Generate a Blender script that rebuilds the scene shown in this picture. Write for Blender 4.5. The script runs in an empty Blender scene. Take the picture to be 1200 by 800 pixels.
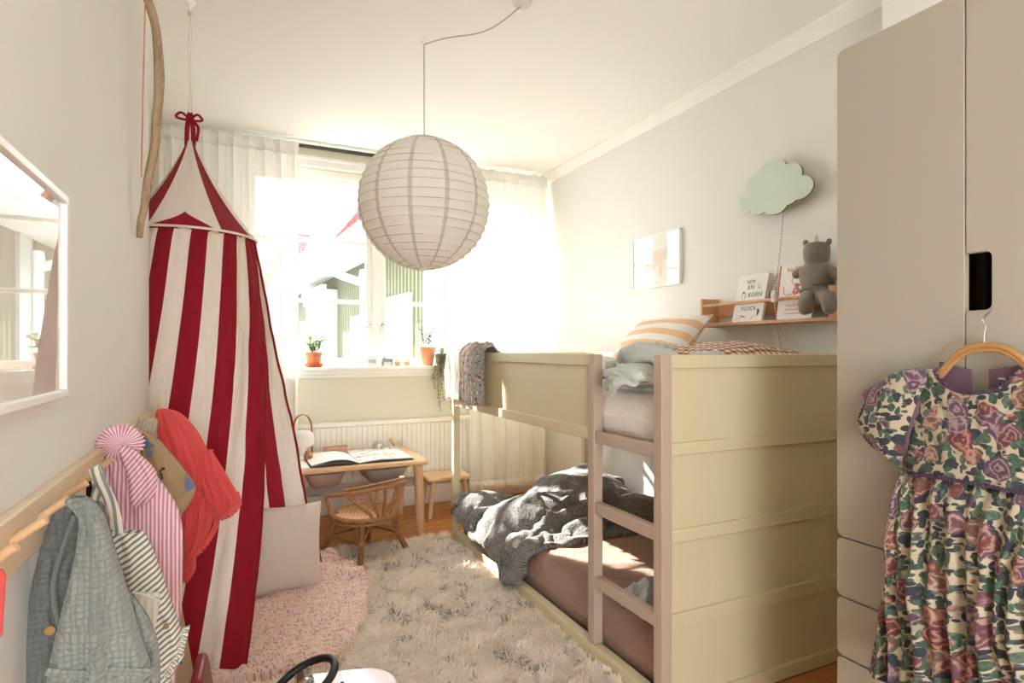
import bpy, math, random
import numpy as np
from mathutils import Vector, Matrix

random.seed(7)
RNG = np.random.default_rng(11)
SC = bpy.context.scene
COL = SC.collection
PI = math.pi
# ---------------------------------------------------------------- camera frame (room axes: X right, Y to the window, Z up)
H_CAM = 1.175
F_PX = 686.0
YAW = math.radians(25.35)
FX, FY = math.sin(YAW), math.cos(YAW)
HOR = 410.0

def ray(px, py):
    u = (px - 600.0) / F_PX
    return FX + FY * u, FY - FX * u, (HOR - py) / F_PX

def on_y(px, py, Y):
    a, b, c = ray(px, py); d = Y / b
    return Vector((a * d, Y, H_CAM + c * d))

def on_x(px, py, X):
    a, b, c = ray(px, py); d = X / a
    return Vector((X, b * d, H_CAM + c * d))

def on_z(px, py, Z):
    a, b, c = ray(px, py); d = (Z - H_CAM) / c
    return Vector((a * d, b * d, Z))

# ---------------------------------------------------------------- object bookkeeping
def tag(o, label=None, cat=None, group=None, kind=None):
    if label: o['label'] = label
    if cat: o['category'] = cat
    if group: o['group'] = group
    if kind: o['kind'] = kind
    return o

def thing(name, label, cat, loc=(0, 0, 0), rz=0.0, group=None, parent=None):
    o = bpy.data.objects.new(name, None)
    COL.objects.link(o)
    o.location = loc; o.rotation_euler = (0, 0, rz); o.empty_display_size = 0.05
    return tag(o, label, cat, group)

def copy_tree(o, parent=None):
    c = o.copy(); COL.objects.link(c); c.parent = parent
    for ch in list(o.children):
        copy_tree(ch, c)
    return c

# ---------------------------------------------------------------- mesh builder
class MB:
    def __init__(s):
        s.v = []; s.f = []; s.m = []; s.uv = []
    def add(s, vs, fs, mi=0, uvs=None):
        b = len(s.v)
        s.v.extend([tuple(p) for p in vs])
        for k, f in enumerate(fs):
            s.f.append(tuple(i + b for i in f))
            s.m.append(mi[k] if isinstance(mi, (list, tuple, np.ndarray)) else mi)
            s.uv.append([uvs[i] for i in f] if uvs is not None else None)
        return s
    def box(s, x0, x1, y0, y1, z0, z1, mi=0, M=None):
        vs = [(x, y, z) for z in (z0, z1) for y in (y0, y1) for x in (x0, x1)]
        if M is not None: vs = [M @ Vector(p) for p in vs]
        return s.add(vs, [(0, 2, 3, 1), (4, 5, 7, 6), (0, 1, 5, 4), (2, 6, 7, 3), (0, 4, 6, 2), (1, 3, 7, 5)], mi)
    def tube(s, pts, r, n=10, mi=0, closed=False, caps=True):
        pts = [Vector(p) for p in pts]; k = len(pts)
        rs = r if isinstance(r, (list, tuple, np.ndarray)) else [r] * k
        vs, fs = [], []
        T = []
        for i in range(k):
            a = pts[(i - 1) % k] if (closed or i > 0) else pts[i]
            b = pts[(i + 1) % k] if (closed or i < k - 1) else pts[i]
            t = (b - a); T.append(t.normalized() if t.length > 1e-9 else Vector((0, 0, 1)))
        up = Vector((0, 0, 1)) if abs(T[0].z) < 0.9 else Vector((1, 0, 0))
        nrm = (up - T[0] * up.dot(T[0])).normalized()
        for i in range(k):
            nrm = (nrm - T[i] * nrm.dot(T[i]))
            nrm = nrm.normalized() if nrm.length > 1e-9 else T[i].orthogonal().normalized()
            bi = T[i].cross(nrm)
            for j in range(n):
                a = 2 * PI * j / n
                vs.append(pts[i] + (nrm * math.cos(a) + bi * math.sin(a)) * rs[i])
        for i in range(k if closed else k - 1):
            i2 = (i + 1) % k
            for j in range(n):
                j2 = (j + 1) % n
                fs.append((i * n + j, i * n + j2, i2 * n + j2, i2 * n + j))
        if caps and not closed:
            fs.append(tuple(range(n - 1, -1, -1)))
            fs.append(tuple((k - 1) * n + j for j in range(n)))
        return s.add(vs, fs, mi)
    def lathe(s, prof, c=(0, 0, 0), n=32, mi=0, cap0=True, cap1=True, M=None):
        vs, fs = [], []
        for (r, z) in prof:
            for j in range(n):
                a = 2 * PI * j / n
                p = Vector((r * math.cos(a), r * math.sin(a), z))
                if M is not None: p = M @ p
                vs.append(p + Vector(c))
        k = len(prof)
        for i in range(k - 1):
            for j in range(n):
                j2 = (j + 1) % n
                fs.append((i * n + j, i * n + j2, (i + 1) * n + j2, (i + 1) * n + j))
        if cap0: fs.append(tuple(range(n - 1, -1, -1)))
        if cap1: fs.append(tuple((k - 1) * n + j for j in range(n)))
        return s.add(vs, fs, mi)
    def prism(s, outline, fn, d0, d1, mi=0):
        """outline: 2-D points; fn(a, b, d) -> 3-D point; extruded from d0 to d1"""
        k = len(outline)
        vs = [fn(a, b, d0) for a, b in outline] + [fn(a, b, d1) for a, b in outline]
        fs = [tuple(range(k - 1, -1, -1)), tuple(range(k, 2 * k))]
        for i in range(k):
            j = (i + 1) % k
            fs.append((i, j, k + j, k + i))
        return s.add(vs, fs, mi)
    def grid(s, P, mi=0, wrap_u=False, wrap_v=False, UV=None):
        """P: array (m, n, 3); u along n, v along m"""
        P = np.asarray(P, float); m, n = P.shape[:2]
        b = len(s.v)
        s.v.extend([tuple(p) for p in P.reshape(-1, 3)])
        for i in range(m if wrap_v else m - 1):
            i2 = (i + 1) % m
            for j in range(n if wrap_u else n - 1):
                j2 = (j + 1) % n
                s.f.append((b + i * n + j, b + i * n + j2, b + i2 * n + j2, b + i2 * n + j))
                s.m.append(mi(i, j) if callable(mi) else mi)
                if UV is not None:
                    s.uv.append([tuple(UV[i, j]), tuple(UV[i, j + 1 if j + 1 < UV.shape[1] else j2]),
                                 tuple(UV[i + 1 if i + 1 < UV.shape[0] else i2, j + 1 if j + 1 < UV.shape[1] else j2]),
                                 tuple(UV[i + 1 if i + 1 < UV.shape[0] else i2, j])])
                else:
                    s.uv.append(None)
        return s
    def sphere(s, c, r, n=20, k=12, mi=0, M=None):
        rx, ry, rz = r if isinstance(r, (tuple, list)) else (r, r, r)
        P = np.zeros((k + 1, n, 3))
        for i in range(k + 1):
            t = PI * (0.002 + 0.996 * i / k)
            for j in range(n):
                a = 2 * PI * j / n
                p = Vector((rx * math.sin(t) * math.cos(a), ry * math.sin(t) * math.sin(a), -rz * math.cos(t)))
                if M is not None: p = M @ p
                P[i, j] = p + Vector(c)
        return s.grid(P, mi, wrap_u=True)
    def build(s, name, mats, parent=None, smooth=True, bevel=0.0, sub=0, solid=0.0, angle=40, seg=2, world=False):
        me = bpy.data.meshes.new(name)
        me.from_pydata(s.v, [], s.f)
        mats = mats if isinstance(mats, (list, tuple)) else [mats]
        for m in mats: me.materials.append(m)
        me.polygons.foreach_set('material_index', s.m)
        if any(u is not None for u in s.uv):
            l = me.uv_layers.new(name='UVMap')
            flat = []
            for u, f in zip(s.uv, s.f):
                for k in range(len(f)):
                    flat.extend(u[k] if u is not None else (0.0, 0.0))
            l.data.foreach_set('uv', flat)
        me.update()
        o = bpy.data.objects.new(name, me)
        COL.objects.link(o)
        if parent is not None:
            o.parent = parent
            if world:
                M = parent.matrix_basis.copy()
                q = parent.parent
                while q is not None:
                    M = q.matrix_basis @ M; q = q.parent
                o.matrix_parent_inverse = M.inverted()
        if solid:
            md = o.modifiers.new('solid', 'SOLIDIFY'); md.thickness = solid; md.offset = 0
        if bevel:
            md = o.modifiers.new('bevel', 'BEVEL'); md.width = bevel; md.segments = seg
            md.limit_method = 'ANGLE'; md.angle_limit = math.radians(35); md.harden_normals = False
        if sub:
            md = o.modifiers.new('sub', 'SUBSURF'); md.levels = sub; md.render_levels = sub
        if smooth:
            me.polygons.foreach_set('use_smooth', [True] * len(me.polygons))
            if smooth != 'all':
                try:
                    me.set_sharp_from_angle(angle=math.radians(angle))
                except Exception:
                    pass
        return o

def obj(name, mb, mats, parent=None, **kw):
    return mb.build(name, mats, parent, **kw)

# ---------------------------------------------------------------- numpy noise
def vnoise(x, y, seed=0):
    x = np.asarray(x, float); y = np.asarray(y, float)
    xi = np.floor(x).astype(np.int64); yi = np.floor(y).astype(np.int64)
    xf = x - xi; yf = y - yi
    def h(a, b):
        n = (a * 374761393 + b * 668265263 + seed * 1442695041) & 0x7fffffff
        n = ((n ^ (n >> 13)) * 1274126177) & 0x7fffffff
        return ((n ^ (n >> 16)) & 0xffff) / 65535.0
    u = xf * xf * xf * (xf * (xf * 6 - 15) + 10); v = yf * yf * yf * (yf * (yf * 6 - 15) + 10)
    a = h(xi, yi) * (1 - u) + h(xi + 1, yi) * u
    b = h(xi, yi + 1) * (1 - u) + h(xi + 1, yi + 1) * u
    return (a * (1 - v) + b * v) * 2 - 1

def fbm(x, y, seed=0, o=3):
    t = 0; a = 1.0; f = 1.0
    for k in range(o):
        t = t + a * vnoise(x * f + 13.7 * k, y * f - 7.1 * k, seed + k); a *= 0.5; f *= 2.03
    return t

def ridge(x, y, seed=0, o=3):
    t = 0; a = 1.0; f = 1.0
    for k in range(o):
        n = 1 - np.abs(vnoise(x * f + 3.1 * k, y * f + 9.2 * k, seed + k)) * 2
        t = t + a * n; a *= 0.5; f *= 2.1
    return t

def lerp_tab(tab, x):
    """piecewise linear then smoothed lookup of rows [(x, a, b, ...)]"""
    tab = np.array(tab, float)
    return [np.interp(x, tab[:, 0], tab[:, k]) for k in range(1, tab.shape[1])]

def catmull(pts, n):
    pts = np.array(pts, float); k = len(pts)
    out = []
    for t in np.linspace(0, k - 1, n):
        i = min(int(t), k - 2); f = t - i
        p0 = pts[max(i - 1, 0)]; p1 = pts[i]; p2 = pts[i + 1]; p3 = pts[min(i + 2, k - 1)]
        out.append(0.5 * ((2 * p1) + (-p0 + p2) * f + (2 * p0 - 5 * p1 + 4 * p2 - p3) * f * f + (-p0 + 3 * p1 - 3 * p2 + p3) * f ** 3))
    return np.array(out)

# ---------------------------------------------------------------- materials
def S(r, g, b):
    def c(v):
        v /= 255.0
        return v / 12.92 if v <= 0.04045 else ((v + 0.055) / 1.055) ** 2.4
    return (c(r), c(g), c(b), 1.0)

class NT:
    def __init__(s, name):
        s.m = bpy.data.materials.new(name); s.m.use_nodes = True
        s.t = s.m.node_tree; s.t.nodes.clear()
        s.out = s.t.nodes.new('ShaderNodeOutputMaterial')
    def n(s, typ, ins=None, **props):
        nd = s.t.nodes.new('ShaderNode' + typ)
        for k, v in props.items(): setattr(nd, k, v)
        for k, v in (ins or {}).items():
            sk = nd.inputs[k]
            if isinstance(v, bpy.types.NodeSocket): s.t.links.new(v, sk)
            elif isinstance(v, bpy.types.Node): s.t.links.new(v.outputs[0], sk)
            else: sk.default_value = v
        return nd
    def math(s, op, a, b=0.0, c=0.0):
        return s.n('Math', {0: a, 1: b, 2: c}, operation=op).outputs[0]
    def mix(s, f, a, b, blend='MIX'):
        nd = s.n('Mix', data_type='RGBA', blend_type=blend)
        for i, v in ((0, f), (6, a), (7, b)):
            sk = nd.inputs[i]
            if isinstance(v, bpy.types.NodeSocket): s.t.links.new(v, sk)
            elif isinstance(v, bpy.types.Node): s.t.links.new(v.outputs[0], sk)
            else: sk.default_value = v
        return nd.outputs[2]
    def schlick(s, base=0.04):
        """mirror share of a thin pane, the same from both faces"""
        f = s.n('LayerWeight', {0: 0.5}).outputs[1]
        return s.math('ADD', s.math('MULTIPLY', s.math('POWER', f, 5.0), 1.0 - base), base)
    def ramp(s, f, stops, interp='LINEAR'):
        nd = s.n('ValToRGB', {0: f}); cr = nd.color_ramp; cr.interpolation = interp
        while len(cr.elements) < len(stops): cr.elements.new(0.5)
        for e, (p, c) in zip(cr.elements, stops):
            e.position = p; e.color = c
        return nd.outputs[0]
    def step(s, x, lo, hi):
        return s.n('MapRange', {0: x, 1: lo, 2: hi, 3: 0.0, 4: 1.0}, interpolation_type='SMOOTHSTEP').outputs[0]
    def coord(s, which='Object', scale=(1, 1, 1), rot=(0, 0, 0), loc=(0, 0, 0)):
        tc = s.n('TexCoord')
        mp = s.n('Mapping', {'Vector': tc.outputs[which], 'Scale': scale, 'Rotation': rot, 'Location': loc})
        return mp.outputs[0]
    def noise(s, vec, scale, detail=3.0, rough=0.5):
        return s.n('TexNoise', {'Vector': vec, 'Scale': scale, 'Detail': detail, 'Roughness': rough}).outputs[0]
    def voro(s, vec, scale, feature='F1', rand=1.0):
        return s.n('TexVoronoi', {'Vector': vec, 'Scale': scale, 'Randomness': rand}, feature=feature)
    def bump(s, h, strength=0.3, dist=0.01):
        return s.n('Bump', {'Height': h, 'Strength': strength, 'Distance': dist}).outputs[0]
    def bsdf(s, color, rough=0.6, normal=None, spec=0.4, sheen=0.0, trans=0.0, transcol=None, alpha=0.0, metal=0.0, coat=0.0):
        ins = {'Base Color': color, 'Roughness': rough, 'Specular IOR Level': spec, 'Sheen Weight': sheen, 'Metallic': metal, 'Coat Weight': coat, 'Coat Roughness': 0.05}
        if normal is not None: ins['Normal'] = normal
        p = s.n('BsdfPrincipled', ins)
        sh = p.outputs[0]
        if trans:
            tr = s.n('BsdfTranslucent', {'Color': transcol if transcol is not None else color})
            if normal is not None: s.t.links.new(normal, tr.inputs['Normal'])
            sh = s.n('MixShader', {0: trans, 1: sh, 2: tr.outputs[0]}).outputs[0]
        if alpha:
            tp = s.n('BsdfTransparent', {'Color': (1, 1, 1, 1)})
            sh = s.n('MixShader', {0: alpha, 1: sh, 2: tp.outputs[0]}).outputs[0]
        s.t.links.new(sh, s.out.inputs[0])
        return s.m

def plain(name, rgb, rough=0.55, spec=0.4, metal=0.0, grain=0.0, gscale=60.0, coat=0.0, bump=0.0):
    t = NT(name)
    c = S(*rgb); nrm = None
    if grain or bump:
        n = t.noise(t.coord('Object'), gscale, 4)
        col = t.mix(t.math('MULTIPLY', n, grain), c, tuple(v * 0.45 for v in c[:3]) + (1,)) if grain else c
        if bump: nrm = t.bump(n, bump, 0.004)
    else:
        col = c
    return t.bsdf(col, rough, nrm, spec, metal=metal, coat=coat)

def fabric(name, rgb, trans=0.0, weave=900.0, bump=0.25, rough=0.9, sheen=0.15, mottled=0.12, alpha=0.0, transcol=None, coordname='Object'):
    t = NT(name); c = S(*rgb)
    co = t.coord(coordname)
    n = t.noise(co, 14, 4); n2 = t.noise(co, weave * 0.35, 2)
    f = t.math('MULTIPLY', t.math('ADD', t.math('MULTIPLY', n, 0.6), t.math('MULTIPLY', n2, 0.4)), mottled * 2)
    col = t.mix(f, c, tuple(v * 0.6 for v in c[:3]) + (1,))
    nrm = t.bump(n2, bump, 0.002)
    return t.bsdf(col, rough, nrm, 0.2, sheen, trans, S(*transcol) if transcol else None, alpha)

def wood(name, rgb, rgb2, scale=(1, 12, 12), rough=0.5, amount=0.6, bump=0.05):
    t = NT(name)
    co = t.coord('Object', scale)
    n = t.noise(co, 6, 5, 0.6)
    w = t.noise(co, 22, 3)
    f = t.step(t.math('ADD', t.math('MULTIPLY', n, 0.7), t.math('MULTIPLY', w, 0.3)), 0.35, 0.68)
    col = t.mix(t.math('MULTIPLY', f, amount), S(*rgb), S(*rgb2))
    return t.bsdf(col, rough, t.bump(w, bump, 0.003), 0.35)
# light settings
SKY = 5.8; SUN = 13.0; EXPO = 1.2; SUNX = 0.57; SUNZ = 0.76
REAR = (-0.25, 0.60, 2.15)
# relaxed folds of the two duvets: steps of 2 mm from vertex to vertex,row by row
DUVET_GRID = (46, 44)
DUVET_X = [601,12,-7,12,4,-9,3,2,12,12,11,11,10,11,8,10,9,9,12,12,10,12,14,52,14,12,10,11,12,13,12,14,13,13,13,13,12,13,12,13,13,12,13,11,4,6,-491,0,11,-1,10,2,-10,11,4,12,13,5,15,10,
10,11,8,12,13,7,13,12,13,51,12,12,13,13,13,12,12,12,13,12,12,13,13,13,14,12,12,12,12,13,6,8,-495,-5,5,13,-5,11,-2,0,12,8,12,14,4,14,10,10,12,12,9,12,12,13,13,47,9,13,16,14,
14,12,11,11,12,12,12,13,13,14,12,12,12,12,14,11,12,5,-506,2,14,-2,1,4,9,-4,10,12,13,14,11,7,12,12,9,9,14,14,15,6,11,44,12,12,17,14,16,13,8,11,12,11,14,13,13,12,13,12,12,11,
15,13,12,9,-520,13,13,3,2,-9,5,8,10,9,14,12,14,10,12,6,13,13,11,12,12,12,9,40,12,12,19,20,8,13,9,7,10,16,16,13,11,13,12,11,13,12,14,15,12,11,-524,14,14,-1,5,-10,6,8,13,10,
10,12,14,12,8,9,11,14,13,15,4,12,12,40,10,15,19,19,5,15,13,11,9,9,17,13,15,8,13,12,9,15,14,15,13,12,-523,13,12,-4,7,-8,11,4,12,12,14,11,6,13,9,13,9,14,14,12,11,3,13,41,
13,13,17,17,15,8,12,3,15,10,19,14,15,12,8,12,11,12,15,13,14,12,-519,8,14,-6,9,-8,8,11,10,13,11,11,13,6,11,13,11,11,14,14,12,5,11,38,15,14,13,15,17,3,8,9,13,19,13,16,15,11,
8,12,14,13,11,14,12,12,-518,13,10,-8,6,5,11,10,10,3,14,9,11,12,11,9,12,14,10,12,12,13,13,35,14,10,13,13,14,14,10,4,13,14,15,15,13,9,11,13,12,14,14,12,12,12,-514,4,13,-4,11,6,
2,12,4,11,13,12,12,11,5,13,11,10,13,12,12,12,13,35,13,12,12,12,13,12,14,12,10,11,14,13,11,12,13,13,13,13,12,12,11,13,-521,10,6,10,0,10,2,10,12,13,8,13,10,11,3,14,11,11,13,12,
12,12,13,33,12,12,12,13,13,13,12,13,12,12,13,11,13,13,13,13,13,13,12,9,11,13,-520,0,8,10,9,0,14,13,11,8,12,3,10,8,12,14,9,14,11,12,12,13,13,31,14,10,13,15,11,13,13,12,12,13,
12,12,13,14,14,14,12,12,12,11,10,9,-521,13,4,1,2,12,11,11,11,13,1,12,8,10,8,15,12,14,11,13,12,14,14,29,13,11,8,16,14,11,15,12,9,13,14,9,16,15,15,15,13,13,10,6,13,4,-511,-3,
8,-6,7,10,14,16,9,9,13,3,12,10,13,11,13,14,12,12,14,15,12,29,11,5,14,17,19,3,16,13,12,9,14,5,17,18,15,15,14,12,6,12,10,1,-494,-13,-6,4,14,11,3,12,12,12,13,6,11,12,12,13,
14,12,12,12,14,13,15,26,14,11,9,15,18,3,18,10,11,12,13,1,19,16,16,16,13,7,12,12,5,4,-485,-7,-10,1,4,12,13,10,8,13,12,9,12,11,13,14,12,11,10,12,16,16,15,22,12,13,12,10,17,5,
19,17,4,10,13,2,17,18,12,15,14,12,11,3,5,13,-483,-13,9,2,-7,7,10,12,13,9,14,11,10,13,13,14,10,12,8,14,16,17,14,24,11,4,13,15,15,8,18,13,14,3,11,12,10,17,13,12,11,11,7,9,
12,10,-483,-9,-3,13,6,7,7,7,5,13,10,13,14,10,11,14,12,12,7,15,16,16,16,21,8,7,12,14,16,10,16,12,14,12,4,14,14,12,14,12,12,3,11,7,9,12,-485,4,-9,11,4,5,10,4,13,8,12,15,
13,15,14,6,12,13,9,14,15,16,13,20,12,12,10,11,15,13,12,12,12,11,12,13,14,13,11,12,13,14,11,10,0,4,-483,-6,7,-1,11,0,7,12,6,10,14,14,16,15,14,14,4,13,14,13,14,12,14,17,12,12,
13,13,12,13,12,13,12,13,12,12,12,13,12,12,13,15,15,12,3,2,-499,6,-3,9,2,11,1,9,11,7,15,14,16,15,14,11,10,12,14,13,13,13,13,15,12,13,13,12,13,12,12,13,12,14,13,12,12,13,12,13,
12,14,16,15,5,-2,-506,11,5,-3,11,5,11,-2,12,14,9,16,15,16,13,10,13,13,12,14,12,11,13,13,14,13,12,12,10,13,13,13,13,13,12,12,12,13,14,15,10,15,16,13,8,3,-514,7,12,-1,5,12,-1,8,
10,14,15,12,15,14,12,12,13,13,14,12,10,12,12,14,14,9,13,12,9,12,16,14,15,15,11,7,10,14,13,17,11,16,16,11,1,11,-514,11,7,9,-2,13,3,11,10,8,14,13,14,12,12,13,13,13,13,10,9,12,
14,15,15,12,5,13,12,10,17,14,19,14,7,12,11,9,14,15,12,15,15,3,11,11,-512,12,10,2,6,6,11,8,10,13,9,13,11,12,13,12,14,11,12,12,7,13,12,16,16,8,8,11,13,13,16,13,18,15,11,10,
8,13,12,15,11,14,8,12,9,12,-511,13,8,12,7,8,4,12,10,6,12,9,12,11,13,15,10,13,8,12,14,7,16,13,14,8,10,10,13,14,16,13,16,17,9,9,12,10,14,14,12,12,11,8,13,13,-512,12,12,8,
5,10,13,10,10,9,3,9,12,12,14,12,13,12,5,14,7,14,17,8,16,10,13,11,9,13,15,14,15,13,11,11,11,13,14,13,12,11,12,9,12,3,-502,10,13,7,8,9,9,10,7,10,13,7,14,11,13,12,11,12,
14,3,14,11,16,6,15,14,11,11,13,10,15,14,13,12,13,12,12,13,13,13,12,12,12,13,8,13,-510,12,-1,5,8,9,10,11,12,14,13,10,15,10,14,12,11,11,11,4,12,14,12,13,7,13,12,13,13,13,13,13,
13,13,13,12,13,13,12,12,12,13,14,13,14,9,-507,14,2,-2,-2,9,10,13,14,14,11,16,14,10,13,11,12,12,6,13,11,3,12,14,11,12,12,13,13,14,13,13,12,14,13,14,13,13,11,10,14,12,16,16,12,12,
-503,9,-2,-7,3,8,12,12,14,12,15,15,13,12,11,12,11,13,10,9,5,12,9,13,13,11,11,13,13,13,13,13,13,13,14,15,13,13,12,8,13,11,17,16,16,9,-498,-6,0,1,7,12,7,14,10,14,13,13,12,13,
12,12,12,11,7,10,12,5,14,13,7,12,13,13,13,13,13,12,14,16,13,13,13,13,12,11,12,9,16,16,13,12,-500,-6,12,0,9,3,14,11,8,13,12,12,12,12,13,12,12,9,10,12,7,10,8,10,12,10,13,15,
15,13,12,12,15,16,15,13,12,10,12,13,13,10,13,13,12,11,-495,-8,10,12,8,7,6,9,11,11,12,11,11,13,11,12,13,12,11,7,11,7,12,12,10,10,10,15,14,13,12,12,15,16,15,13,12,12,10,12,13,12,
12,11,12,2,-487,-4,5,9,11,10,5,13,11,13,13,11,10,10,11,11,12,12,12,13,6,10,10,7,10,11,16,14,12,13,10,13,15,16,15,12,12,12,10,13,12,13,11,13,7,12,-504,8,6,3,9,10,13,11,14,14,
13,12,10,10,10,10,12,10,11,11,13,7,8,9,10,14,14,12,13,12,10,12,15,16,14,12,13,12,13,12,12,11,11,13,18,3,-518,8,8,9,12,10,12,14,14,14,13,12,7,9,11,11,13,13,12,10,10,11,8,11,
11,12,12,11,13,8,13,14,14,14,13,12,13,13,13,11,12,12,10,16,19,14,-529,5,6,9,8,12,14,15,15,15,14,10,11,6,11,11,13,13,12,12,10,10,12,8,10,11,11,13,9,12,14,14,14,12,12,11,13,14,
11,12,11,13,13,15,20,17,-527,2,9,8,2,13,13,15,15,14,14,14,8,11,9,9,12,13,10,14,13,8,14,10,13,6,10,12,12,10,14,14,14,11,10,10,14,15,13,7,12,13,10,19,23,17,-530,10,6,-1,9,10,
14,15,14,15,14,13,13,11,11,9,8,11,13,10,14,9,15,14,11,6,9,12,10,13,15,13,11,11,11,13,7,14,13,12,6,13,12,22,21,17,-536,8,10,10,9,5,14,13,14,13,13,12,12,13,13,12,12,11,3,13,
14,13,15,14,9,11,7,12,13,15,5,15,12,12,12,11,15,6,9,12,11,7,17,22,18,14,-531,5,6,10,13,13,11,13,11,12,12,13,12,11,14,12,12,12,10,7,13,16,14,14,12,11,10,13,12,2,16,13,11,12,
13,12,13,13,3,9,12,12,16,17,17,10,-522,8,5,8,10,12,11,11,11,12,12,13,11,11,12,14,14,9,13,12,12,12,14,13,13,12,12,11,6,15,13,10,12,13,14,12,11,14,7,10,11,13,11,17,9,6,-505,5,
8,10,11,11,10,9,8,7,11,10,12,11,12,13,14,14,12,13,12,13,13,12,12,12,12,12,14,13,8,12,13,14,14,11,12,11,13,11,9,12,13,10,5,1]
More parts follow.
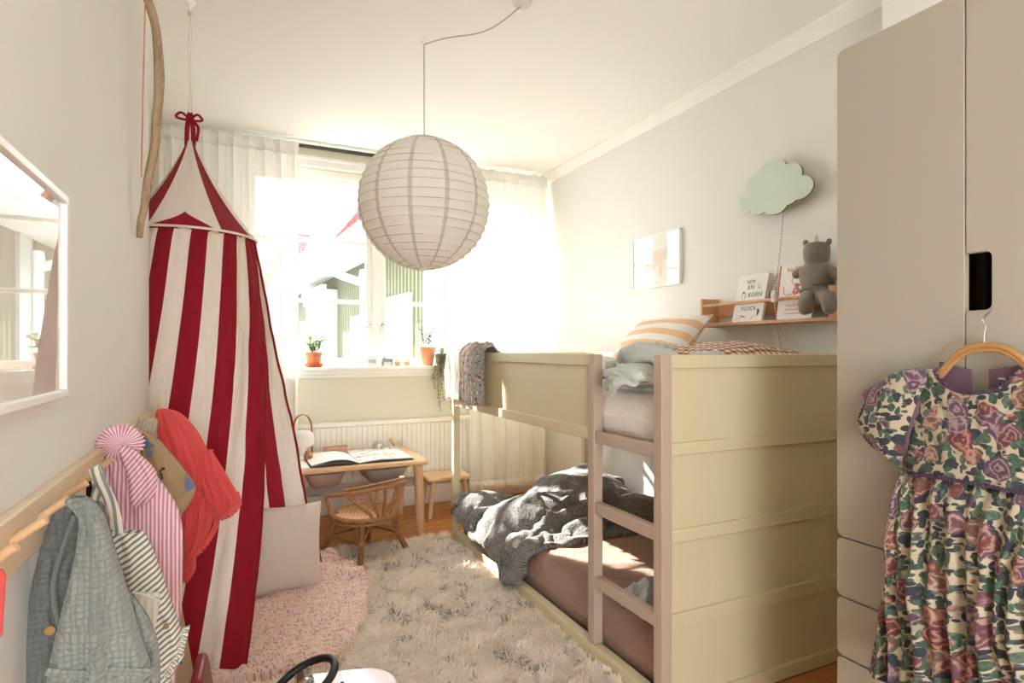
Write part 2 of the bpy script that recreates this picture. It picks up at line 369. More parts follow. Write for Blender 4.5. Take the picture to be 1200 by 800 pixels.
DUVET_Y = [1237,5,-2,-3,-3,0,-5,2,-2,3,5,7,6,3,-4,3,-5,-6,-1,-1,-2,4,3,7,3,2,-2,-2,-1,0,-1,1,1,1,0,1,1,1,0,1,0,0,-1,4,8,7,-33,3,5,-7,4,-5,-1,1,0,0,3,10,3,3,
-4,4,-6,0,0,-3,3,1,4,3,2,2,0,1,1,-1,-2,-1,-1,0,1,1,1,2,1,0,0,-2,-4,5,7,6,-25,0,-1,-2,-5,6,-4,-3,7,-3,5,1,12,-1,-2,3,-1,0,-2,4,2,2,2,-4,5,1,-1,4,
3,-1,-2,-5,-1,0,-2,3,-1,0,-3,3,1,-4,0,5,5,8,-21,-1,-4,-1,-3,-3,7,-5,2,1,1,3,6,8,-3,-2,6,-1,2,2,0,6,-1,-6,3,3,-2,7,1,2,-4,-2,-4,-6,3,-3,0,-5,2,3,-4,5,
-1,3,6,7,-15,-3,-4,-3,-3,-1,1,0,1,3,-1,6,2,5,3,-2,2,4,-3,7,0,0,7,-9,2,4,-2,-1,11,0,-5,0,-10,-4,3,-3,-7,-2,6,-5,2,6,2,1,6,7,-10,-3,-5,-5,-1,-1,0,1,0,-1,
2,4,4,5,4,-2,1,2,1,1,3,1,5,-7,3,3,-1,-3,11,0,-2,-4,-8,-7,4,-7,1,-6,-1,-1,7,2,3,3,5,5,-5,-3,-4,-5,-2,0,-1,2,-1,-3,5,-1,9,2,4,1,1,1,-1,4,-2,6,-1,-2,
1,4,0,-4,1,11,-4,-12,0,-6,1,-4,0,-4,-7,1,5,7,1,5,4,5,-3,-5,-2,-5,0,-2,1,1,-3,-2,7,-2,0,9,5,-2,1,4,0,0,1,5,1,-1,-1,-1,4,-3,-3,11,-12,-4,-3,1,-3,-1,-1,-4,
-5,1,3,4,6,3,4,5,-4,-2,-2,-4,-1,-1,-7,3,1,3,3,-2,4,0,-2,8,4,-1,5,1,2,3,-2,-1,0,0,1,1,-4,-1,3,-6,-3,-2,0,-2,-1,-5,-2,1,3,4,4,4,3,2,-19,12,2,-3,-4,-1,
0,4,0,-2,5,0,-2,0,0,0,7,5,2,-1,2,3,3,1,0,0,-2,-2,2,0,0,-3,-5,-3,-1,-2,-1,-1,1,2,1,2,3,3,2,-1,-22,6,11,-1,-4,3,1,4,-1,0,-2,1,2,0,0,-1,-1,6,1,3,
-1,2,4,-3,1,-1,3,-3,-3,2,0,0,0,-3,-1,-2,1,1,3,3,2,1,1,0,-1,0,-19,4,-2,1,6,-3,8,-1,7,-1,-1,-8,6,-4,8,-3,-1,0,4,-2,3,2,2,3,0,1,-2,0,-7,-3,0,-1,1,0,
2,1,2,4,4,4,3,0,-1,0,-4,-1,-16,2,0,0,-6,8,-5,9,7,-3,-10,3,-5,8,-5,1,9,0,-2,3,4,2,1,4,-2,6,-5,0,-9,-6,2,2,5,-2,-4,4,2,6,5,3,6,0,-1,-7,1,-3,-16,-4,
8,-6,-1,-1,0,5,9,-8,-1,-6,4,-2,6,-1,2,4,3,0,0,0,8,4,-5,11,-5,-3,-8,-5,2,1,1,6,-5,2,1,5,7,5,4,-1,-8,1,2,-4,-24,5,3,-1,0,-2,3,-1,9,-5,-1,-5,0,4,-1,3,
5,1,0,3,-3,2,0,3,0,4,7,-9,0,-7,-5,6,1,1,3,1,1,2,6,0,8,-8,1,3,-1,-2,-23,0,6,3,-9,2,7,0,1,5,-3,-3,2,-1,1,5,1,-3,5,0,-2,0,1,4,-1,4,4,-3,-1,-5,
-6,-4,7,3,3,1,1,1,4,0,1,2,5,-7,-1,5,-23,-1,-1,-3,6,2,1,0,7,0,1,-1,-1,0,5,2,-3,1,4,0,-2,-2,2,1,3,-4,4,4,0,-4,-6,-5,-3,9,6,-2,5,0,3,3,3,4,-6,4,
0,-4,-18,-1,-3,2,0,0,5,2,2,2,0,-1,1,0,-2,2,2,0,5,0,-2,-1,-1,3,3,-2,2,4,-1,-2,-4,-4,-4,0,10,2,-1,4,1,1,-1,13,1,-7,-5,1,-15,1,1,2,-2,2,5,0,2,0,-1,-1,
-1,0,-3,6,0,1,3,1,-2,0,-1,3,3,0,-6,6,1,-1,-2,-2,-1,1,3,0,1,0,3,-1,-1,0,2,2,7,3,-20,-2,3,2,2,1,2,1,1,0,0,-2,-2,-1,-2,-2,8,1,1,-5,3,3,-1,-1,0,1,
2,2,0,0,0,0,0,1,1,1,0,0,-1,1,0,1,1,2,5,6,-23,0,4,2,2,0,4,-2,2,1,-1,-2,-2,-2,-3,0,1,1,-1,3,5,0,0,1,1,2,1,1,-1,0,0,-1,-1,4,1,-1,-2,-1,-1,1,
3,2,1,1,5,6,-24,3,0,5,1,1,0,2,-1,0,3,-3,-1,-2,-2,0,1,1,2,2,0,2,0,0,0,4,3,0,-2,1,-2,-3,4,1,0,-5,2,1,-1,-2,4,2,0,3,3,4,-20,2,1,5,1,-2,2,2,
1,-1,-1,1,-2,-1,-1,1,2,2,3,0,0,0,-3,3,0,1,5,1,-3,2,-2,-4,4,0,0,-8,5,2,-5,1,5,1,-1,4,1,5,-18,0,3,2,4,-2,1,-5,1,7,-1,1,-2,-1,1,1,4,1,3,0,-6,-2,
0,3,3,1,-1,1,1,3,-2,-4,-1,5,-11,3,-3,9,-5,3,3,0,1,-1,5,-3,-8,-1,0,5,2,2,-5,2,1,0,5,-4,1,-1,0,6,2,3,1,-3,-8,1,-1,3,5,-1,1,0,2,2,-2,-3,-2,-2,-3,-6,
6,0,3,3,3,-1,0,2,-8,-2,4,-2,1,-1,0,1,8,-3,0,5,-4,2,-4,3,2,1,8,0,-9,-2,0,0,-1,4,6,-1,1,0,1,1,0,-2,-2,-2,-7,-1,2,3,3,3,2,0,-1,-6,0,1,1,-1,-1,2,
2,3,1,1,0,0,0,-7,2,4,-3,8,3,-1,-11,0,3,1,-1,4,6,0,-1,-1,2,2,0,-1,-2,-3,-3,-2,2,2,4,2,0,0,-3,-3,3,-7,5,-2,2,5,5,3,-1,-1,-4,-1,0,-9,0,7,-5,8,-7,-2,
0,5,-1,3,1,4,4,1,-1,-1,1,2,1,0,-1,-1,-1,-1,0,2,3,0,-1,-1,-2,-2,-3,-5,8,-4,3,-1,2,1,1,1,2,1,-4,-8,-1,7,-2,-5,5,-6,4,6,-1,3,1,3,2,1,0,2,0,2,1,1,
-1,1,1,1,1,1,1,-2,-2,-2,-3,-2,-3,-4,8,-5,2,2,2,0,0,2,1,-2,-7,-2,-4,6,0,-5,-2,2,5,-1,3,3,3,3,4,0,1,1,1,2,1,0,0,2,3,3,2,1,-5,-1,-3,-3,-3,-3,-2,-4,
8,0,1,0,1,0,-1,-2,4,-6,-2,-4,-3,1,3,-3,1,-1,2,3,4,1,5,3,-1,2,2,2,2,1,1,1,0,2,2,2,1,0,0,0,-4,-3,-4,-4,-3,-2,9,-5,3,2,-1,-5,6,-2,0,-3,-3,-3,-2,-1,
0,0,0,3,1,3,2,3,3,3,-1,3,2,2,3,1,1,0,0,-1,5,2,2,0,-1,-2,-2,-3,-3,-4,-4,1,6,-4,-1,4,-5,2,0,2,0,-2,-3,-2,-1,-1,-1,0,0,2,0,2,3,2,4,2,0,2,2,3,
2,3,1,0,-1,-1,-2,-1,2,7,2,-1,-3,-3,-3,-3,-1,0,3,-4,0,3,-3,-1,-3,7,-5,1,0,0,0,-2,-2,-1,0,0,-1,4,1,3,0,0,2,3,6,1,4,3,0,1,-2,-2,0,-2,-2,1,8,-1,0,-2,
-4,-2,3,-9,9,-4,-3,-1,4,-1,-4,-2,3,-2,1,0,3,2,-3,-1,-2,-1,0,0,4,1,1,2,2,4,2,5,3,0,2,-2,0,-2,0,-2,0,3,-1,0,0,1,-2,-1,-4,-3,3,5,-3,-5,0,0,1,-4,0,-1,
-1,1,2,1,1,0,-3,2,0,-1,1,4,2,1,3,1,6,5,0,1,2,-3,0,-1,-1,0,1,3,2,0,0,-3,-4,-5,-1,1,-4,1,1,2,1,-2,-2,-2,-1,-1,2,-1,3,1,1,0,-2,-3,-1,3,1,1,3,2,
3,4,6,4,-2,2,0,-3,0,-1,0,0,2,1,4,-2,2,-3,-7,-7,4,-7,9,2,1,0,-3,-1,-2,-3,-2,-1,-1,3,0,5,0,0,-1,-2,-2,-1,2,3,0,7,5,5,4,-2,2,-7,2,4,-2,-3,2,-2,5,4,
-3,3,-6,2,-7,-9,5,-5,12,3,-2,-1,0,-3,-2,-2,-2,-1,-1,-2,4,-1,4,2,0,-1,-4,0,-1,4,-2,8,1,9,5,0,-1,-9,5,4,-3,-4,5,-4,1,1,6,-5,2,-1,-12,-6,2,2,15,0,-1,0,-1,-3,
-1,-2,-2,-1,-2,0,0,-4,1,3,7,-7,2,-2,0,5,-4,1,4,10,-6,0,8,-6,4,8,-7,-3,5,-1,0,-2,1,5,-9,3,-11,1,-2,2,3,8,6,-2,-2,0,-1,-1,-2,0,-3,-4,-4,3,2,0,0,1,3,-1,
-1,3,-2,-4,8,-5,7,-4,2,5,10,-3,-5,-2,3,4,-4,2,-3,-4,4,-8,0,2,-3,0,-12,10,9,6,4,-3,-4,0,3,0,0,-3,-5,-6,0,5,2,2,-1,3,0,-1,-2,0,-4,0,1,4,8,7,1,-3,-5,-2,
1,5,2,-4,1,-1,1,-6,-1,-1,0,-2,-30,9,9,7,6,5,4,3,-2,-1,3,2,-5,-3,-3,-2,-1,7,2,0,-1,3,-1,0,0,0,2,6,8,-1,-3,-7,0,-2,-2,4,4,1,0,-2,-7,0,1,1,-5,-5,-45,9,
7,7,5,6,8,8,8,5,3,-1,0,-1,-1,-2,-3,0,1,2,2,1,0,1,2,3,5,6,-3,-3,-8,-3,-3,-1,0,2,4,5,0,-2,-1,0,-1,-3,-7,-10]
DUVET_Z = [41,-2,10,1,11,10,13,13,6,-1,-1,1,7,-7,9,-9,8,-8,0,0,9,6,-6,-3,-3,-4,7,-6,0,0,0,0,0,-1,1,-1,1,-1,1,0,0,0,1,-6,-10,-8,-51,13,6,10,8,12,10,8,12,4,0,-9,-1,9,
-8,7,-7,-1,4,10,0,-6,0,-8,2,2,-2,-1,2,3,-2,-3,1,3,-4,0,0,2,0,2,1,2,2,-6,-10,-9,-59,12,13,7,14,7,14,13,1,10,-5,-2,-8,-2,9,-9,0,5,11,-7,-5,-3,-1,13,-7,-2,4,-7,
6,-7,1,6,0,0,2,-2,4,2,4,0,-1,3,-1,-8,-8,-10,-69,15,7,17,16,12,9,12,7,4,0,-4,-7,-10,6,4,-7,10,4,-3,-4,-11,6,16,-6,-9,6,-10,-3,3,8,-7,5,7,-1,4,4,4,2,-1,1,-4,
0,-7,-8,-10,-79,10,15,19,18,12,13,10,-8,8,-5,7,0,-8,-8,12,0,-1,-9,5,-7,8,-6,21,-6,-11,5,-3,-12,8,-8,11,7,6,1,5,7,4,-1,2,-2,-6,-4,-3,-9,-10,-87,9,17,21,18,11,13,9,-2,-9,
11,-8,2,5,-9,9,-9,-4,-2,-3,14,4,-3,17,-10,-6,-1,4,-13,-6,1,4,11,17,1,8,-1,10,3,0,-8,-2,-5,-5,-8,-9,-95,9,18,20,16,14,7,12,-6,5,-3,8,-9,-3,8,2,-10,0,-1,-8,8,12,4,10,
-6,-8,-1,5,-11,-11,5,5,8,17,4,7,0,6,10,-2,-7,-7,-2,-6,-7,-8,-101,13,14,18,14,14,10,8,5,5,-7,9,-3,-7,-6,-1,8,-10,-1,0,-6,12,7,12,1,-3,-6,4,-4,-12,3,7,8,6,14,2,1,7,
9,-1,-5,-6,-8,-3,-6,-8,-98,5,14,17,15,13,-1,8,9,11,1,-9,5,5,-4,-4,-5,4,-8,-2,-2,-2,5,11,5,8,-1,-2,3,-6,-9,10,2,12,9,5,2,8,-3,-3,-2,-1,-1,-6,-5,-4,-95,3,8,15,9,11,
12,3,12,-6,3,-4,-2,7,12,2,-6,-5,-1,2,-1,1,2,6,3,3,2,2,-1,-2,-4,-1,6,9,7,4,6,0,1,0,-1,-2,-4,-5,-4,0,-87,4,-2,9,13,9,12,9,-6,1,-9,-1,8,7,13,2,7,-5,0,-2,
4,2,2,7,2,2,-3,2,4,0,-1,-2,0,2,3,5,3,2,1,0,-1,-2,-2,-9,2,-2,-96,12,8,8,6,13,0,0,8,-10,5,8,2,10,1,3,11,3,-4,4,2,4,3,3,2,-6,5,-6,11,6,2,-1,-1,-3,
-4,-2,3,3,-2,2,-6,-3,-4,3,-8,10,-95,3,12,12,11,5,11,-6,-7,8,6,4,8,0,10,3,0,3,5,-1,-2,-2,0,3,0,5,10,-8,12,11,3,0,-7,-4,1,-10,-2,3,-2,-2,4,-4,-5,-9,0,15,-95,12,
6,9,11,12,9,-1,-9,7,1,11,1,8,-2,10,6,0,-1,2,1,1,-5,3,4,-5,2,8,-3,18,6,4,-3,-8,1,-16,-9,0,4,-1,-2,-6,-7,-6,8,14,-90,4,12,11,0,9,15,12,-7,5,2,9,5,-3,9,5,
0,4,3,-3,4,-7,6,4,2,-4,-9,-2,5,20,-4,10,8,-2,-5,-18,-10,-10,3,-5,1,-7,-5,0,12,14,-96,12,5,13,9,7,2,11,14,-3,6,7,2,6,5,0,5,6,-6,2,1,-5,-7,14,4,-5,-4,-11,4,19,
-1,-3,12,6,-3,-18,-10,-7,-12,-4,-3,-4,2,11,12,-1,-85,3,9,11,9,12,10,9,2,10,2,6,8,5,0,3,9,1,-9,0,2,-2,-9,2,9,-12,-4,-4,8,16,3,-9,4,8,5,-10,-15,-3,-9,-8,-5,1,10,5,
-6,-7,-73,9,12,1,10,11,13,11,11,0,7,7,2,11,6,4,4,-1,-11,0,0,-3,-3,-9,10,-10,-4,1,7,12,4,-9,-3,2,7,-1,-5,-9,-3,-5,-1,0,-10,-7,-7,-4,-54,11,8,7,12,11,10,11,1,9,4,6,
7,0,4,13,4,1,-10,-6,-2,2,-7,-4,-2,1,8,-2,2,5,5,-6,-5,-4,-3,1,3,5,-6,-1,0,-2,-10,-9,-10,-11,-52,11,11,12,9,13,11,-2,11,7,2,6,6,5,5,-1,9,2,0,-3,-5,-7,0,3,1,2,
2,0,0,-1,1,-1,-1,1,-1,-2,-2,-1,-2,-5,-4,-1,-4,-8,-11,-12,-56,11,13,9,14,6,13,9,-4,11,3,6,6,5,1,7,-6,1,-1,1,4,-2,-5,1,1,0,-2,0,2,5,4,4,5,0,0,-2,-3,-3,-3,-7,
-7,-8,-4,-1,-11,-11,-58,7,12,13,8,13,6,12,4,-3,12,1,6,5,1,7,1,-1,-5,0,-4,5,-1,-4,-3,2,2,5,6,-2,7,9,-6,-6,-4,-3,0,0,4,2,-12,-7,0,-5,-10,-11,-65,11,7,13,13,3,12,10,
8,3,-1,10,1,5,3,1,0,1,-3,-3,7,-4,-4,4,-4,12,0,4,8,-7,5,13,-8,-2,-5,4,-5,-1,6,-2,-13,-4,-1,-7,-13,-3,-75,6,11,11,13,4,11,4,8,9,1,8,1,4,3,0,1,-3,0,8,-8,-4,
1,2,3,10,13,4,3,-10,4,13,-2,-8,4,-4,2,-6,7,-5,-11,-1,-2,-13,-4,0,-89,4,7,12,12,11,2,9,7,5,9,0,6,2,1,4,-3,7,1,-1,-9,1,10,1,-1,13,10,6,1,-7,3,10,-7,8,-8,6,
-8,6,-9,1,-8,1,-11,-3,3,2,-106,2,9,5,11,9,9,3,7,10,2,8,0,6,3,-3,6,2,-4,-2,-1,12,-2,12,-5,13,8,8,-5,4,0,7,-5,0,7,-8,5,-8,-1,0,-6,-1,-7,6,0,-1,-112,-2,5,9,
11,6,1,8,7,9,12,-5,6,5,-2,5,-1,2,-4,0,10,5,0,15,-2,9,2,7,9,-4,4,5,-2,4,-5,3,-5,-1,-2,-2,-3,-6,2,-8,4,-11,-102,6,-3,10,10,9,7,7,10,7,1,-8,3,7,-4,4,-1,2,
1,12,-4,9,2,17,3,4,4,7,1,9,-3,4,1,-1,2,0,-2,-2,-2,-3,-3,-4,-6,-2,-12,-3,-96,-2,15,13,11,10,6,5,5,-1,-6,-8,2,7,2,-3,4,-1,3,13,7,-3,12,10,13,5,2,1,4,1,6,0,
1,0,1,-2,0,-1,-3,0,-5,-6,-4,-9,-5,-10,-91,2,14,14,13,9,6,2,-1,-4,-9,1,-4,6,4,-3,-1,2,11,4,9,13,10,9,7,4,5,3,2,3,1,2,1,0,0,0,0,0,3,-8,-3,-8,-6,-6,-11,-6,
-96,11,14,11,12,10,5,-8,3,-8,-1,-4,-3,4,5,-2,5,-2,7,10,12,9,12,7,2,7,6,2,4,4,2,2,1,6,4,3,1,0,-3,-11,-3,-13,-5,-9,-4,-11,-94,12,12,12,10,4,10,-2,-10,1,-4,-4,-3,0,
2,2,3,5,11,9,6,14,6,7,11,1,4,6,6,1,1,2,3,-1,6,5,5,1,-2,-7,-9,-14,-7,-7,-8,-4,-91,10,6,12,7,14,-2,8,-10,-3,-3,-3,-3,4,-2,0,3,9,7,5,12,9,13,9,7,6,4,3,
-2,3,2,3,0,4,-4,4,4,3,1,-4,-8,-11,-11,-6,-6,6,-96,9,8,5,10,11,12,-6,1,-5,-4,-6,-4,-3,7,2,-1,2,5,11,9,11,7,8,7,7,8,-2,3,3,0,5,0,2,2,0,-3,1,2,-4,-5,-8,
-9,-6,1,-9,-81,11,12,8,7,8,10,2,-5,-1,-3,-4,-7,-7,-6,7,5,3,1,4,11,8,9,11,8,6,-2,5,3,1,6,-1,2,1,2,-2,-2,3,-8,-4,-4,-5,-5,0,-11,-7,-61,8,11,12,8,7,3,6,-1,-1,
-2,-4,-6,-7,-9,-9,3,9,5,5,2,11,9,9,7,1,4,5,1,3,6,-1,2,1,1,-1,-2,-2,-2,-4,-5,-7,-4,-3,0,-16,-43,11,9,9,3,7,7,3,1,-1,-6,0,-11,-8,-8,-8,0,1,5,7,7,6,8,6,
6,4,6,5,-1,9,3,-2,2,2,-1,-1,-4,-4,-3,-6,-1,-2,-6,-5,3,-8,-44,11,10,10,8,6,4,4,1,0,-3,-8,-4,-11,-7,-7,-4,-2,1,4,8,9,3,9,7,7,4,-1,8,-1,4,5,0,-2,3,-6,-1,-3,
-10,-3,-3,1,-4,-7,3,-5,-42,12,8,10,12,3,9,5,1,0,-4,0,-9,-6,-8,-8,-5,-5,5,0,-2,11,0,8,6,7,6,4,4,-3,6,6,-3,-2,7,-8,-5,-4,-3,-9,3,-3,-5,-6,1,1,-39,8,11,12,11,8,
5,4,2,1,0,-3,-3,-4,-7,-8,-8,0,-5,-9,1,10,-3,6,6,8,5,5,3,-2,6,7,-5,-1,7,3,-14,-7,-5,1,-6,-1,-6,2,-5,1,-22,5,5,7,10,12,6,3,0,1,-4,-5,-4,2,0,-1,-5,-7,-13,-6,
-3,8,5,-5,8,5,7,1,3,3,13,-6,-4,1,7,8,-3,-15,-11,-3,3,-9,2,2,-7,-2,-4,6,5,5,5,2,2,4,5,-2,-2,-5,-5,-6,1,3,1,-1,-10,-11,-4,0,4,6,-7,7,4,3,7,14,-4,-5,-3,3,
6,8,8,-8,-14,-8,-6,-1,7,-9,-2,-7,15,3,7,8,7,2,-4,-5,-5,-3,-2,0,-6,-6,-4,-1,3,4,0,-3,-6,-8,4,0,-1,3,5,6,12,-5,-3,-5,3,3,5,7,7,7,-13,-6,1,-6,-11,0,-9,-9,34,7,
6,6,5,2,-2,-4,-7,-10,-7,-7,-6,-5,-4,-2,0,0,2,0,1,1,0,2,3,2,3,3,-5,-4,-4,1,2,4,6,6,7,7,5,-6,-8,-8,-6,-10,-9,-10]
MINT_GRID = (36, 34)
MINT_X = [814,-6,-11,1,0,-9,-14,-13,-5,-16,-7,-2,-12,-13,1,8,-9,-3,-7,-16,-3,-10,-11,-9,1,-6,-5,-10,-12,-9,-5,-7,7,-9,-4,2,235,-21,-3,0,-8,-12,-5,-11,-17,-4,-18,-6,-10,-5,6,-2,-5,-8,-9,0,-16,-10,-3,-11,
-12,-11,-3,6,-10,-15,-12,9,-9,4,-12,-1,233,-6,-5,-7,-10,-1,-8,-12,-9,-16,-6,-25,-7,10,7,1,-17,-9,-3,-12,-1,-7,-8,-8,-12,-13,-13,-4,1,-10,-15,-2,8,-13,-2,1,245,-15,-14,-9,-3,-10,-3,-4,-16,-6,-19,-13,
-11,13,0,2,-7,-10,-9,-9,-12,-5,-12,-5,-4,-8,-12,-13,-10,-1,-1,-13,0,4,-9,2,247,-13,-16,-15,-10,-6,-5,-4,-3,-15,-20,-7,-3,7,6,-10,-12,-2,-3,-8,-15,-14,-13,-11,-6,-4,-11,-10,-8,-7,-4,10,1,-10,1,-2,
233,-11,-6,-12,-14,-8,-9,-7,-1,-17,-5,-13,4,-2,2,-3,-7,-12,-7,-8,-4,-12,-16,-13,-9,-3,-3,-11,-10,-11,1,-6,5,8,-3,-1,218,-3,-8,-5,-11,-10,-9,-9,-12,-10,-10,-4,3,1,-3,-5,-10,-3,-9,-8,-14,-13,-11,-10,
-5,-1,-10,-11,-9,-4,-10,6,6,-5,10,-2,226,-8,-10,-11,-8,-10,-11,-9,-10,-9,-12,-1,-4,0,-3,-2,-12,-10,-5,-11,-7,-9,-11,-10,-10,-1,-5,-11,-11,-8,-2,-8,8,6,-7,12,232,-12,-9,-11,-12,-11,-10,-13,-10,-11,-4,-8,
5,-5,-6,-7,-1,-10,-12,-12,-11,-7,-7,-10,-5,-13,-4,0,-8,-13,-2,-1,-5,-1,9,14,230,-12,-11,-12,-13,-16,-11,-6,-12,-12,-9,1,0,-2,-3,-8,-9,-10,-3,-12,-13,-12,-8,-7,-11,-14,-4,-5,3,-2,-8,-1,2,-4,7,6,
230,-16,-7,-9,-14,-12,-12,-14,-5,-12,-6,-9,1,-2,-1,-1,-9,-13,-11,-8,-11,-4,-13,-12,-7,-8,-15,-9,0,3,5,-4,1,4,3,6,212,-4,-13,-8,-10,-15,-9,-9,-11,-11,-5,-4,-5,0,-5,-6,-6,-9,-8,-12,-13,-11,-5,-6,
-9,-11,-11,-8,-10,3,7,8,-1,7,-1,-1,200,1,-10,-5,-12,-10,-15,-9,-8,-8,-5,-2,-2,-6,-1,-4,-7,-6,-18,-10,-7,-13,-7,-13,-4,-17,-5,-9,-2,5,-3,6,11,1,3,1,177,4,-7,-6,-10,-11,-4,-8,-8,-9,-2,-5,
-5,3,-6,-14,0,-14,-3,-14,-12,-6,-14,-7,-14,-6,-10,-2,-1,-2,4,4,10,-3,3,5,177,-9,-10,0,-10,-14,-7,-5,-3,-2,-11,-5,2,-5,-1,-9,-14,-1,-7,-8,-15,-10,-8,-12,-11,-12,-2,0,-2,5,-1,9,2,-2,6,-3,
188,-18,-8,-5,-9,-12,-11,-11,-4,1,2,-6,-1,-5,-5,-5,-13,-13,-11,-5,-8,-15,-8,-9,-8,-6,-8,3,8,-3,7,0,4,0,1,3,176,-9,-20,-5,-5,0,-10,-16,-14,-2,11,-6,-1,-1,-5,-11,-8,-11,-15,-12,-7,-8,-11,-12,
-10,-3,3,5,1,3,0,5,0,3,4,0,154,3,-21,-12,-7,3,2,-13,-10,-2,-9,2,1,-4,-5,-5,-13,-3,-13,-12,-10,-7,-11,-10,-9,-9,7,7,2,2,-3,11,-1,2,3,3,138,-5,-4,-15,-10,-4,0,2,-9,-16,2,-9,
0,-4,-5,-3,-2,-12,-11,-12,-8,-8,-10,-13,-6,-1,8,12,-9,2,5,10,2,3,-2,4,142,-11,-11,-10,-6,-5,-4,-9,-10,-15,-4,-3,-2,-2,-5,-4,-3,-8,-13,-14,-6,-8,-11,-8,-6,3,6,10,2,2,6,-2,13,5,3,-2,
122,5,-15,-10,2,-7,-5,-9,-11,-13,-14,-3,-6,-3,-9,-5,-4,-12,-13,-4,-10,-7,-6,-10,-6,-2,8,9,11,3,13,11,6,3,2,1,107,4,-10,-10,-7,1,-5,-8,-7,-11,-15,-12,-9,-8,-3,-10,-11,-13,-10,-10,-4,1,-13,7,
-3,-3,0,1,8,12,17,10,12,6,5,-2,111,-3,-13,-3,-8,-16,-9,-3,-4,-5,-14,-5,-10,-10,-12,-14,-13,-14,-14,-6,-1,4,-12,0,4,10,2,1,2,8,15,15,9,9,3,6,92,14,-20,-10,-10,-5,-14,-11,-2,-3,-3,-9,
-6,-8,-13,-12,-12,-15,-11,-8,-6,-4,5,-7,0,3,8,6,6,6,9,14,12,13,-1,9,80,13,-9,-9,-9,-12,-9,-9,-9,-5,-4,-2,-4,-8,-10,-12,-12,-16,-12,-9,-2,-1,0,-5,3,4,8,4,-3,7,11,13,12,9,13,4,
75,3,-10,-7,-8,-4,-12,-4,-9,-2,-5,-4,-3,-9,-11,-12,-12,-14,-13,-8,-7,0,5,5,1,0,-5,5,10,7,2,11,16,13,10,10,63,4,-13,-1,-6,-7,-10,-9,-3,-10,1,1,-7,-8,-13,-13,-11,-13,-12,-7,-6,-4,9,8,
8,-5,-5,-7,5,13,11,9,9,14,15,9,62,-4,-13,-7,3,-12,-2,-7,-8,-6,3,-4,-11,-15,-15,-16,-11,-10,-2,-5,1,-2,6,9,2,4,-5,-3,-3,5,14,10,10,9,17,11,58,3,-15,-7,-8,0,-16,1,-9,-3,-7,-6,
-16,-9,-15,-18,-12,0,-12,4,2,0,17,9,-3,-9,-4,7,12,0,5,12,8,10,10,12,69,-8,-10,-8,-9,-11,1,-14,-7,-5,-3,-13,-14,-19,-9,-12,-16,-7,1,-5,4,10,9,13,5,-4,-14,0,12,12,6,8,16,6,12,14,
58,2,-13,-9,-11,-8,-11,-8,-8,-10,-6,-11,-18,-22,-10,-3,-6,-16,-4,10,-2,9,12,14,7,-5,-7,-9,7,11,16,11,9,10,15,10,66,-12,-8,-6,-10,-11,-10,-9,-18,-9,-11,-6,-21,-8,-20,-7,-7,1,-12,2,11,10,11,15,
9,-3,-5,-10,6,8,13,16,8,9,17,12,68,-15,-12,-14,-13,-4,-12,-11,-9,-18,-14,-15,-14,-11,2,-13,-9,-5,3,4,4,14,9,8,6,2,-14,-2,11,15,0,14,16,13,11,11,63,-4,-17,-15,-12,-12,-9,-10,-7,-14,-16,-16,
-12,-7,-8,-4,-9,-5,2,0,5,2,11,11,8,1,-4,-8,11,12,14,12,11,14,13,-2]
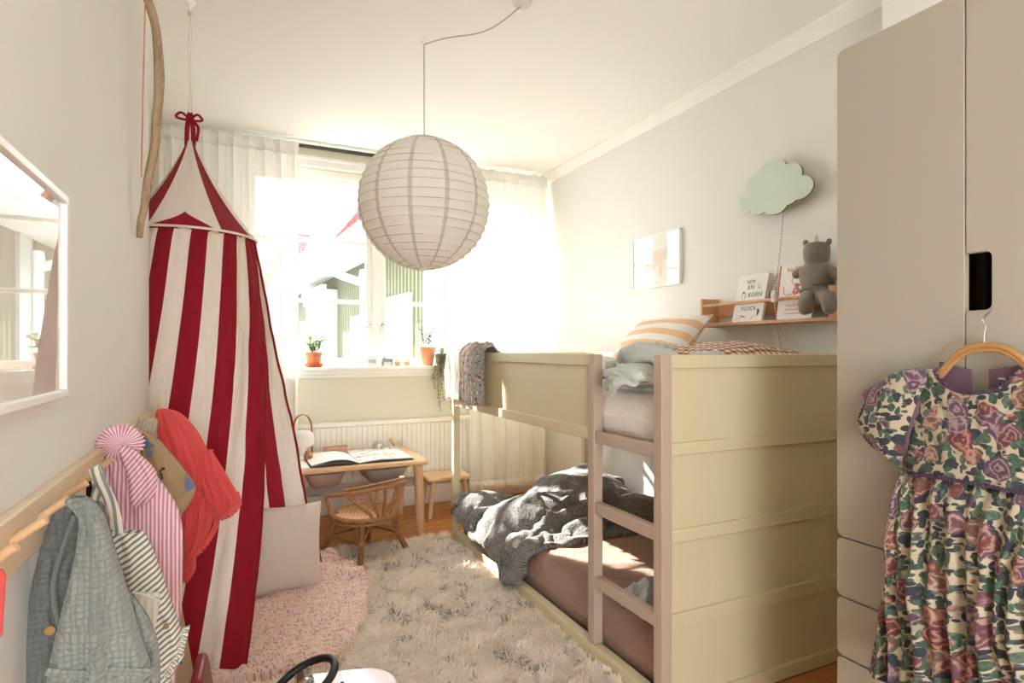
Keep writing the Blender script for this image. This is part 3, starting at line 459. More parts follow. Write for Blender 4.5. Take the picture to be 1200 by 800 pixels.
MINT_Y = [1097,-2,-4,-9,-10,-4,6,-3,-11,-6,-15,-15,-11,-9,-3,-10,-6,-13,-13,-1,-15,3,1,-7,-14,-13,-11,1,0,-11,-15,-12,-10,-5,-10,-9,262,0,-6,-10,-7,2,-11,7,1,-16,-6,-17,-11,-7,-7,-11,-9,-11,-11,-15,2,-8,-9,-2,
-6,-11,-14,-11,-4,-4,-10,-10,-9,-12,-5,-9,258,2,-5,-4,-6,-9,-4,-2,3,-2,-16,-6,-12,-5,-11,-24,-9,-5,-12,-4,-11,-9,-13,-7,-5,-5,-2,-12,-16,-9,-2,-12,-11,-5,-11,-8,268,-6,-3,9,0,-15,-10,-11,-2,1,0,-5,
-12,-14,-14,-18,-13,-8,-12,-5,-2,-8,-8,-11,-14,-8,-2,-11,-4,-15,-9,-9,-12,-9,-8,-7,267,-2,-2,-3,11,-1,-10,-12,-16,-8,1,5,-11,-9,-22,-14,-12,-12,-12,-10,-1,-4,-3,-5,-13,-8,-9,-4,-11,-10,-15,-10,-10,-12,-13,-9,
275,3,-9,-3,-1,5,0,-6,-14,-14,-8,2,-8,-9,-20,-18,-12,-2,-10,-7,-15,-5,-4,-3,-6,-12,-12,-6,-6,-10,-11,-17,-12,-2,-12,-13,278,-5,2,-7,-5,0,0,-4,-2,-9,-8,-12,-8,-9,-10,-21,-10,-15,-11,-7,-3,-7,-5,-10,
-5,-15,-8,-8,-6,-9,-12,-5,-12,-15,-3,-16,281,-8,-3,1,-6,-4,-1,-7,-2,-5,-4,-14,-15,-7,-17,-13,-9,-8,-8,-9,-13,-7,-4,-8,-7,-14,-10,-6,-7,-8,-11,-12,-10,-9,-10,-2,268,-10,4,-3,1,-1,-9,-1,-8,-6,-7,-8,
-12,-15,-9,-17,-9,-10,-5,-7,-9,-15,0,-4,-10,-12,-8,-14,-7,-8,-11,-10,-12,-10,-12,12,252,-8,3,6,-1,0,-7,-7,-5,-8,-6,-12,-13,-12,-12,-15,-6,-11,-9,-10,-7,-5,-9,-5,-1,-5,-12,-13,-13,-9,-9,-11,-10,-13,-12,-1,
260,1,-4,1,1,0,-6,-4,-2,-11,-7,-4,-13,-17,-15,-13,-9,-4,-10,-5,-13,-9,-10,-5,-3,-2,-7,-11,-13,-13,-7,-13,-10,-12,0,-1,249,11,-5,-6,0,0,-8,-5,-8,-4,-10,-7,-12,-15,-8,-12,-11,-12,-6,-4,-8,-7,-11,-10,
-10,-6,-4,-11,-9,-14,-7,-5,-12,-8,-15,-4,270,9,-6,-6,1,-3,-3,-11,-8,-10,-8,-12,-15,-12,-9,-13,-9,-8,-7,-6,-5,-13,3,-8,-12,-8,-9,-9,-12,-9,-14,-6,-1,-9,-12,-14,275,10,-3,-4,-5,-4,-10,-8,-8,-9,-11,-13,
-7,-18,-12,0,-13,-4,-13,-6,-8,-5,-11,-2,-6,-18,-9,-9,-2,-11,-11,-15,-5,-14,-8,10,267,-1,3,-8,2,-2,-9,-13,-13,-9,-7,-11,-17,-3,-12,-13,-3,-14,-10,-8,-6,-11,-10,-3,-6,-6,-10,-11,-14,-1,-13,-10,-13,0,-12,-5,
284,2,-7,-9,8,-8,-8,-7,-10,-16,-14,-11,-8,-23,-4,-11,-4,-5,-6,-14,-12,-3,-6,-11,-7,-10,-9,-11,-5,-12,-2,-12,-14,5,-10,-14,286,13,-5,-10,-10,-5,-4,-12,-7,-11,-17,-13,-12,-12,-16,0,-14,-5,-9,1,-17,-11,-7,-5,
-8,-11,-8,-15,-9,3,-14,-9,2,-13,-1,-12,280,12,1,-6,-7,-14,-11,-4,-7,-16,-13,-13,-14,-13,-11,-11,-1,-15,-6,-8,-11,-9,-9,-6,-10,-8,-10,-3,-12,-7,-5,-7,-1,-10,-1,-12,268,14,-1,-6,-9,-8,-3,-12,-10,-9,-10,-11,
-12,-14,-9,-13,-12,-3,-11,-9,-8,-12,-5,-4,-9,-13,-3,-9,-4,-8,-6,-10,-10,-3,-12,4,260,9,-5,4,-11,-11,-10,-5,-3,-5,-11,-12,-11,-14,-12,-9,-11,-9,-11,-3,-10,-10,-10,-9,-3,-9,-11,-12,-9,3,-5,-12,-8,-9,-10,-3,
260,12,-2,-4,-6,-9,-12,-5,-5,-5,-4,-11,-11,-12,-12,-10,-7,-12,-8,-9,-6,-9,-9,-9,-10,-14,-11,-11,-14,0,3,-3,-10,-13,-4,-12,258,10,-1,-6,-3,-7,-12,-7,-5,1,-11,-4,-8,-11,-9,-13,-10,-7,-11,-8,-12,-10,-3,-11,
-12,-14,-14,-14,-11,-6,1,-3,2,-7,-12,-12,257,6,0,-4,-4,-1,-8,-13,-8,-6,-2,-9,-8,-11,-4,-6,-8,-7,-10,-12,-11,-11,-5,-15,-12,-8,-14,-15,-15,-10,-3,4,-6,5,-13,-12,246,8,0,-4,-1,-5,-2,-7,-12,-9,-5,-3,
-12,-10,-9,-8,-4,-6,-1,-9,-11,-12,-15,-8,-15,-14,-11,-10,-10,-12,-15,0,2,5,-12,-7,241,5,4,-3,-5,-5,-9,-3,-12,-8,-5,-4,-9,-11,-8,-7,-8,-5,-6,-7,-10,-9,-11,-11,-9,-10,-12,-14,-13,-11,-12,-7,-4,9,2,-14,
239,5,1,-7,-5,5,-4,-15,-4,-10,-6,-7,-11,-11,-10,-5,-7,-7,-6,-8,-10,-14,-10,-8,-12,0,-10,-14,-6,-16,-14,-8,-2,0,9,-13,233,4,-1,-5,2,-2,-1,-6,-7,-5,-10,-15,-12,-11,-10,-5,-7,-7,-7,-10,-6,-13,-12,-11,
-9,-9,-3,-8,-14,-7,-1,-5,-9,-7,-2,3,229,-8,0,-1,0,-2,4,-2,-6,-11,-12,-14,-11,-8,0,-9,-4,-8,-10,-11,-11,-6,-15,-16,-8,-15,-10,-4,-4,-11,-2,3,1,-9,1,-6,234,-10,-9,-9,1,6,-1,-2,-9,-9,-7,-7,
-13,-4,-10,1,-9,-8,-13,-5,-15,-12,-12,-11,-10,-8,-10,-4,-6,-11,3,-6,2,-3,1,-7,228,-11,-9,-3,-7,-3,5,-4,-6,-7,-15,-3,-1,-12,-6,-10,3,-16,-9,-14,-13,-9,-11,-13,-13,-2,0,-15,-7,3,0,-1,-8,4,-3,-5,
212,-9,-10,-6,-6,5,-1,4,-11,-4,-5,-8,-8,-2,-10,-8,-9,-1,-18,-10,-12,-18,-10,-13,-16,-5,8,-3,-15,-6,-1,5,7,1,-15,-14,218,-10,3,-7,-9,-7,1,2,3,-8,-4,-2,-8,-9,0,-11,-11,-11,-6,-17,-16,-6,-10,-13,
-13,-12,-1,-2,-5,-8,-1,0,-3,9,-5,-15,209,-11,9,2,-7,-9,-8,-4,-5,0,1,-1,-1,-8,-16,-2,-9,-12,-15,-8,-13,-13,-9,-8,-11,-11,3,-9,-6,-6,5,-1,-4,-6,3,-13,195,-2,0,7,-1,-2,-4,-11,-13,-7,0,-2,
-6,4,-7,-17,-12,-6,-8,-11,-11,-9,-4,-6,-12,-12,-9,1,-10,2,-7,-2,-7,6,-9,3]
MINT_Z = [602,-11,-7,-12,-12,-15,-8,-7,0,4,11,12,3,6,10,-8,-6,-7,-9,-2,-2,-6,-7,-5,2,2,-1,-7,-1,-4,0,2,5,-5,-5,-4,98,-3,-12,-10,-12,-17,-17,7,-2,5,8,5,3,12,17,-6,-11,-10,-9,-8,6,-3,-10,3,
-1,-6,-1,-1,-4,6,-2,1,-4,-1,-4,-9,83,13,-12,-10,-15,-18,-11,-8,5,14,0,9,5,3,6,11,-9,-9,-11,-1,-6,-10,-1,-7,1,2,6,-6,3,-2,6,-6,-2,1,-4,-10,78,2,0,-11,-23,-12,-6,-12,0,12,17,2,
11,4,-13,6,-3,-4,-3,-6,-1,-8,-6,-2,-1,-5,1,8,-4,6,-6,5,-3,-9,7,-12,62,3,-3,-4,-12,-21,-8,-3,2,3,16,12,-9,7,1,-10,-4,-3,1,0,2,0,-6,-9,-1,-1,8,-1,1,0,0,-4,-7,4,-1,-7,
42,5,-4,-2,-3,-9,-9,-8,3,13,1,10,-13,0,-1,0,-4,-9,0,2,6,4,0,-3,-2,-1,0,0,7,1,-4,-3,-4,-14,-1,-9,37,8,-6,2,-1,-4,-5,-3,6,5,6,11,-13,-12,-5,-3,-1,3,-3,-1,-2,2,1,1,
6,-14,-1,5,7,10,3,-9,-9,-1,-10,-11,29,2,-1,-3,4,1,-3,-5,12,9,7,3,-3,-12,-11,-7,-8,-3,2,1,4,6,-4,1,1,2,-8,1,2,9,13,-3,-8,-6,-8,-10,11,-3,-3,6,2,2,4,9,-5,8,10,-3,
5,-4,-5,-13,-12,-9,-3,0,7,9,11,3,-5,3,-6,1,-7,0,12,9,-1,-10,-11,-3,-1,-6,-5,2,5,-1,7,10,12,-9,7,4,-3,-2,-2,-8,-2,-8,-7,-3,1,3,11,11,8,-1,-5,-4,1,-8,-2,10,9,-4,-10,-16,
16,-5,-7,-6,0,3,7,1,9,13,-8,-1,1,-7,-6,1,1,3,-7,-3,4,-5,2,5,12,8,4,-6,-6,-1,-7,-4,8,9,-15,-15,28,-7,-6,-4,-1,5,6,-2,1,-1,13,-9,-5,-9,-8,2,1,9,4,3,4,1,-4,3,
-6,5,6,3,8,-4,-9,-10,-5,12,-8,-16,42,-6,-9,-5,-2,4,5,0,0,-1,-4,2,-8,-3,-15,5,4,2,0,0,10,-2,13,1,-3,5,7,2,-11,6,-3,-11,-10,-8,-3,-1,50,-1,-7,-9,0,0,-1,-5,-5,-5,2,-3,
-11,2,-6,-10,5,2,13,5,-10,16,3,10,3,-12,0,12,-11,-4,8,-1,-12,0,-9,-12,60,1,0,-5,-6,-3,-7,-2,-4,-13,-8,-3,3,-11,-8,-5,3,11,4,8,2,4,4,9,5,5,-9,-6,4,-12,2,9,-3,-16,3,-15,
63,3,3,-4,-4,-6,-4,-6,-9,-8,-11,-6,-9,-3,-5,-4,-2,5,8,8,6,-6,7,7,6,8,8,-8,-9,2,-12,-5,8,-15,-1,-2,73,-4,2,-2,-3,-14,-11,6,-6,-11,-8,-8,-9,-9,-2,4,-8,2,3,5,3,7,0,0,
5,10,10,3,-4,-13,4,-2,-14,1,-13,7,64,13,3,-9,-10,-6,-12,-10,2,-9,-7,1,-10,-7,-1,-6,0,-3,3,4,3,3,5,0,0,1,10,11,-4,-5,-14,5,-14,11,-13,-1,66,7,11,-1,-7,-12,-13,-11,-3,-1,-8,-6,
-6,-6,-4,1,-3,-2,9,3,3,4,2,0,0,8,-6,5,-6,-10,-7,3,-11,12,-1,-16,76,7,-2,-1,-4,-12,-9,-3,2,-5,-12,-6,-4,-7,-2,-1,1,3,5,1,2,3,6,4,-6,8,1,4,-12,-11,-11,-10,-4,8,8,-14,
74,11,3,-4,-15,-14,-7,-5,4,2,-4,-8,-5,-8,-1,-2,-1,4,2,9,-1,1,7,2,1,1,0,3,-8,-16,-5,-13,-8,-3,12,-6,76,11,-11,5,-7,-14,-5,-9,-9,2,8,-1,-6,-10,-5,0,4,2,7,4,5,7,-1,5,
-2,0,0,-7,-11,-8,-9,-14,-2,-7,3,6,65,19,-5,-11,-5,-3,-9,-4,-8,-10,1,7,-6,-4,3,0,2,0,8,9,7,6,2,2,-2,-4,-5,-4,-8,-10,-12,-9,-6,-4,3,3,52,15,9,-6,-8,-11,1,-8,-8,-7,-10,-1,
-4,0,1,4,7,6,11,10,9,5,-7,10,1,-5,-7,-7,-9,-10,-10,-11,-2,1,2,-2,48,15,-9,-7,-4,5,-4,-6,-3,-9,-12,-12,-5,-2,3,5,2,9,8,8,10,11,8,-11,12,-10,1,0,-6,-12,-11,-7,-4,4,-5,6,
40,15,-9,-6,-9,-10,-4,3,-10,-11,-12,-7,-5,-1,4,4,3,4,11,9,7,8,7,7,-1,-14,-5,2,3,-1,-4,-6,-1,-3,0,-1,29,17,-3,-15,-7,-8,3,-14,-6,-17,-8,-5,-1,5,7,4,3,2,7,10,7,-4,5,5,
6,-4,-11,-11,5,0,5,7,3,1,-4,-10,21,21,-1,-13,-12,1,-16,-11,-7,-1,-10,-2,6,6,-3,5,3,5,8,10,1,-9,-1,-2,7,4,-4,-12,-12,3,6,8,12,-3,4,-2,19,0,4,-4,-8,-14,1,-11,-10,-6,-4,-6,
3,14,5,1,0,9,3,12,4,-10,-2,-9,-8,5,-6,-5,-5,-4,12,-1,15,8,-12,2,31,10,-17,-6,-9,2,-11,1,-8,-9,-8,0,-2,8,16,5,-1,2,10,2,-1,3,-6,-4,-8,-10,-7,-7,-6,0,11,10,5,17,-8,-6,
26,13,-5,-13,-8,-11,3,7,-11,-10,-9,1,4,1,11,15,-3,0,10,6,-2,3,-3,-7,-6,-16,-16,-13,-7,6,12,10,9,13,7,-4,16,2,-5,-13,-10,-4,6,8,-4,-11,-8,-8,4,10,8,6,8,-1,13,6,0,-8,-8,1,
-10,-16,-15,-7,-12,-1,10,10,13,10,12,-3,21,-5,-10,-4,-9,-13,2,9,7,-3,-8,-4,-4,5,13,12,7,1,-2,11,1,-3,-7,-19,-9,-11,-14,-10,1,-3,14,9,7,3,10,0,37,-20,-9,-8,-8,-7,-2,2,5,5,-3,-5,
4,10,10,7,3,-8,9,-4,-1,-6,-8,-5,-9,-14,-12,-14,0,8,5,10,7,6,5,15]
# ================================================================= ROOM
def m_paint(name, rgb, rough=0.75):
    t = NT(name); c = S(*rgb)
    n = t.noise(t.coord('Object'), 90, 4)
    return t.bsdf(c, rough, t.bump(n, 0.04, 0.002), 0.25)

M_WALL = m_paint('wall_paint', (229, 227, 221))
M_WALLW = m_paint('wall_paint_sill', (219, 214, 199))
M_CEIL = m_paint('ceiling_paint', (245, 243, 238))
M_TRIM = m_paint('trim_paint', (240, 238, 231), 0.4)
M_WINW = plain('window_white', (243, 242, 238), 0.35)

def m_floor():
    t = NT('pine_floor')
    co = t.coord('Object')
    br = t.n('TexBrick', {'Vector': co, 'Scale': 1.0, 'Mortar Size': 0.0035, 'Mortar Smooth': 0.2, 'Bias': 0.0, 'Brick Width': 2.3, 'Row Height': 0.105,
                          'Color1': S(208, 144, 78), 'Color2': S(192, 124, 62), 'Mortar': S(52, 26, 12)}, offset=0.37, offset_frequency=2)
    g = t.noise(t.coord('Object', (1.5, 26, 26)), 5, 5, 0.6)
    kn = t.voro(t.coord('Object', (2.2, 7, 7)), 1.6)
    k = t.step(kn.outputs['Distance'], 0.13, 0.03)
    col = t.mix(t.math('MULTIPLY', t.step(g, 0.4, 0.7), 0.55), br.outputs[0], S(140, 78, 32))
    col = t.mix(t.math('MULTIPLY', k, 0.75), col, S(96, 48, 20))
    nrm = t.bump(t.math('SUBTRACT', 1.0, br.outputs[1]), 0.5, 0.004)
    return t.bsdf(col, 0.38, nrm, 0.4)

def struct(name, mb, mats, parent=None, **kw):
    o = mb.build(name, mats, parent, smooth=kw.pop('smooth', False), **kw)
    if parent is None: o['kind'] = 'structure'
    return o

ZC = 2.60; XR = 2.32; XL = -0.27; YW = 4.35; YC = 2.39; YB = -1.4; RX0, RX1, RZ1 = REAR
struct('floor', MB().box(-1.0, XR + 0.1, YB, YW + 0.1, -0.06, 0.0), m_floor())
struct('ceiling', MB().box(-1.0, XR + 0.1, YB, YW + 0.3, ZC, ZC + 0.08), M_CEIL)
# left wall: a thick block up to the outside corner, then the recess with the tent
struct('wall_left', MB().box(-1.0, XL, YB, YC, 0, ZC), M_WALL, bevel=0.006)
struct('wall_recess', MB().box(-1.0, -0.86, YC, YW, 0, ZC), M_WALL)
struct('wall_right', MB().box(XR, XR + 0.1, YB, YW + 0.3, 0, ZC), M_WALL)
struct('wall_pier', MB().box(2.13, XR, 0.1, 1.35, 0, ZC), m_paint('pier_paint', (238, 235, 228)))
WX0, WX1, WZ0, WZ1 = 0.05, 2.27, 1.03, 2.47
wb = MB()
wb.box(-1.0, WX0, YW, YW + 0.3, 0, ZC); wb.box(WX1, XR, YW, YW + 0.3, 0, ZC)
wb.box(WX0, WX1, YW, YW + 0.3, 0, WZ0); wb.box(WX0, WX1, YW, YW + 0.3, WZ1, ZC)
struct('wall_window', wb, M_WALLW)
# unseen wall behind the viewer, its opening added and sized to let sky light in
struct('wall_rear', MB().box(-1.0, RX0, YB - 0.1, YB, 0, ZC).box(RX1, XR + 0.1, YB - 0.1, YB, 0, ZC).box(RX0, RX1, YB - 0.1, YB, RZ1, ZC), M_WALL)
# crown moulding along the right wall
prof = [(0, 0), (-0.052, 0), (-0.052, -0.012), (-0.04, -0.02), (-0.03, -0.04), (-0.014, -0.055), (-0.012, -0.068), (0, -0.068)]
struct('trim_1', MB().prism(prof, lambda a, b, d: (XR + a, d, ZC + b), 1.35, YW), m_paint('crown_paint', (243, 241, 234), 0.5), smooth=True)
struct('baseboard_window', MB().box(-0.86, XR, YW - 0.022, YW, 0, 0.145).box(-0.86, XR, YW - 0.028, YW, 0.125, 0.145), M_TRIM, bevel=0.004)
struct('baseboard_right', MB().box(XR - 0.02, XR, 1.35, YW - 0.03, 0, 0.14), M_TRIM, bevel=0.004)
# sill board with moulded front edge and apron strip
sb = MB().box(0.05, XR, YW - 0.09, YW + 0.12, 1.03, 1.056).box(0.07, XR, YW - 0.055, YW, 1.0, 1.03).box(0.08, XR, YW - 0.03, YW, 0.975, 1.0)
struct('trim_2', sb, M_TRIM, bevel=0.006)
# head box over the casements
hb = MB().box(WX0, WX1, YW + 0.03, YW + 0.14, 2.42, 2.47).box(0.0, WX1 + 0.05, YW - 0.02, YW, 2.47, 2.53).box(0.0, WX1 + 0.05, YW - 0.035, YW, 2.515, 2.54)
struct('trim_3', hb, M_TRIM, bevel=0.005)

def m_glass():
    t = NT('window_glass')
    fr = t.schlick(0.06)
    tr = t.n('BsdfTransparent', {'Color': (0.97, 0.98, 0.97, 1)})
    gl = t.n('BsdfGlossy', {'Color': (1, 1, 1, 1), 'Roughness': 0.0})
    mx = t.n('MixShader', {0: fr, 1: tr.outputs[0], 2: gl.outputs[0]})
    t.t.links.new(mx.outputs[0], t.out.inputs[0])
    return t.m
M_GLASS = m_glass()
M_CHROME = plain('worn_chrome', (190, 188, 182), 0.25, metal=1.0)
M_DARK = plain('dark_metal', (40, 38, 36), 0.4, metal=0.6)

YS0, YS1 = YW + 0.055, YW + 0.105           # sash depth
def casement(i, x0, x1, hx):
    fr = MB(); z0, z1 = 1.058, 2.43
    st = 0.042
    fr.box(x0, x0 + st, YS0, YS1, z0, z1); fr.box(x1 - st, x1, YS0, YS1, z0, z1)
    fr.box(x0 + st, x1 - st, YS0, YS1, z0, z0 + 0.055); fr.box(x0 + st, x1 - st, YS0, YS1, z1 - 0.045, z1)
    for zb in (1.53, 1.965):
        fr.box(x0 + st, x1 - st, YS0 + 0.008, YS1 - 0.004, zb - 0.014, zb + 0.014)
    w = struct('window_%d' % i, fr, M_WINW, bevel=0.005)
    g = MB()
    for a, b in ((z0 + 0.05, 1.52), (1.54, 1.955), (1.975, z1 - 0.04)):
        y = YS1 - 0.012
        g.add([(x0 + st - 0.005, y, a), (x1 - st + 0.005, y, a), (x1 - st + 0.005, y, b), (x0 + st - 0.005, y, b)], [(0, 1, 2, 3)])
    g.build('window_pane', M_GLASS, w, smooth=False)
    if hx:
        h = MB().tube([(hx, YS0 + 0.002, 1.36), (hx, YS0 - 0.03, 1.36)], 0.007, 10)
        h.sphere((hx, YS0 - 0.036, 1.36), 0.014, 12, 8)
        h.lathe([(0.014, 0), (0.014, 0.004)], M=Matrix.Translation((hx, YS0 - 0.004, 1.36)) @ Matrix.Rotation(PI / 2, 4, 'X'), n=14)
        h.build('window_handle', M_CHROME, w)
    return w
casement(1, 0.085, 0.925, 0.90)
casement(2, 0.985, 1.575, 1.01)
casement(3, 1.635, 2.235, 0)
fb = MB()
for a, b in ((0.05, 0.085), (0.925, 0.985), (1.575, 1.635), (2.235, 2.27)):
    fb.box(a, b, YW + 0.05, YW + 0.13, 1.05, 2.45)
fb.box(0.05, 2.27, YW + 0.05, YW + 0.13, 2.43, 2.47)
struct('trim_4', fb, M_WINW, bevel=0.004)

# ================================================================= OUTSIDE
def m_siding():
    t = NT('green_board_siding')
    co = t.coord('Object')
    sx = t.n('SeparateXYZ', {0: co}).outputs[0]
    f = t.math('FRACT', t.math('MULTIPLY', sx, 1 / 0.17))
    st = t.math('MULTIPLY', t.step(f, 0.55, 0.60), t.step(f, 1.0, 0.95))
    col = t.mix(st, S(64, 63, 38), S(98, 97, 78))
    return t.bsdf(col, 0.8, t.bump(st, 0.6, 0.02), 0.2)
M_SIDE = m_siding()
M_OUTW = plain('outdoor_white_paint', (150, 150, 146), 0.6)
def m_tiles(name, a, b):
    t = NT(name)
    w = t.n('TexWave', {'Vector': t.coord('Object'), 'Scale': 1.3, 'Distortion': 0.3}, bands_direction='X').outputs[0]
    n = t.noise(t.coord('Object'), 3, 3)
    return t.bsdf(t.mix(t.math('ADD', t.math('MULTIPLY', w, 0.5), t.math('MULTIPLY', n, 0.4)), S(*a), S(*b)), 0.8, t.bump(w, 0.6, 0.05), 0.2)
M_TILE = m_tiles('red_roof_tile', (120, 56, 54), (98, 44, 44))
M_PANE = plain('house_pane', (130, 134, 132), 0.1, 0.6)

# neighbouring green house: local x runs along the facade away from the viewer, local y goes into the house
hx, hy = 2.47, 8.0
NH = thing('green_house', 'pale green wooden house with white trim and red tiled eave outside the window', 'house', (hx, hy, 0))
NH.rotation_euler = (0, 0, math.atan2(0.998, -0.0637))
def hpart(name, mb, m, parent=NH, **kw):
    return mb.build(name, m, parent, **{**dict(smooth=False), **kw})
# local y negative = into the house (to the right of the facade direction)
hpart('wall', MB().box(-0.05, 13.0, -5.0, 0.0, -3.5, 3.05), M_SIDE)
hpart('corner_board', MB().box(-0.13, 0.05, -0.2, 0.05, -3.5, 2.95), M_OUTW)
ro = MB()
Mr = Matrix.Translation((0, 0.75, 2.93)) @ Matrix.Rotation(math.radians(-33), 4, 'X')
ro.box(-0.7, 14.0, -4.4, 0.0, 0.0, 0.10, M=Mr)
hpart('roof', ro, M_TILE)
hpart('soffit', MB().box(-0.6, 14.0, -0.02, 0.72, 2.86, 2.92).box(-0.6, 14.0, 0.70, 0.74, 2.78, 2.98), plain('soffit_white', (226, 226, 220), 0.6))
g = MB().tube([(-0.6, 0.82, 2.93), (14.0, 0.82, 2.93)], 0.075, 10)
M_PIPEWHITE = plain('gutter_white', (206, 206, 202), 0.5)
hpart('gutter', g, M_PIPEWHITE, smooth=True)
d = MB().tube(catmull([(3.05, 0.82, 2.9), (3.05, 0.8, 2.72), (3.05, 0.55, 2.55), (3.05, 0.16, 2.42), (3.05, 0.10, 2.2), (3.05, 0.10, -3.4)], 24), 0.075, 12)
hpart('downspout', d, M_PIPEWHITE, smooth=True)
def hwin(x0, x1, z0, z1, bars=2):
    f = MB()
    f.box(x0 - 0.1, x0, 0, 0.06, z0 - 0.1, z1 + 0.1).box(x1, x1 + 0.1, 0, 0.06, z0 - 0.1, z1 + 0.1)
    f.box(x0, x1, 0, 0.06, z1, z1 + 0.1).box(x0, x1, 0, 0.08, z0 - 0.1, z0)
    xm = (x0 + x1) / 2
    f.box(xm - 0.04, xm + 0.04, 0, 0.05, z0, z1)
    for k in range(1, bars + 1):
        z = z0 + (z1 - z0) * k / (bars + 1); f.box(x0, x1, 0, 0.04, z - 0.02, z + 0.02)
    w = hpart('window_frame', f, M_OUTW)
    MB().box(x0, x1, 0.002, 0.015, z0, z1).build('pane', M_PANE, w, smooth=False)
hwin(0.75, 1.75, 0.55, 1.95)
hwin(3.35, 4.15, 0.3, 1.75)
hwin(9.4, 10.3, 0.6, 1.9)
hpart('corner_board', MB().box(2.55, 3.0, 0, 0.05, -3.5, 2.86), M_OUTW)
# white porch bay with dentil row
bay = MB().box(5.7, 8.3, 0, 0.25, -3.5, 2.55)
hpart('bay', bay, M_OUTW)
dn = MB()
for k in range(7):
    x = 5.75 + k * 0.38; dn.box(x, x + 0.16, 0.25, 0.33, 2.3, 2.55)
dn.box(5.65, 8.35, 0.25, 0.35, 2.55, 2.65)
hpart('dentil_row', dn, M_OUTW)

# houses further away with red roofs
def far_house(label, loc, rz, w, dp, hw, hr, dorm=False):
    h = thing('red_roof_house', label, 'house', loc, rz)
    hpart('wall', MB().prism([(-w / 2, -4), (w / 2, -4), (w / 2, hw), (0, hw + hr), (-w / 2, hw)], lambda a, b, q: (a, q, b), 0, dp), M_OUTW, h)
    L = math.hypot(w / 2, hr)
    r = MB()
    for sgn in (-1, 1):
        r.prism([(0, hw + hr), (sgn * (w / 2 + 0.4), hw - hr * 0.8 / w), (sgn * (w / 2 + 0.4), hw - hr * 0.8 / w + 0.3), (0, hw + hr + 0.35)], lambda a, b, q: (a, q, b), -0.4, dp + 0.4)
    hpart('roof', r, M_TILE, h)
    f = MB().box(-0.5, 0.5, -0.05, 0.0, hw - 1.0, hw + 0.3)
    hpart('window_frame', f, M_PANE, h)
    return h
far_house('white gabled house with red roof rising behind the green house eave', (4.75, 25.0, 0), 0.22, 2.6, 6.0, 5.3, 1.55)
far_house('low white house with red roof far left behind the green house', (2.6, 29.5, 0), -1.25, 6.0, 9.0, 4.5, 1.9)
struct('ground', MB().box(-30, 40, 5.2, 70, -3.8, -3.5), plain('yard_gravel', (120, 119, 112), 0.9))
# ================================================================= RADIATOR, CURTAINS, RAIL
rd = thing('radiator', 'long white panel radiator with flat top below the window sill behind the table', 'radiator', (1.0, YW, 0))
M_RAD = plain('radiator_enamel', (240, 238, 230), 0.35)
P = []
pb = MB()
RX, RW = 0.18, 1.78
xs = RX; pts = []
while xs < RW - 0.01:
    pts += [(xs, 0.0), (xs + 0.026, 0.0), (xs + 0.029, 0.007), (xs + 0.033, 0.007), (xs + 0.0362, 0.0)]; xs += 0.0362
yf = YW - 0.095
P = np.array([[(x, yf + d, z) for x, d in pts] for z in (0.225, 0.235, 0.615, 0.63)])
P[0, :, 1] += 0.01; P[-1, :, 1] += 0.004
pb.grid(P); pb.box(RX, pts[-1][0], yf + 0.012, yf + 0.05, 0.225, 0.63)
pb.build('ribbed_panel', M_RAD, rd, smooth=False, world=True)
obj('top_cover', MB().box(RX - 0.01, RW + 0.01, yf - 0.012, YW - 0.02, 0.63, 0.662), M_RAD, rd, bevel=0.006, world=True)
obj('end_cap', MB().box(RX - 0.008, RX + 0.004, yf - 0.006, YW - 0.02, 0.22, 0.64), M_RAD, rd, bevel=0.004, world=True)
obj('end_cap', MB().box(RW - 0.004, RW + 0.008, yf - 0.006, YW - 0.02, 0.22, 0.64), M_RAD, rd, bevel=0.004, world=True)
for x in (0.5, 1.5):
    obj('bracket', MB().box(x, x + 0.03, yf + 0.05, YW, 0.26, 0.6), M_RAD, rd, world=True)

for x in (RX + 0.04, RW - 0.04):  # tubes added as supports so the radiator does not float above the floor
    obj('support_pipe', MB().tube([(x, yf + 0.03, 0.0), (x, yf + 0.03, 0.23)], 0.009, 12), M_RAD, rd, world=True)
def m_curtain(name, alpha, through):
    t = NT(name); co = t.coord('UV')
    w1 = t.n('TexWave', {'Vector': co, 'Scale': 380.0, 'Distortion': 1.0}, bands_direction='X').outputs[0]
    n = t.noise(t.coord('UV', (30, 600, 1)), 1, 3)
    return t.bsdf(S(246, 243, 236), 0.9, t.bump(t.math('ADD', w1, n), 0.1, 0.001), 0.1, 0.1, through, S(244, 241, 234), alpha)
M_CURTL = m_curtain('curtain_voile_left', 0.05, 0.13)
M_CURTR = m_curtain('curtain_voile_right', 0.03, 0.14)

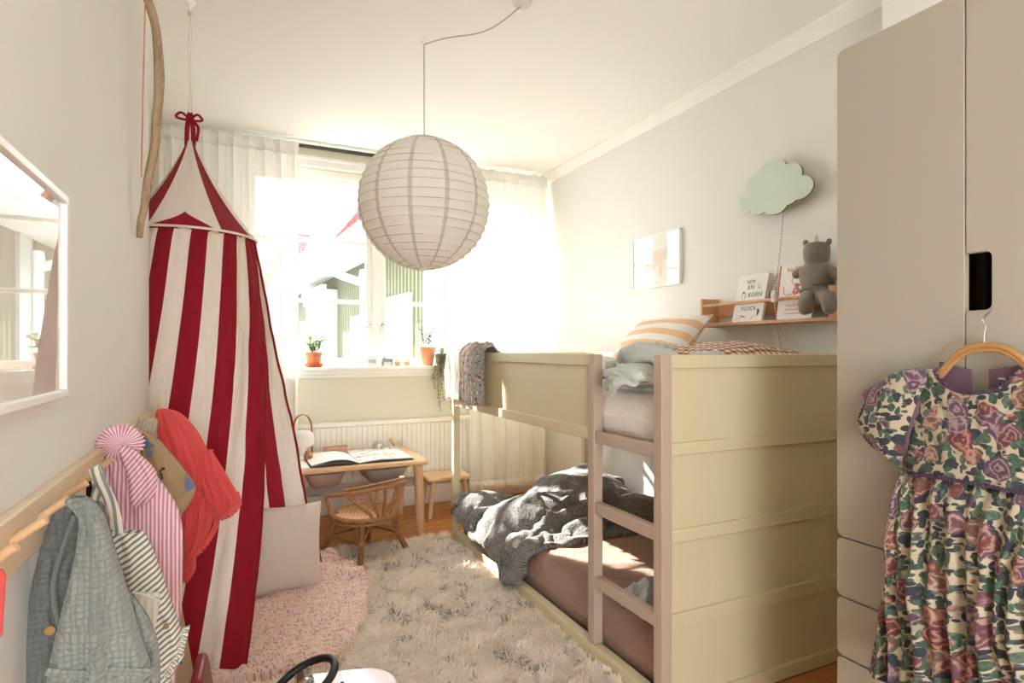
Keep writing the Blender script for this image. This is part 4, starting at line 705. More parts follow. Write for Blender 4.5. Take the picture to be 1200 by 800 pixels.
def curtain(name, label, x0, x1, y, zt, zb, nf, amp, seed, m, flare=0.0):
    n, r = 360, 60
    P = np.zeros((r, n, 3)); UV = np.zeros((r, n, 2))
    s = np.linspace(0, 1, n)
    for i in range(r):
        v = i / (r - 1); z = zb + (zt - zb) * v
        top = np.clip((v - 0.965) / 0.035, 0, 1); 
        warp = s + 0.012 * vnoise(s * 6, np.full(n, v * 1.5), seed) * (1 - top)
        ph = 2 * PI * nf * warp
        a = amp * (0.75 + 0.45 * vnoise(s * nf * 0.7, np.full(n, v * 1.2), seed + 3)) * (1 - 0.25 * top)
        y_ = y + a * np.sin(ph) + 0.35 * a * np.sin(2 * ph + 1.1 + 2 * v) + 0.012 * vnoise(s * 3, np.full(n, v * 2.2), seed + 5) * (1 - top)
        y_ += 0.006 * vnoise(s * nf * 2.2, np.full(n, v * 14), seed + 8) * (1 - v) ** 2
        x = x0 + (x1 - x0) * s + 0.006 * np.sin(2 * ph + v) + flare * (1 - v) ** 1.6 * (s - 0.0)
        zz = z + 0.012 * vnoise(s * nf, np.zeros(n), seed + 9) * (v < 0.02)
        P[i, :, 0] = x; P[i, :, 1] = y_; P[i, :, 2] = zz
        UV[i, :, 0] = s * (x1 - x0) * 1.5; UV[i, :, 1] = v * (zt - zb)
    c = thing(name, label, 'curtain', ((x0 + x1) / 2, y, zb))
    k = int(r * 0.955)
    MB().grid(P[:k + 1], UV=UV[:k + 1]).build('cloth', m, c, smooth='all', world=True)
    # heading tape: double layer band with sewn pleats
    Q = P[k:].copy(); Q[:, :, 1] -= 0.004
    MB().grid(Q, UV=UV[k:]).build('heading_band', M_CURTL, c, smooth='all', solid=0.003, world=True)
    Q = P[:3].copy(); Q[:, :, 1] -= 0.003
    MB().grid(Q, UV=UV[:3]).build('hem', m, c, smooth='all', solid=0.002, world=True)
    return c
curtain('curtain', 'white sheer curtain left of the window behind the striped tent', -0.42, 0.385, 4.17, 2.572, 0.02, 9.0, 0.024, 3, M_CURTL)
curtain('curtain', 'white sheer curtain right of the window in the corner behind the bunk bed', 1.62, 2.285, 4.17, 2.572, 0.08, 6.0, 0.018, 17, M_CURTR)
rl = thing('curtain_rail', 'thin dark curtain rail on the ceiling above the window', 'curtain rail', (0.95, 4.17, 2.55))
obj('rail', MB().box(-0.45, 2.30, 4.205, 4.223, 2.556, 2.578), plain('rail_metal', (60, 58, 54), 0.5), rl, world=True)
for k in range(4):
    obj('ceiling_bracket', MB().box(-0.3 + k * 0.83, -0.27 + k * 0.83, 4.20, 4.228, 2.578, ZC), M_TRIM, rl, world=True)

# ================================================================= BUNK BED
def m_bedpaint(name, rgb, rough=0.5):
    t = NT(name); co = t.coord('Object', (10, 10, 1.0)); n = t.noise(co, 6, 4)
    co2 = t.coord('Object', (1, 1, 1)); n2 = t.noise(co2, 3, 3)
    c = S(*rgb)
    col = t.mix(t.math('MULTIPLY', t.math('ADD', n, n2), 0.10), c, tuple(v * 0.6 for v in c[:3]) + (1,))
    return t.bsdf(col, rough, t.bump(n, 0.06, 0.002), 0.3)
M_BEDG = m_bedpaint('bed_khaki_paint', (212, 198, 160))
M_BEDP = m_bedpaint('ladder_pink_paint', (188, 166, 147))
BX0, BX1, BY0, BY1 = 1.217, 2.20, 1.466, 3.443
PW = 0.041
bed = thing('bunk_bed', 'low khaki painted bunk bed with pinkish ladder along the right wall', 'bunk bed', ((BX0 + BX1) / 2, (BY0 + BY1) / 2, 0))
def bp(name, mb, m=M_BEDG, bevel=0.003, parent=bed, **kw):
    return obj(name, mb, m, parent, bevel=bevel, world=True, **kw)
def post(x, y, m, z0=0.0):
    p = bp('post', MB().box(x, x + PW, y, y + PW, z0, 1.16), m)
    return p
p_near = post(BX0, BY0, M_BEDP); p_lad = post(BX0, 1.853, M_BEDP, 0.068)
post(BX0, BY1 - PW, M_BEDG); post(BX1 - PW, BY0, M_BEDG); post(BX1 - PW, BY1 - PW, M_BEDG)
p_near['label'] = 'pinkish corner post'; p_lad['label'] = 'pinkish ladder post'
for p, pts_ in ((p_near, [(BX0 + 0.021, BY0, z, 'y') for z in (1.142, 0.858, 0.578, 0.306)] + [(BX0, BY0 + 0.02, z, 'x') for z in (1.145, 0.585)]),
                (p_lad, [(BX0, 1.873, 1.145, 'x')])):
    for x, y, z, ax in pts_:
        R = Matrix.Translation((x, y, z)) @ (Matrix.Rotation(PI / 2, 4, 'X') if ax == 'y' else Matrix.Rotation(-PI / 2, 4, 'Y'))
        MB().lathe([(0.0075, -0.001), (0.0075, 0.001), (0.006, 0.002), (0.003, 0.0022), (0.0025, 0.0012)], n=16, M=R).build('screw', M_CHROME, p, world=True)
# near gable end: four recessed boards between five rails
ZR = [(1.115, 1.16), (0.836, 0.877), (0.554, 0.597), (0.277, 0.327), (0.0, 0.05)]
for y0, out in ((BY0, -1), (BY1 - PW, 1)):
    rails = ZR if out < 0 else ZR[:2]
    for a, b in rails:
        yy0, yy1 = (y0 + 0.004, y0 + 0.034) if out < 0 else (y0 + 0.006, y0 + 0.036)
        bp('end_rail', MB().box(BX0 + PW, BX1 - PW, yy0, yy1, a, b))
    for k in range(len(rails) - 1):
        a, b = rails[k + 1][1], rails[k][0]
        bp('end_panel', MB().box(BX0 + PW - 0.002, BX1 - PW + 0.002, y0 + 0.016, y0 + 0.026, a - 0.004, b + 0.004), bevel=0)
if True:
    bp('end_rail', MB().box(BX0 + PW, BX1 - PW, BY1 - 0.035, BY1 - 0.005, 0.0, 0.05))
# long sides
for x, ya in ((BX0, 1.853 + PW), (BX1 - PW, BY0 + PW)):
    bp('side_rail', MB().box(x + 0.004, x + 0.034, ya, BY1 - PW, 1.115, 1.16))
    bp('side_rail', MB().box(x + 0.004, x + 0.034, ya, BY1 - PW, 0.833, 0.878))
    bp('side_panel', MB().box(x + 0.016, x + 0.026, ya - 0.002, BY1 - PW + 0.002, 0.874, 1.119), bevel=0)
    bp('base_rail', MB().box(x, x + PW, BY0 + PW, BY1 - PW, 0.0, 0.066))
for a, b in ((0.828, 0.870), (0.560, 0.603), (0.284, 0.325)):
    bp('rung', MB().box(BX0 + 0.004, BX0 + PW - 0.004, BY0 + PW, 1.853, a, b), M_BEDP)
sl = MB()
for k in range(12):
    y = BY0 + 0.08 + k * 0.16
    sl.box(BX0 + PW, BX1 - PW, y, y + 0.07, 0.838, 0.856)
bp('slat_base', sl, wood('slat_wood', (216, 190, 150), (190, 156, 110)), bevel=0)

# ================================================================= MATTRESSES
def pad(x0, x1, y0, y1, z0, z1, rad, seed, wr=0.006, n=90, m=140, sag=0.0):
    """soft rounded slab, closed, wrinkled"""
    top = []
    u = np.linspace(-1, 1, n); v = np.linspace(-1, 1, m)
    U, V = np.meshgrid(u, v)
    hx_, hy_ = (x1 - x0) / 2, (y1 - y0) / 2
    X = (x0 + x1) / 2 + U * hx_; Y = (y0 + y1) / 2 + V * hy_
    dx = np.minimum(1 - np.abs(U), 1) * hx_; dy = np.minimum(1 - np.abs(V), 1) * hy_
    d = np.minimum(dx, dy)
    prof_ = np.sqrt(np.clip(1 - (1 - np.clip(d / rad, 0, 1)) ** 2, 0, 1))
    hh = (z1 - z0)
    Z = z0 + hh * (0.5 + 0.5 * prof_) + (ridge(X * 5, Y * 7, seed, 3)) * wr * prof_ + fbm(X * 2.3, Y * 2.3, seed + 5) * wr * 2 * prof_
    Zb = z0 + hh * (0.5 - 0.5 * prof_)
    mb = MB()
    UV = np.stack([X, Y], -1)
    mb.grid(np.stack([X, Y, Z], -1), UV=UV)
    mb.grid(np.stack([X, Y, Zb], -1)[:, ::-1], UV=UV[:, ::-1])
    return mb
def m_sheet(name, rgb, nscale=9):
    t = NT(name); co = t.coord('Object'); c = S(*rgb)
    n = t.noise(co, nscale, 4); n3 = t.n('TexNoise', {'Vector': co, 'Scale': 26.0, 'Detail': 3.0, 'Distortion': 1.6}).outputs[0]
    col = t.mix(t.math('MULTIPLY', n, 0.15), c, tuple(v * 0.7 for v in c[:3]) + (1,))
    return t.bsdf(col, 0.85, t.bump(t.math('ADD', t.math('MULTIPLY', n, 1.0), t.math('MULTIPLY', n3, 0.5)), 0.5, 0.02), 0.15, 0.1)
o = pad(BX0 + 0.043, BX1 - 0.05, BY0 + 0.045, BY1 - 0.05, 0.857, 1.005, 0.045, 5, wr=0.008).build('mattress', m_sheet('white_sheet', (246, 239, 231)), smooth='all')
tag(o, 'mattress with off-white fitted sheet on the upper bunk behind the ladder', 'mattress')
o = pad(BX0 + 0.05, BX1 - 0.06, BY0 + 0.05, BY1 - 0.05, 0.01, 0.20, 0.07, 9).build('mattress', m_sheet('brown_sheet', (156, 124, 107)), smooth='all')
tag(o, 'mattress with brown fitted sheet on the floor inside the lower bunk', 'mattress')

# ================================================================= WARDROBE
WXF = 1.40; WYA = 1.003
M_WARD = m_paint('wardrobe_lacquer', (169, 160, 143), 0.45)
wd = thing('wardrobe', 'tall greige wardrobe with drawers and dark handle notch on the right', 'wardrobe', (WXF + 0.29, WYA - 0.3, 0))
def wp(name, mb, m=M_WARD, parent=wd, bevel=0.003, **kw):
    return obj(name, mb, m, parent, bevel=bevel, world=True, **kw)
ysm = on_x(1131, 200, WXF).y                     # seam between the doors
WYB = ysm - (WYA - ysm)
ztop = on_x(983, 60.5, WXF).z; zdb = 0.70
wp('carcass', MB().box(WXF + 0.02, WXF + 0.60, WYB, WYA - 0.002, 0.06, 0.70).box(WXF + 0.02, WXF + 0.6, WYA - 0.02, WYA - 0.002, 0.7, ztop - 0.003)
   .box(WXF + 0.02, WXF + 0.6, WYB, WYB + 0.018, 0.7, ztop - 0.003).box(WXF + 0.02, WXF + 0.6, WYB, WYA - 0.002, ztop - 0.02, ztop - 0.003)
   .box(WXF + 0.585, WXF + 0.6, WYB, WYA - 0.002, 0.7, ztop - 0.003))
wp('plinth', MB().box(WXF + 0.05, WXF + 0.58, WYB + 0.02, WYA - 0.02, 0.0, 0.06))
def rounded(y0, y1, z0, z1, r, corners='abcd', n=6):
    pts = []
    for cn, cy_, cz, a0 in (('a', y0, z0, PI), ('b', y1, z0, 1.5 * PI), ('c', y1, z1, 0), ('d', y0, z1, 0.5 * PI)):
        if cn in corners:
            sy = 1 if cy_ == y0 else -1; sz = 1 if cz == z0 else -1
            for k in range(n + 1):
                a = a0 + 0.5 * PI * k / n
                pts.append((cy_ + sy * r + r * math.cos(a), cz + sz * r + r * math.sin(a)))
        else: pts.append((cy_, cz))
    return pts
fx = lambda a, b, d: (d, a, b)
# far door (left in view)
wp('door', MB().prism(rounded(ysm + 0.0012, WYA, zdb, ztop, 0.018, 'bc'), fx, WXF, WXF + 0.018), bevel=0.0015)
# near door with the notch cut at its edge along the seam
nz1 = on_x(1134, 297, WXF).z; nz0 = on_x(1134, 364, WXF).z
ny0 = on_x(1162, 330, WXF).y; ny1 = ysm - 0.0012
r_ = 0.012
outl = [(WYB, zdb), (ny1, zdb), (ny1, nz0)]
outl += [(ny0 + r_ - r_ * math.sin(a), nz0 + r_ - r_ * math.cos(a)) for a in np.linspace(0, PI / 2, 6)]
outl += [(ny0 + r_ - r_ * math.cos(a), nz1 - r_ + r_ * math.sin(a)) for a in np.linspace(0, PI / 2, 6)]
outl += [(ny1, nz1), (ny1, ztop), (WYB, ztop)]
wp('door', MB().prism(outl, fx, WXF, WXF + 0.018), bevel=0.0015)
for k in range(4):
    z1 = zdb - 0.004 - k * 0.1515; z0 = z1 - 0.1475
    wp('drawer', MB().prism(rounded(WYB, WYA, max(z0, 0.07), z1, 0.014, 'bc'), fx, WXF, WXF + 0.018), bevel=0.0015)
wc = MB()
for k, (dy, w_) in enumerate(((0.03, 0.018), (0.07, 0.022), (0.12, 0.02), (0.17, 0.02))):
    wc.box(WXF + 0.12, WXF + 0.5, ysm - 0.1 + dy, ysm - 0.1 + dy + w_, 0.75, 1.6)
o = wc.build('hanging_clothes', plain('dark_brown_clothes', (72, 54, 44), 0.9), wd, bevel=0.006, world=True)

# ================================================================= CHILDREN'S TABLE
M_TW = wood('table_beech', (222, 186, 148), (196, 152, 112), (1.2, 14, 14), 0.5, 0.5)
M_TLEG = wood('table_leg_beech', (214, 176, 138), (184, 140, 102), (14, 14, 1.2), 0.5, 0.5)
TX0, TX1, TY0, TY1, TZ = 0.285, 1.112, 3.575, 4.175, 0.482
tb = thing('table', 'low beech children\'s table with trays below the window', 'table', ((TX0 + TX1) / 2, (TY0 + TY1) / 2, 0))
def tp(name, mb, m=M_TW, parent=tb, bevel=0.003, **kw): return obj(name, mb, m, parent, bevel=bevel, world=True, **kw)
tp('table_top', MB().prism([(TX0, TY0), (TX1, TY0), (TX1, TY1), (TX0, TY1)], lambda a, b, d: (a, b, d), TZ - 0.034, TZ), bevel=0.012, seg=3)
tp('paper_inlay', MB().box(TX0 + 0.03, TX1 - 0.09, TY0 + 0.05, TY1 - 0.05, TZ, TZ + 0.0012), plain('white_paper', (246, 244, 240), 0.7), bevel=0)
for sx in (0, 1):
    for sy in (0, 1):
        x = TX0 + 0.065 if sx == 0 else TX1 - 0.055; y = TY0 + 0.06 if sy == 0 else TY1 - 0.06
        ox = -0.014 if sx == 0 else 0.014; oy = -0.012 if sy == 0 else 0.012
        tp('leg', MB().tube([(x, y, TZ - 0.034), (x + ox * 0.6, y + oy * 0.6, 0.24), (x + ox, y + oy, 0.0)], [0.031, 0.028, 0.022], 18), M_TLEG, bevel=0)
tp('tray_rail', MB().box(TX0 + 0.09, TX1 - 0.09, TY1 - 0.1, TY1 - 0.08, 0.41, 0.448))
def bin_box(x0, x1, lab, rgb):
    b = thing('storage_tray', lab, 'storage tray', ((x0 + x1) / 2, 3.8, 0.3))
    y0, y1, z0, z1 = TY0 + 0.01, TY0 + 0.42, 0.352, 0.443
    k = 0.045
    rings = []
    for q, (z, ins) in enumerate(((z0, k), (z0 + 0.02, k * 0.55), (z1 - 0.01, 0.0), (z1, 0.0))):
        rings.append([(x, y, z) for x, y in rounded(x0 + ins, x1 - ins, y0 + ins, y1 - ins, 0.05, 'abcd', 5)])
    inn = [[(x, y, z) for x, y in rounded(x0 + ins + 0.004, x1 - ins - 0.004, y0 + ins + 0.004, y1 - ins - 0.004, 0.046, 'abcd', 5)] for z, ins in ((z1, 0), (z0 + 0.024, k * 0.55), (z0 + 0.004, k))]
    mb = MB().grid(np.array(rings + inn), wrap_u=True)
    t = NT('tray_plastic'); c = S(*rgb)
    m = t.bsdf(c, 0.45, None, 0.4, 0, 0.35, c)
    mb.add([(x, y, z0) for x, y, _ in rings[0]], [tuple(range(len(rings[0]) - 1, -1, -1))])
    mb.build('tray', m, b, world=True)
    MB().grid(np.array([[(x, y, z1 - 0.004) for x, y in rounded(x0 - 0.012, x1 + 0.012, y0 - 0.008, y1 + 0.008, 0.055, 'abcd', 5)], [(x, y, z1) for x, y in rounded(x0 - 0.012, x1 + 0.012, y0 - 0.008, y1 + 0.008, 0.055, 'abcd', 5)], [(x, y, z1) for x, y in rounded(x0, x1, y0, y1, 0.05, 'abcd', 5)]]), wrap_u=True).build('rim', m, b, world=True)
    return b
bin_box(0.38, 0.60, 'pinkish translucent tray hanging under the table on the left', (200, 172, 162))
bin_box(0.72, 0.985, 'grey translucent tray hanging under the table near the right leg', (176, 174, 168))

# ================================================================= STOOL
st = thing('stool', 'small beech stool between the table and the bunk bed post', 'stool', (1.36, 4.02, 0))
SXC, SYC, SZ = 1.37, 4.02, 0.285
ol = rounded(SXC - 0.165, SXC + 0.165, SYC - 0.12, SYC + 0.12, 0.03)
obj('seat', MB().prism(ol, lambda a, b, d: (a, b, d), SZ - 0.028, SZ), wood('stool_beech', (226, 192, 150), (204, 164, 120), (1.2, 14, 14), 0.5, 0.5), st, bevel=0.008, world=True)
for sx in (-1, 1):
    for sy in (-1, 1):
        obj('leg', MB().tube([(SXC + sx * 0.115, SYC + sy * 0.08, SZ - 0.028), (SXC + sx * 0.15, SYC + sy * 0.11, 0)], [0.019, 0.015], 14), M_TLEG, st, world=True)

# ================================================================= RATTAN CHAIR
M_RAT = wood('rattan', (180, 128, 82), (122, 80, 46), (9, 9, 9), 0.5, 0.8, 0.2)
M_RAT2 = wood('rattan_dark', (150, 104, 64), (102, 65, 38), (9, 9, 9), 0.5, 0.8, 0.2)
RC = Vector((0.675, 3.405, 0))
rz = math.atan2(-0.135, 0.074) + PI / 2          # local -y = backrest side
ch = thing('rattan_chair', 'small rattan barrel chair with fan back at the table', 'chair', RC, rz)
def rp(name, mb, m=M_RAT, **kw): return obj(name, mb, m, ch, **kw)
def rim(a, r=0.185, z=0.44):
    return Vector((r * math.sin(a), -r * math.cos(a), z))
def toprail(a):                                   # a = 0 at the back, +-: to the front; barrel flares outwards
    q = abs(a) / 2.0
    return rim(a, 0.235 - 0.02 * q, 0.435 - 0.075 * q ** 1.5)
SZc = 0.25
seat = MB()
n_, k_ = 48, 10
P = np.zeros((k_ + 1, n_, 3)); UV = np.zeros((k_ + 1, n_ + 1, 2))
for i in range(k_ + 1):
    for j in range(n_):
        a = 2 * PI * j / n_; r = 0.165 * i / k_
        P[i, j] = (r * math.sin(a), r * math.cos(a), SZc - 0.006 - 0.008 * (1 - (i / k_) ** 2))
    for j in range(n_ + 1):
        UV[i, j] = (0.165 * i / k_ * math.sin(2 * PI * j / n_), 0.165 * i / k_ * math.cos(2 * PI * j / n_))
seat.grid(P, wrap_u=True, UV=UV)
t = NT('woven_seat')
w1 = t.n('TexChecker', {'Vector': t.coord('UV'), 'Scale': 62.0}).outputs[1]
w2 = t.n('TexWave', {'Vector': t.coord('UV'), 'Scale': 60.0}).outputs[0]
M_WOV = t.bsdf(t.mix(w1, S(222, 178, 140), S(196, 146, 106)), 0.6, t.bump(t.math('ADD', w1, w2), 0.5, 0.003), 0.3)
rp('seat', seat, M_WOV, smooth='all', solid=0.008)
rp('seat_ring', MB().tube([(0.172 * math.cos(a), 0.172 * math.sin(a), SZc - 0.008) for a in np.linspace(0, 2 * PI, 48, endpoint=False)], 0.013, 10, closed=True).tube([(0.168 * math.cos(a), 0.168 * math.sin(a), SZc - 0.035) for a in np.linspace(0, 2 * PI, 48, endpoint=False)], 0.009, 8, closed=True))
LG = [(0.165, -0.165), (-0.165, -0.165), (0.165, 0.165), (-0.165, 0.165)]
for x, y in LG:
    rp('leg', MB().tube([(x * 0.66, y * 0.66, SZc + 0.0), (x * 0.8, y * 0.8, 0.12), (x * 1.06, y * 1.06, 0.0)], [0.0165, 0.0165, 0.017], 12), M_RAT2)
    for zz in (0.115, SZc - 0.025):
        wr = MB()
        q = (SZc - zz) / SZc
        cxy = np.interp(zz, [0, 0.12, SZc], [1.06, 0.8, 0.66])
        wr.tube([(x * cxy + 0.0185 * math.cos(a), y * cxy + 0.0185 * math.sin(a), zz + 0.018 * a / 19) for a in np.linspace(0, 6 * PI, 34)], 0.003, 6)
        rp('cane_binding', wr, M_RAT)
for (a, b) in ((0, 1), (1, 3), (3, 2), (2, 0)):
    rp('stretcher', MB().tube([(LG[a][0] * 0.83, LG[a][1] * 0.83, 0.115), (LG[b][0] * 0.83, LG[b][1] * 0.83, 0.115)], 0.0065, 8), M_RAT2)
for x, y in LG:
    rp('brace', MB().tube([(x * 0.86, y * 0.86, 0.10), (x * 0.62, y * 0.62 * 0.3, 0.215)], 0.0045, 7).tube([(x * 0.86, y * 0.86, 0.10), (x * 0.62 * 0.3, y * 0.62, 0.215)], 0.0045, 7), M_RAT)
AR = np.linspace(-2.05, 2.05, 40)
rail = [toprail(a) for a in AR]
rp('top_rail', MB().tube(rail, 0.0115, 10))
rp('top_rail', MB().tube([p + Vector((0, 0, 0.018)) - Vector((p.x, p.y, 0)).normalized() * 0.006 for p in rail[8:-8]], 0.008, 8))
for sgn in (-1, 1):
    p = toprail(sgn * 2.05)
    rp('arm_post', MB().tube([p, p + Vector((-p.x * 0.05, 0.004, -0.03)), rim(sgn * 2.05, 0.175, SZc - 0.02)], 0.0105, 10))
fan = [-1.15, -0.62, -0.2, 0.2, 0.62, 1.15]
for a in fan:
    b = a * 0.42
    rp('back_rib', MB().tube(catmull([rim(b, 0.172, SZc - 0.02), rim(b * 1.05, 0.176, SZc + 0.02), rim(a * 0.75, 0.208, SZc + 0.09), toprail(a)], 14), 0.0105, 9), M_RAT)
wv = MB()
for k in range(14):
    q = (k + 1) / 15.5
    half = 0.48 + (1.15 - 0.48) * min(1.0, q * 1.05) ** 0.8
    pts_ = []
    for a in np.linspace(-half, half, 40):
        lo = rim(a * 0.6, 0.175, SZc + 0.015); hi = toprail(a)
        p = lo.lerp(hi, q)
        p = Vector((p.x, p.y, p.z)); n2 = Vector((p.x, p.y, 0)).normalized()
        pts_.append(p + n2 * 0.0012 * math.sin(a * 14 + k * PI))
    wv.tube(pts_, 0.0030, 6)
rp('woven_cane', wv, M_RAT)
# ================================================================= PAPER LANTERN
t = NT('lantern_paper')
co = t.coord('Object')
n = t.noise(co, 60, 4)
M_PAP = t.bsdf(t.mix(t.math('MULTIPLY', n, 0.12), S(246, 243, 237), S(226, 220, 210)), 0.9, t.bump(n, 0.1, 0.002), 0.1, 0, 0.45, S(246, 240, 230))
M_PAPB = fabric('lantern_paper_seam', (214, 205, 192), trans=0.2, bump=0.05)
LC = on_y(497, 47, 2.604); LX, LY = 0.787, 2.604
lzc = 1.843
LR = 0.300
ln = thing('paper_lantern', 'large round white rice paper lantern hanging from the ceiling before the window', 'pendant lamp', (LX, LY, lzc))
nr = 22
zt_, zb_ = LR * 0.985, -LR * 0.985
prof_ = []
for i in range(nr * 6 + 1):
    q = i / (nr * 6)
    th = 0.155 + (PI - 0.31) * q
    rib = abs(math.sin(PI * q * nr))
    r = LR * math.sin(th) - 0.0045 * rib
    prof_.append((r, -LR * math.cos(th)))
mbp = MB()
nA = 192
P = np.array([[(r * math.cos(2 * PI * j / nA), r * math.sin(2 * PI * j / nA), z) for j in range(nA)] for r, z in prof_])
seam = lambda i, j: 1 if (j % 16) < 2 else 0
mbp.grid(P, mi=seam, wrap_u=True)
mbp.build('paper_shade', [M_PAP, M_PAPB], ln, smooth='all')
wrb = MB()
for i in range(nr + 1):
    q = i / nr; th = 0.155 + (PI - 0.31) * q
    r = LR * math.sin(th) - 0.0006; z = -LR * math.cos(th)
    wrb.tube([(r * math.cos(a), r * math.sin(a), z + 0.002 * math.sin(a * 3 + i)) for a in np.linspace(0, 2 * PI, 72, endpoint=False)], 0.0011, 5, closed=True)
wrb.build('wire_hoops', plain('hoop_wire', (150, 142, 130), 0.6), ln)
fr = MB()
fr.tube([(0, 0, LR), (0, 0, LR + 0.0)], 0.002, 6) if False else None
for sgn in (1,):
    fr.tube([(-0.047, 0, LR * 0.985), (0, 0, LR * 0.93), (0.047, 0, LR * 0.985)], 0.0018, 6)
fr.tube([(0.015, 0, LR * 0.94), (0.015, 0, -LR * 0.97)], 0.0016, 6).tube([(-0.015, 0, LR * 0.94), (-0.015, 0, -LR * 0.97)], 0.0016, 6)
fr.build('spreader', M_CHROME, ln)
hook = on_z(497, 45, ZC)
outl_ = on_z(612, -3, ZC)
dv = Vector((hook.x - LX, hook.y - LY, 0))
MB().lathe([(0.022, LR * 0.80), (0.024, LR * 0.9), (0.02, LR * 0.97), (0.006, LR * 0.985)], n=20).build('bulb_holder', plain('white_plastic', (236, 234, 228), 0.4), ln)
cb = MB().tube([Vector((0, 0, LR * 0.97)), Vector((0.0, 0, 0.45)), Vector((dv.x, dv.y, ZC - lzc - 0.028))], 0.0028, 8)
a = Vector((dv.x, dv.y, ZC - lzc - 0.028)); b = Vector((outl_.x - LX, outl_.y - LY, ZC - lzc - 0.03))
pts_ = [a + (b - a) * q + Vector((0, 0, -0.045 * math.sin(PI * q) ** 1.0 * (1 - 0.3 * q) + 0.018 * math.sin(2 * PI * q))) for q in np.linspace(0, 1, 26)]
cb.tube(pts_, 0.0028, 8)
cb.build('cord', plain('cord_beige', (176, 168, 150), 0.6), ln)
hk = thing('ceiling_hook', 'white hook in the ceiling carrying the lantern cord', 'hook', hook)
MB().lathe([(0.014, 0), (0.014, -0.006), (0.004, -0.012)], n=16).build('base', M_TRIM, hk)
MB().tube([(0.011 * math.sin(q), 0, -0.022 - 0.011 * math.cos(q)) for q in np.linspace(-0.2, 5.2, 20)], 0.0025, 7).build('hook', M_TRIM, hk)
ol_ = thing('ceiling_outlet', 'white round ceiling outlet box where the lantern cord starts', 'ceiling outlet', outl_)
MB().lathe([(0.042, 0), (0.042, -0.012), (0.034, -0.03), (0.012, -0.034)], n=28).build('housing', plain('outlet_plastic', (214, 210, 200), 0.4), ol_)
# ================================================================= BEDDING
def gs(x, y, cx, cy, sx, sy, a=0.0):
    ca, sa = math.cos(a), math.sin(a); p = (x - cx) * ca + (y - cy) * sa; q = -(x - cx) * sa + (y - cy) * ca
    return np.exp(-(p / sx) ** 2 - (q / sy) ** 2)
def sstep(x, a, b):
    t = np.clip((x - a) / (b - a), 0, 1); return t * t * (3 - 2 * t)

def m_duvet():
    t = NT('dark_grey_print_cotton')
    co = t.coord('UV')
    v1 = t.voro(co, 150.0); n1 = t.noise(co, 260.0, 2)
    spots = t.step(t.math('ADD', v1.outputs['Distance'], t.math('MULTIPLY', n1, 0.7)), 0.62, 0.80)
    col = t.mix(spots, S(36, 38, 42), S(134, 131, 125))
    v2 = t.voro(co, 8.5)
    wob = t.noise(co, 26.0, 1)
    star = t.step(t.math('ADD', v2.outputs['Distance'], t.math('MULTIPLY', wob, 0.16)), 0.31, 0.28)
    keep = t.step(t.n('SeparateColor', {0: v2.outputs['Color']}).outputs[0], 0.45, 0.5)
    col = t.mix(t.math('MULTIPLY', star, keep), col, S(186, 178, 160))
    fine = t.n('TexNoise', {'Vector': co, 'Scale': 30.0, 'Detail': 4.0, 'Distortion': 2.2}).outputs[0]
    return t.bsdf(col, 0.9, t.bump(fine, 0.55, 0.012), 0.15, 0.1)
def folded(name, label, shape, steps, mat_, w, h, thick, squash=1.0):
    """a cover whose relaxed fold shape is stored as vertex steps; given its filling by the thickness"""
    n, m = shape
    V = np.stack([np.cumsum(np.array(c)) for c in steps], -1) * 0.002
    V[:, 2] = V[:, 2].min() + (V[:, 2] - V[:, 2].min()) * squash
    mb = MB(); UV = np.stack(np.meshgrid(np.linspace(0, w, n), np.linspace(0, h, m)), -1)
    mb.grid(V.reshape(m, n, 3), UV=UV)
    o = mb.build(name, mat_, smooth='all')
    md = o.modifiers.new('filling', 'SOLIDIFY'); md.thickness = thick; md.offset = 0.0
    md = o.modifiers.new('round', 'SUBSURF'); md.levels = 2; md.render_levels = 2
    return tag(o, label, 'duvet')
folded('duvet', 'crumpled dark grey patterned duvet on the lower bunk', DUVET_GRID, (DUVET_X, DUVET_Y, DUVET_Z), m_duvet(), 1.48, 1.36, 0.042)

def m_linen(name, rgb):
    t = NT(name); co = t.coord('UV'); c = S(*rgb)
    n = t.noise(co, 7, 4); fine = t.n('TexNoise', {'Vector': co, 'Scale': 22.0, 'Detail': 5.0, 'Distortion': 2.5}).outputs[0]
    wv = t.noise(co, 500, 2)
    col = t.mix(t.math('MULTIPLY', t.math('ADD', n, wv), 0.16), c, tuple(v * 0.55 for v in c[:3]) + (1,))
    return t.bsdf(col, 0.9, t.bump(fine, 0.5, 0.012), 0.15, 0.15)
folded('duvet', 'crumpled pale mint linen duvet on the upper bunk behind the ladder', MINT_GRID, (MINT_X, MINT_Y, MINT_Z), m_linen('mint_linen', (200, 204, 194)), 1.25, 1.15, 0.020, 0.72)

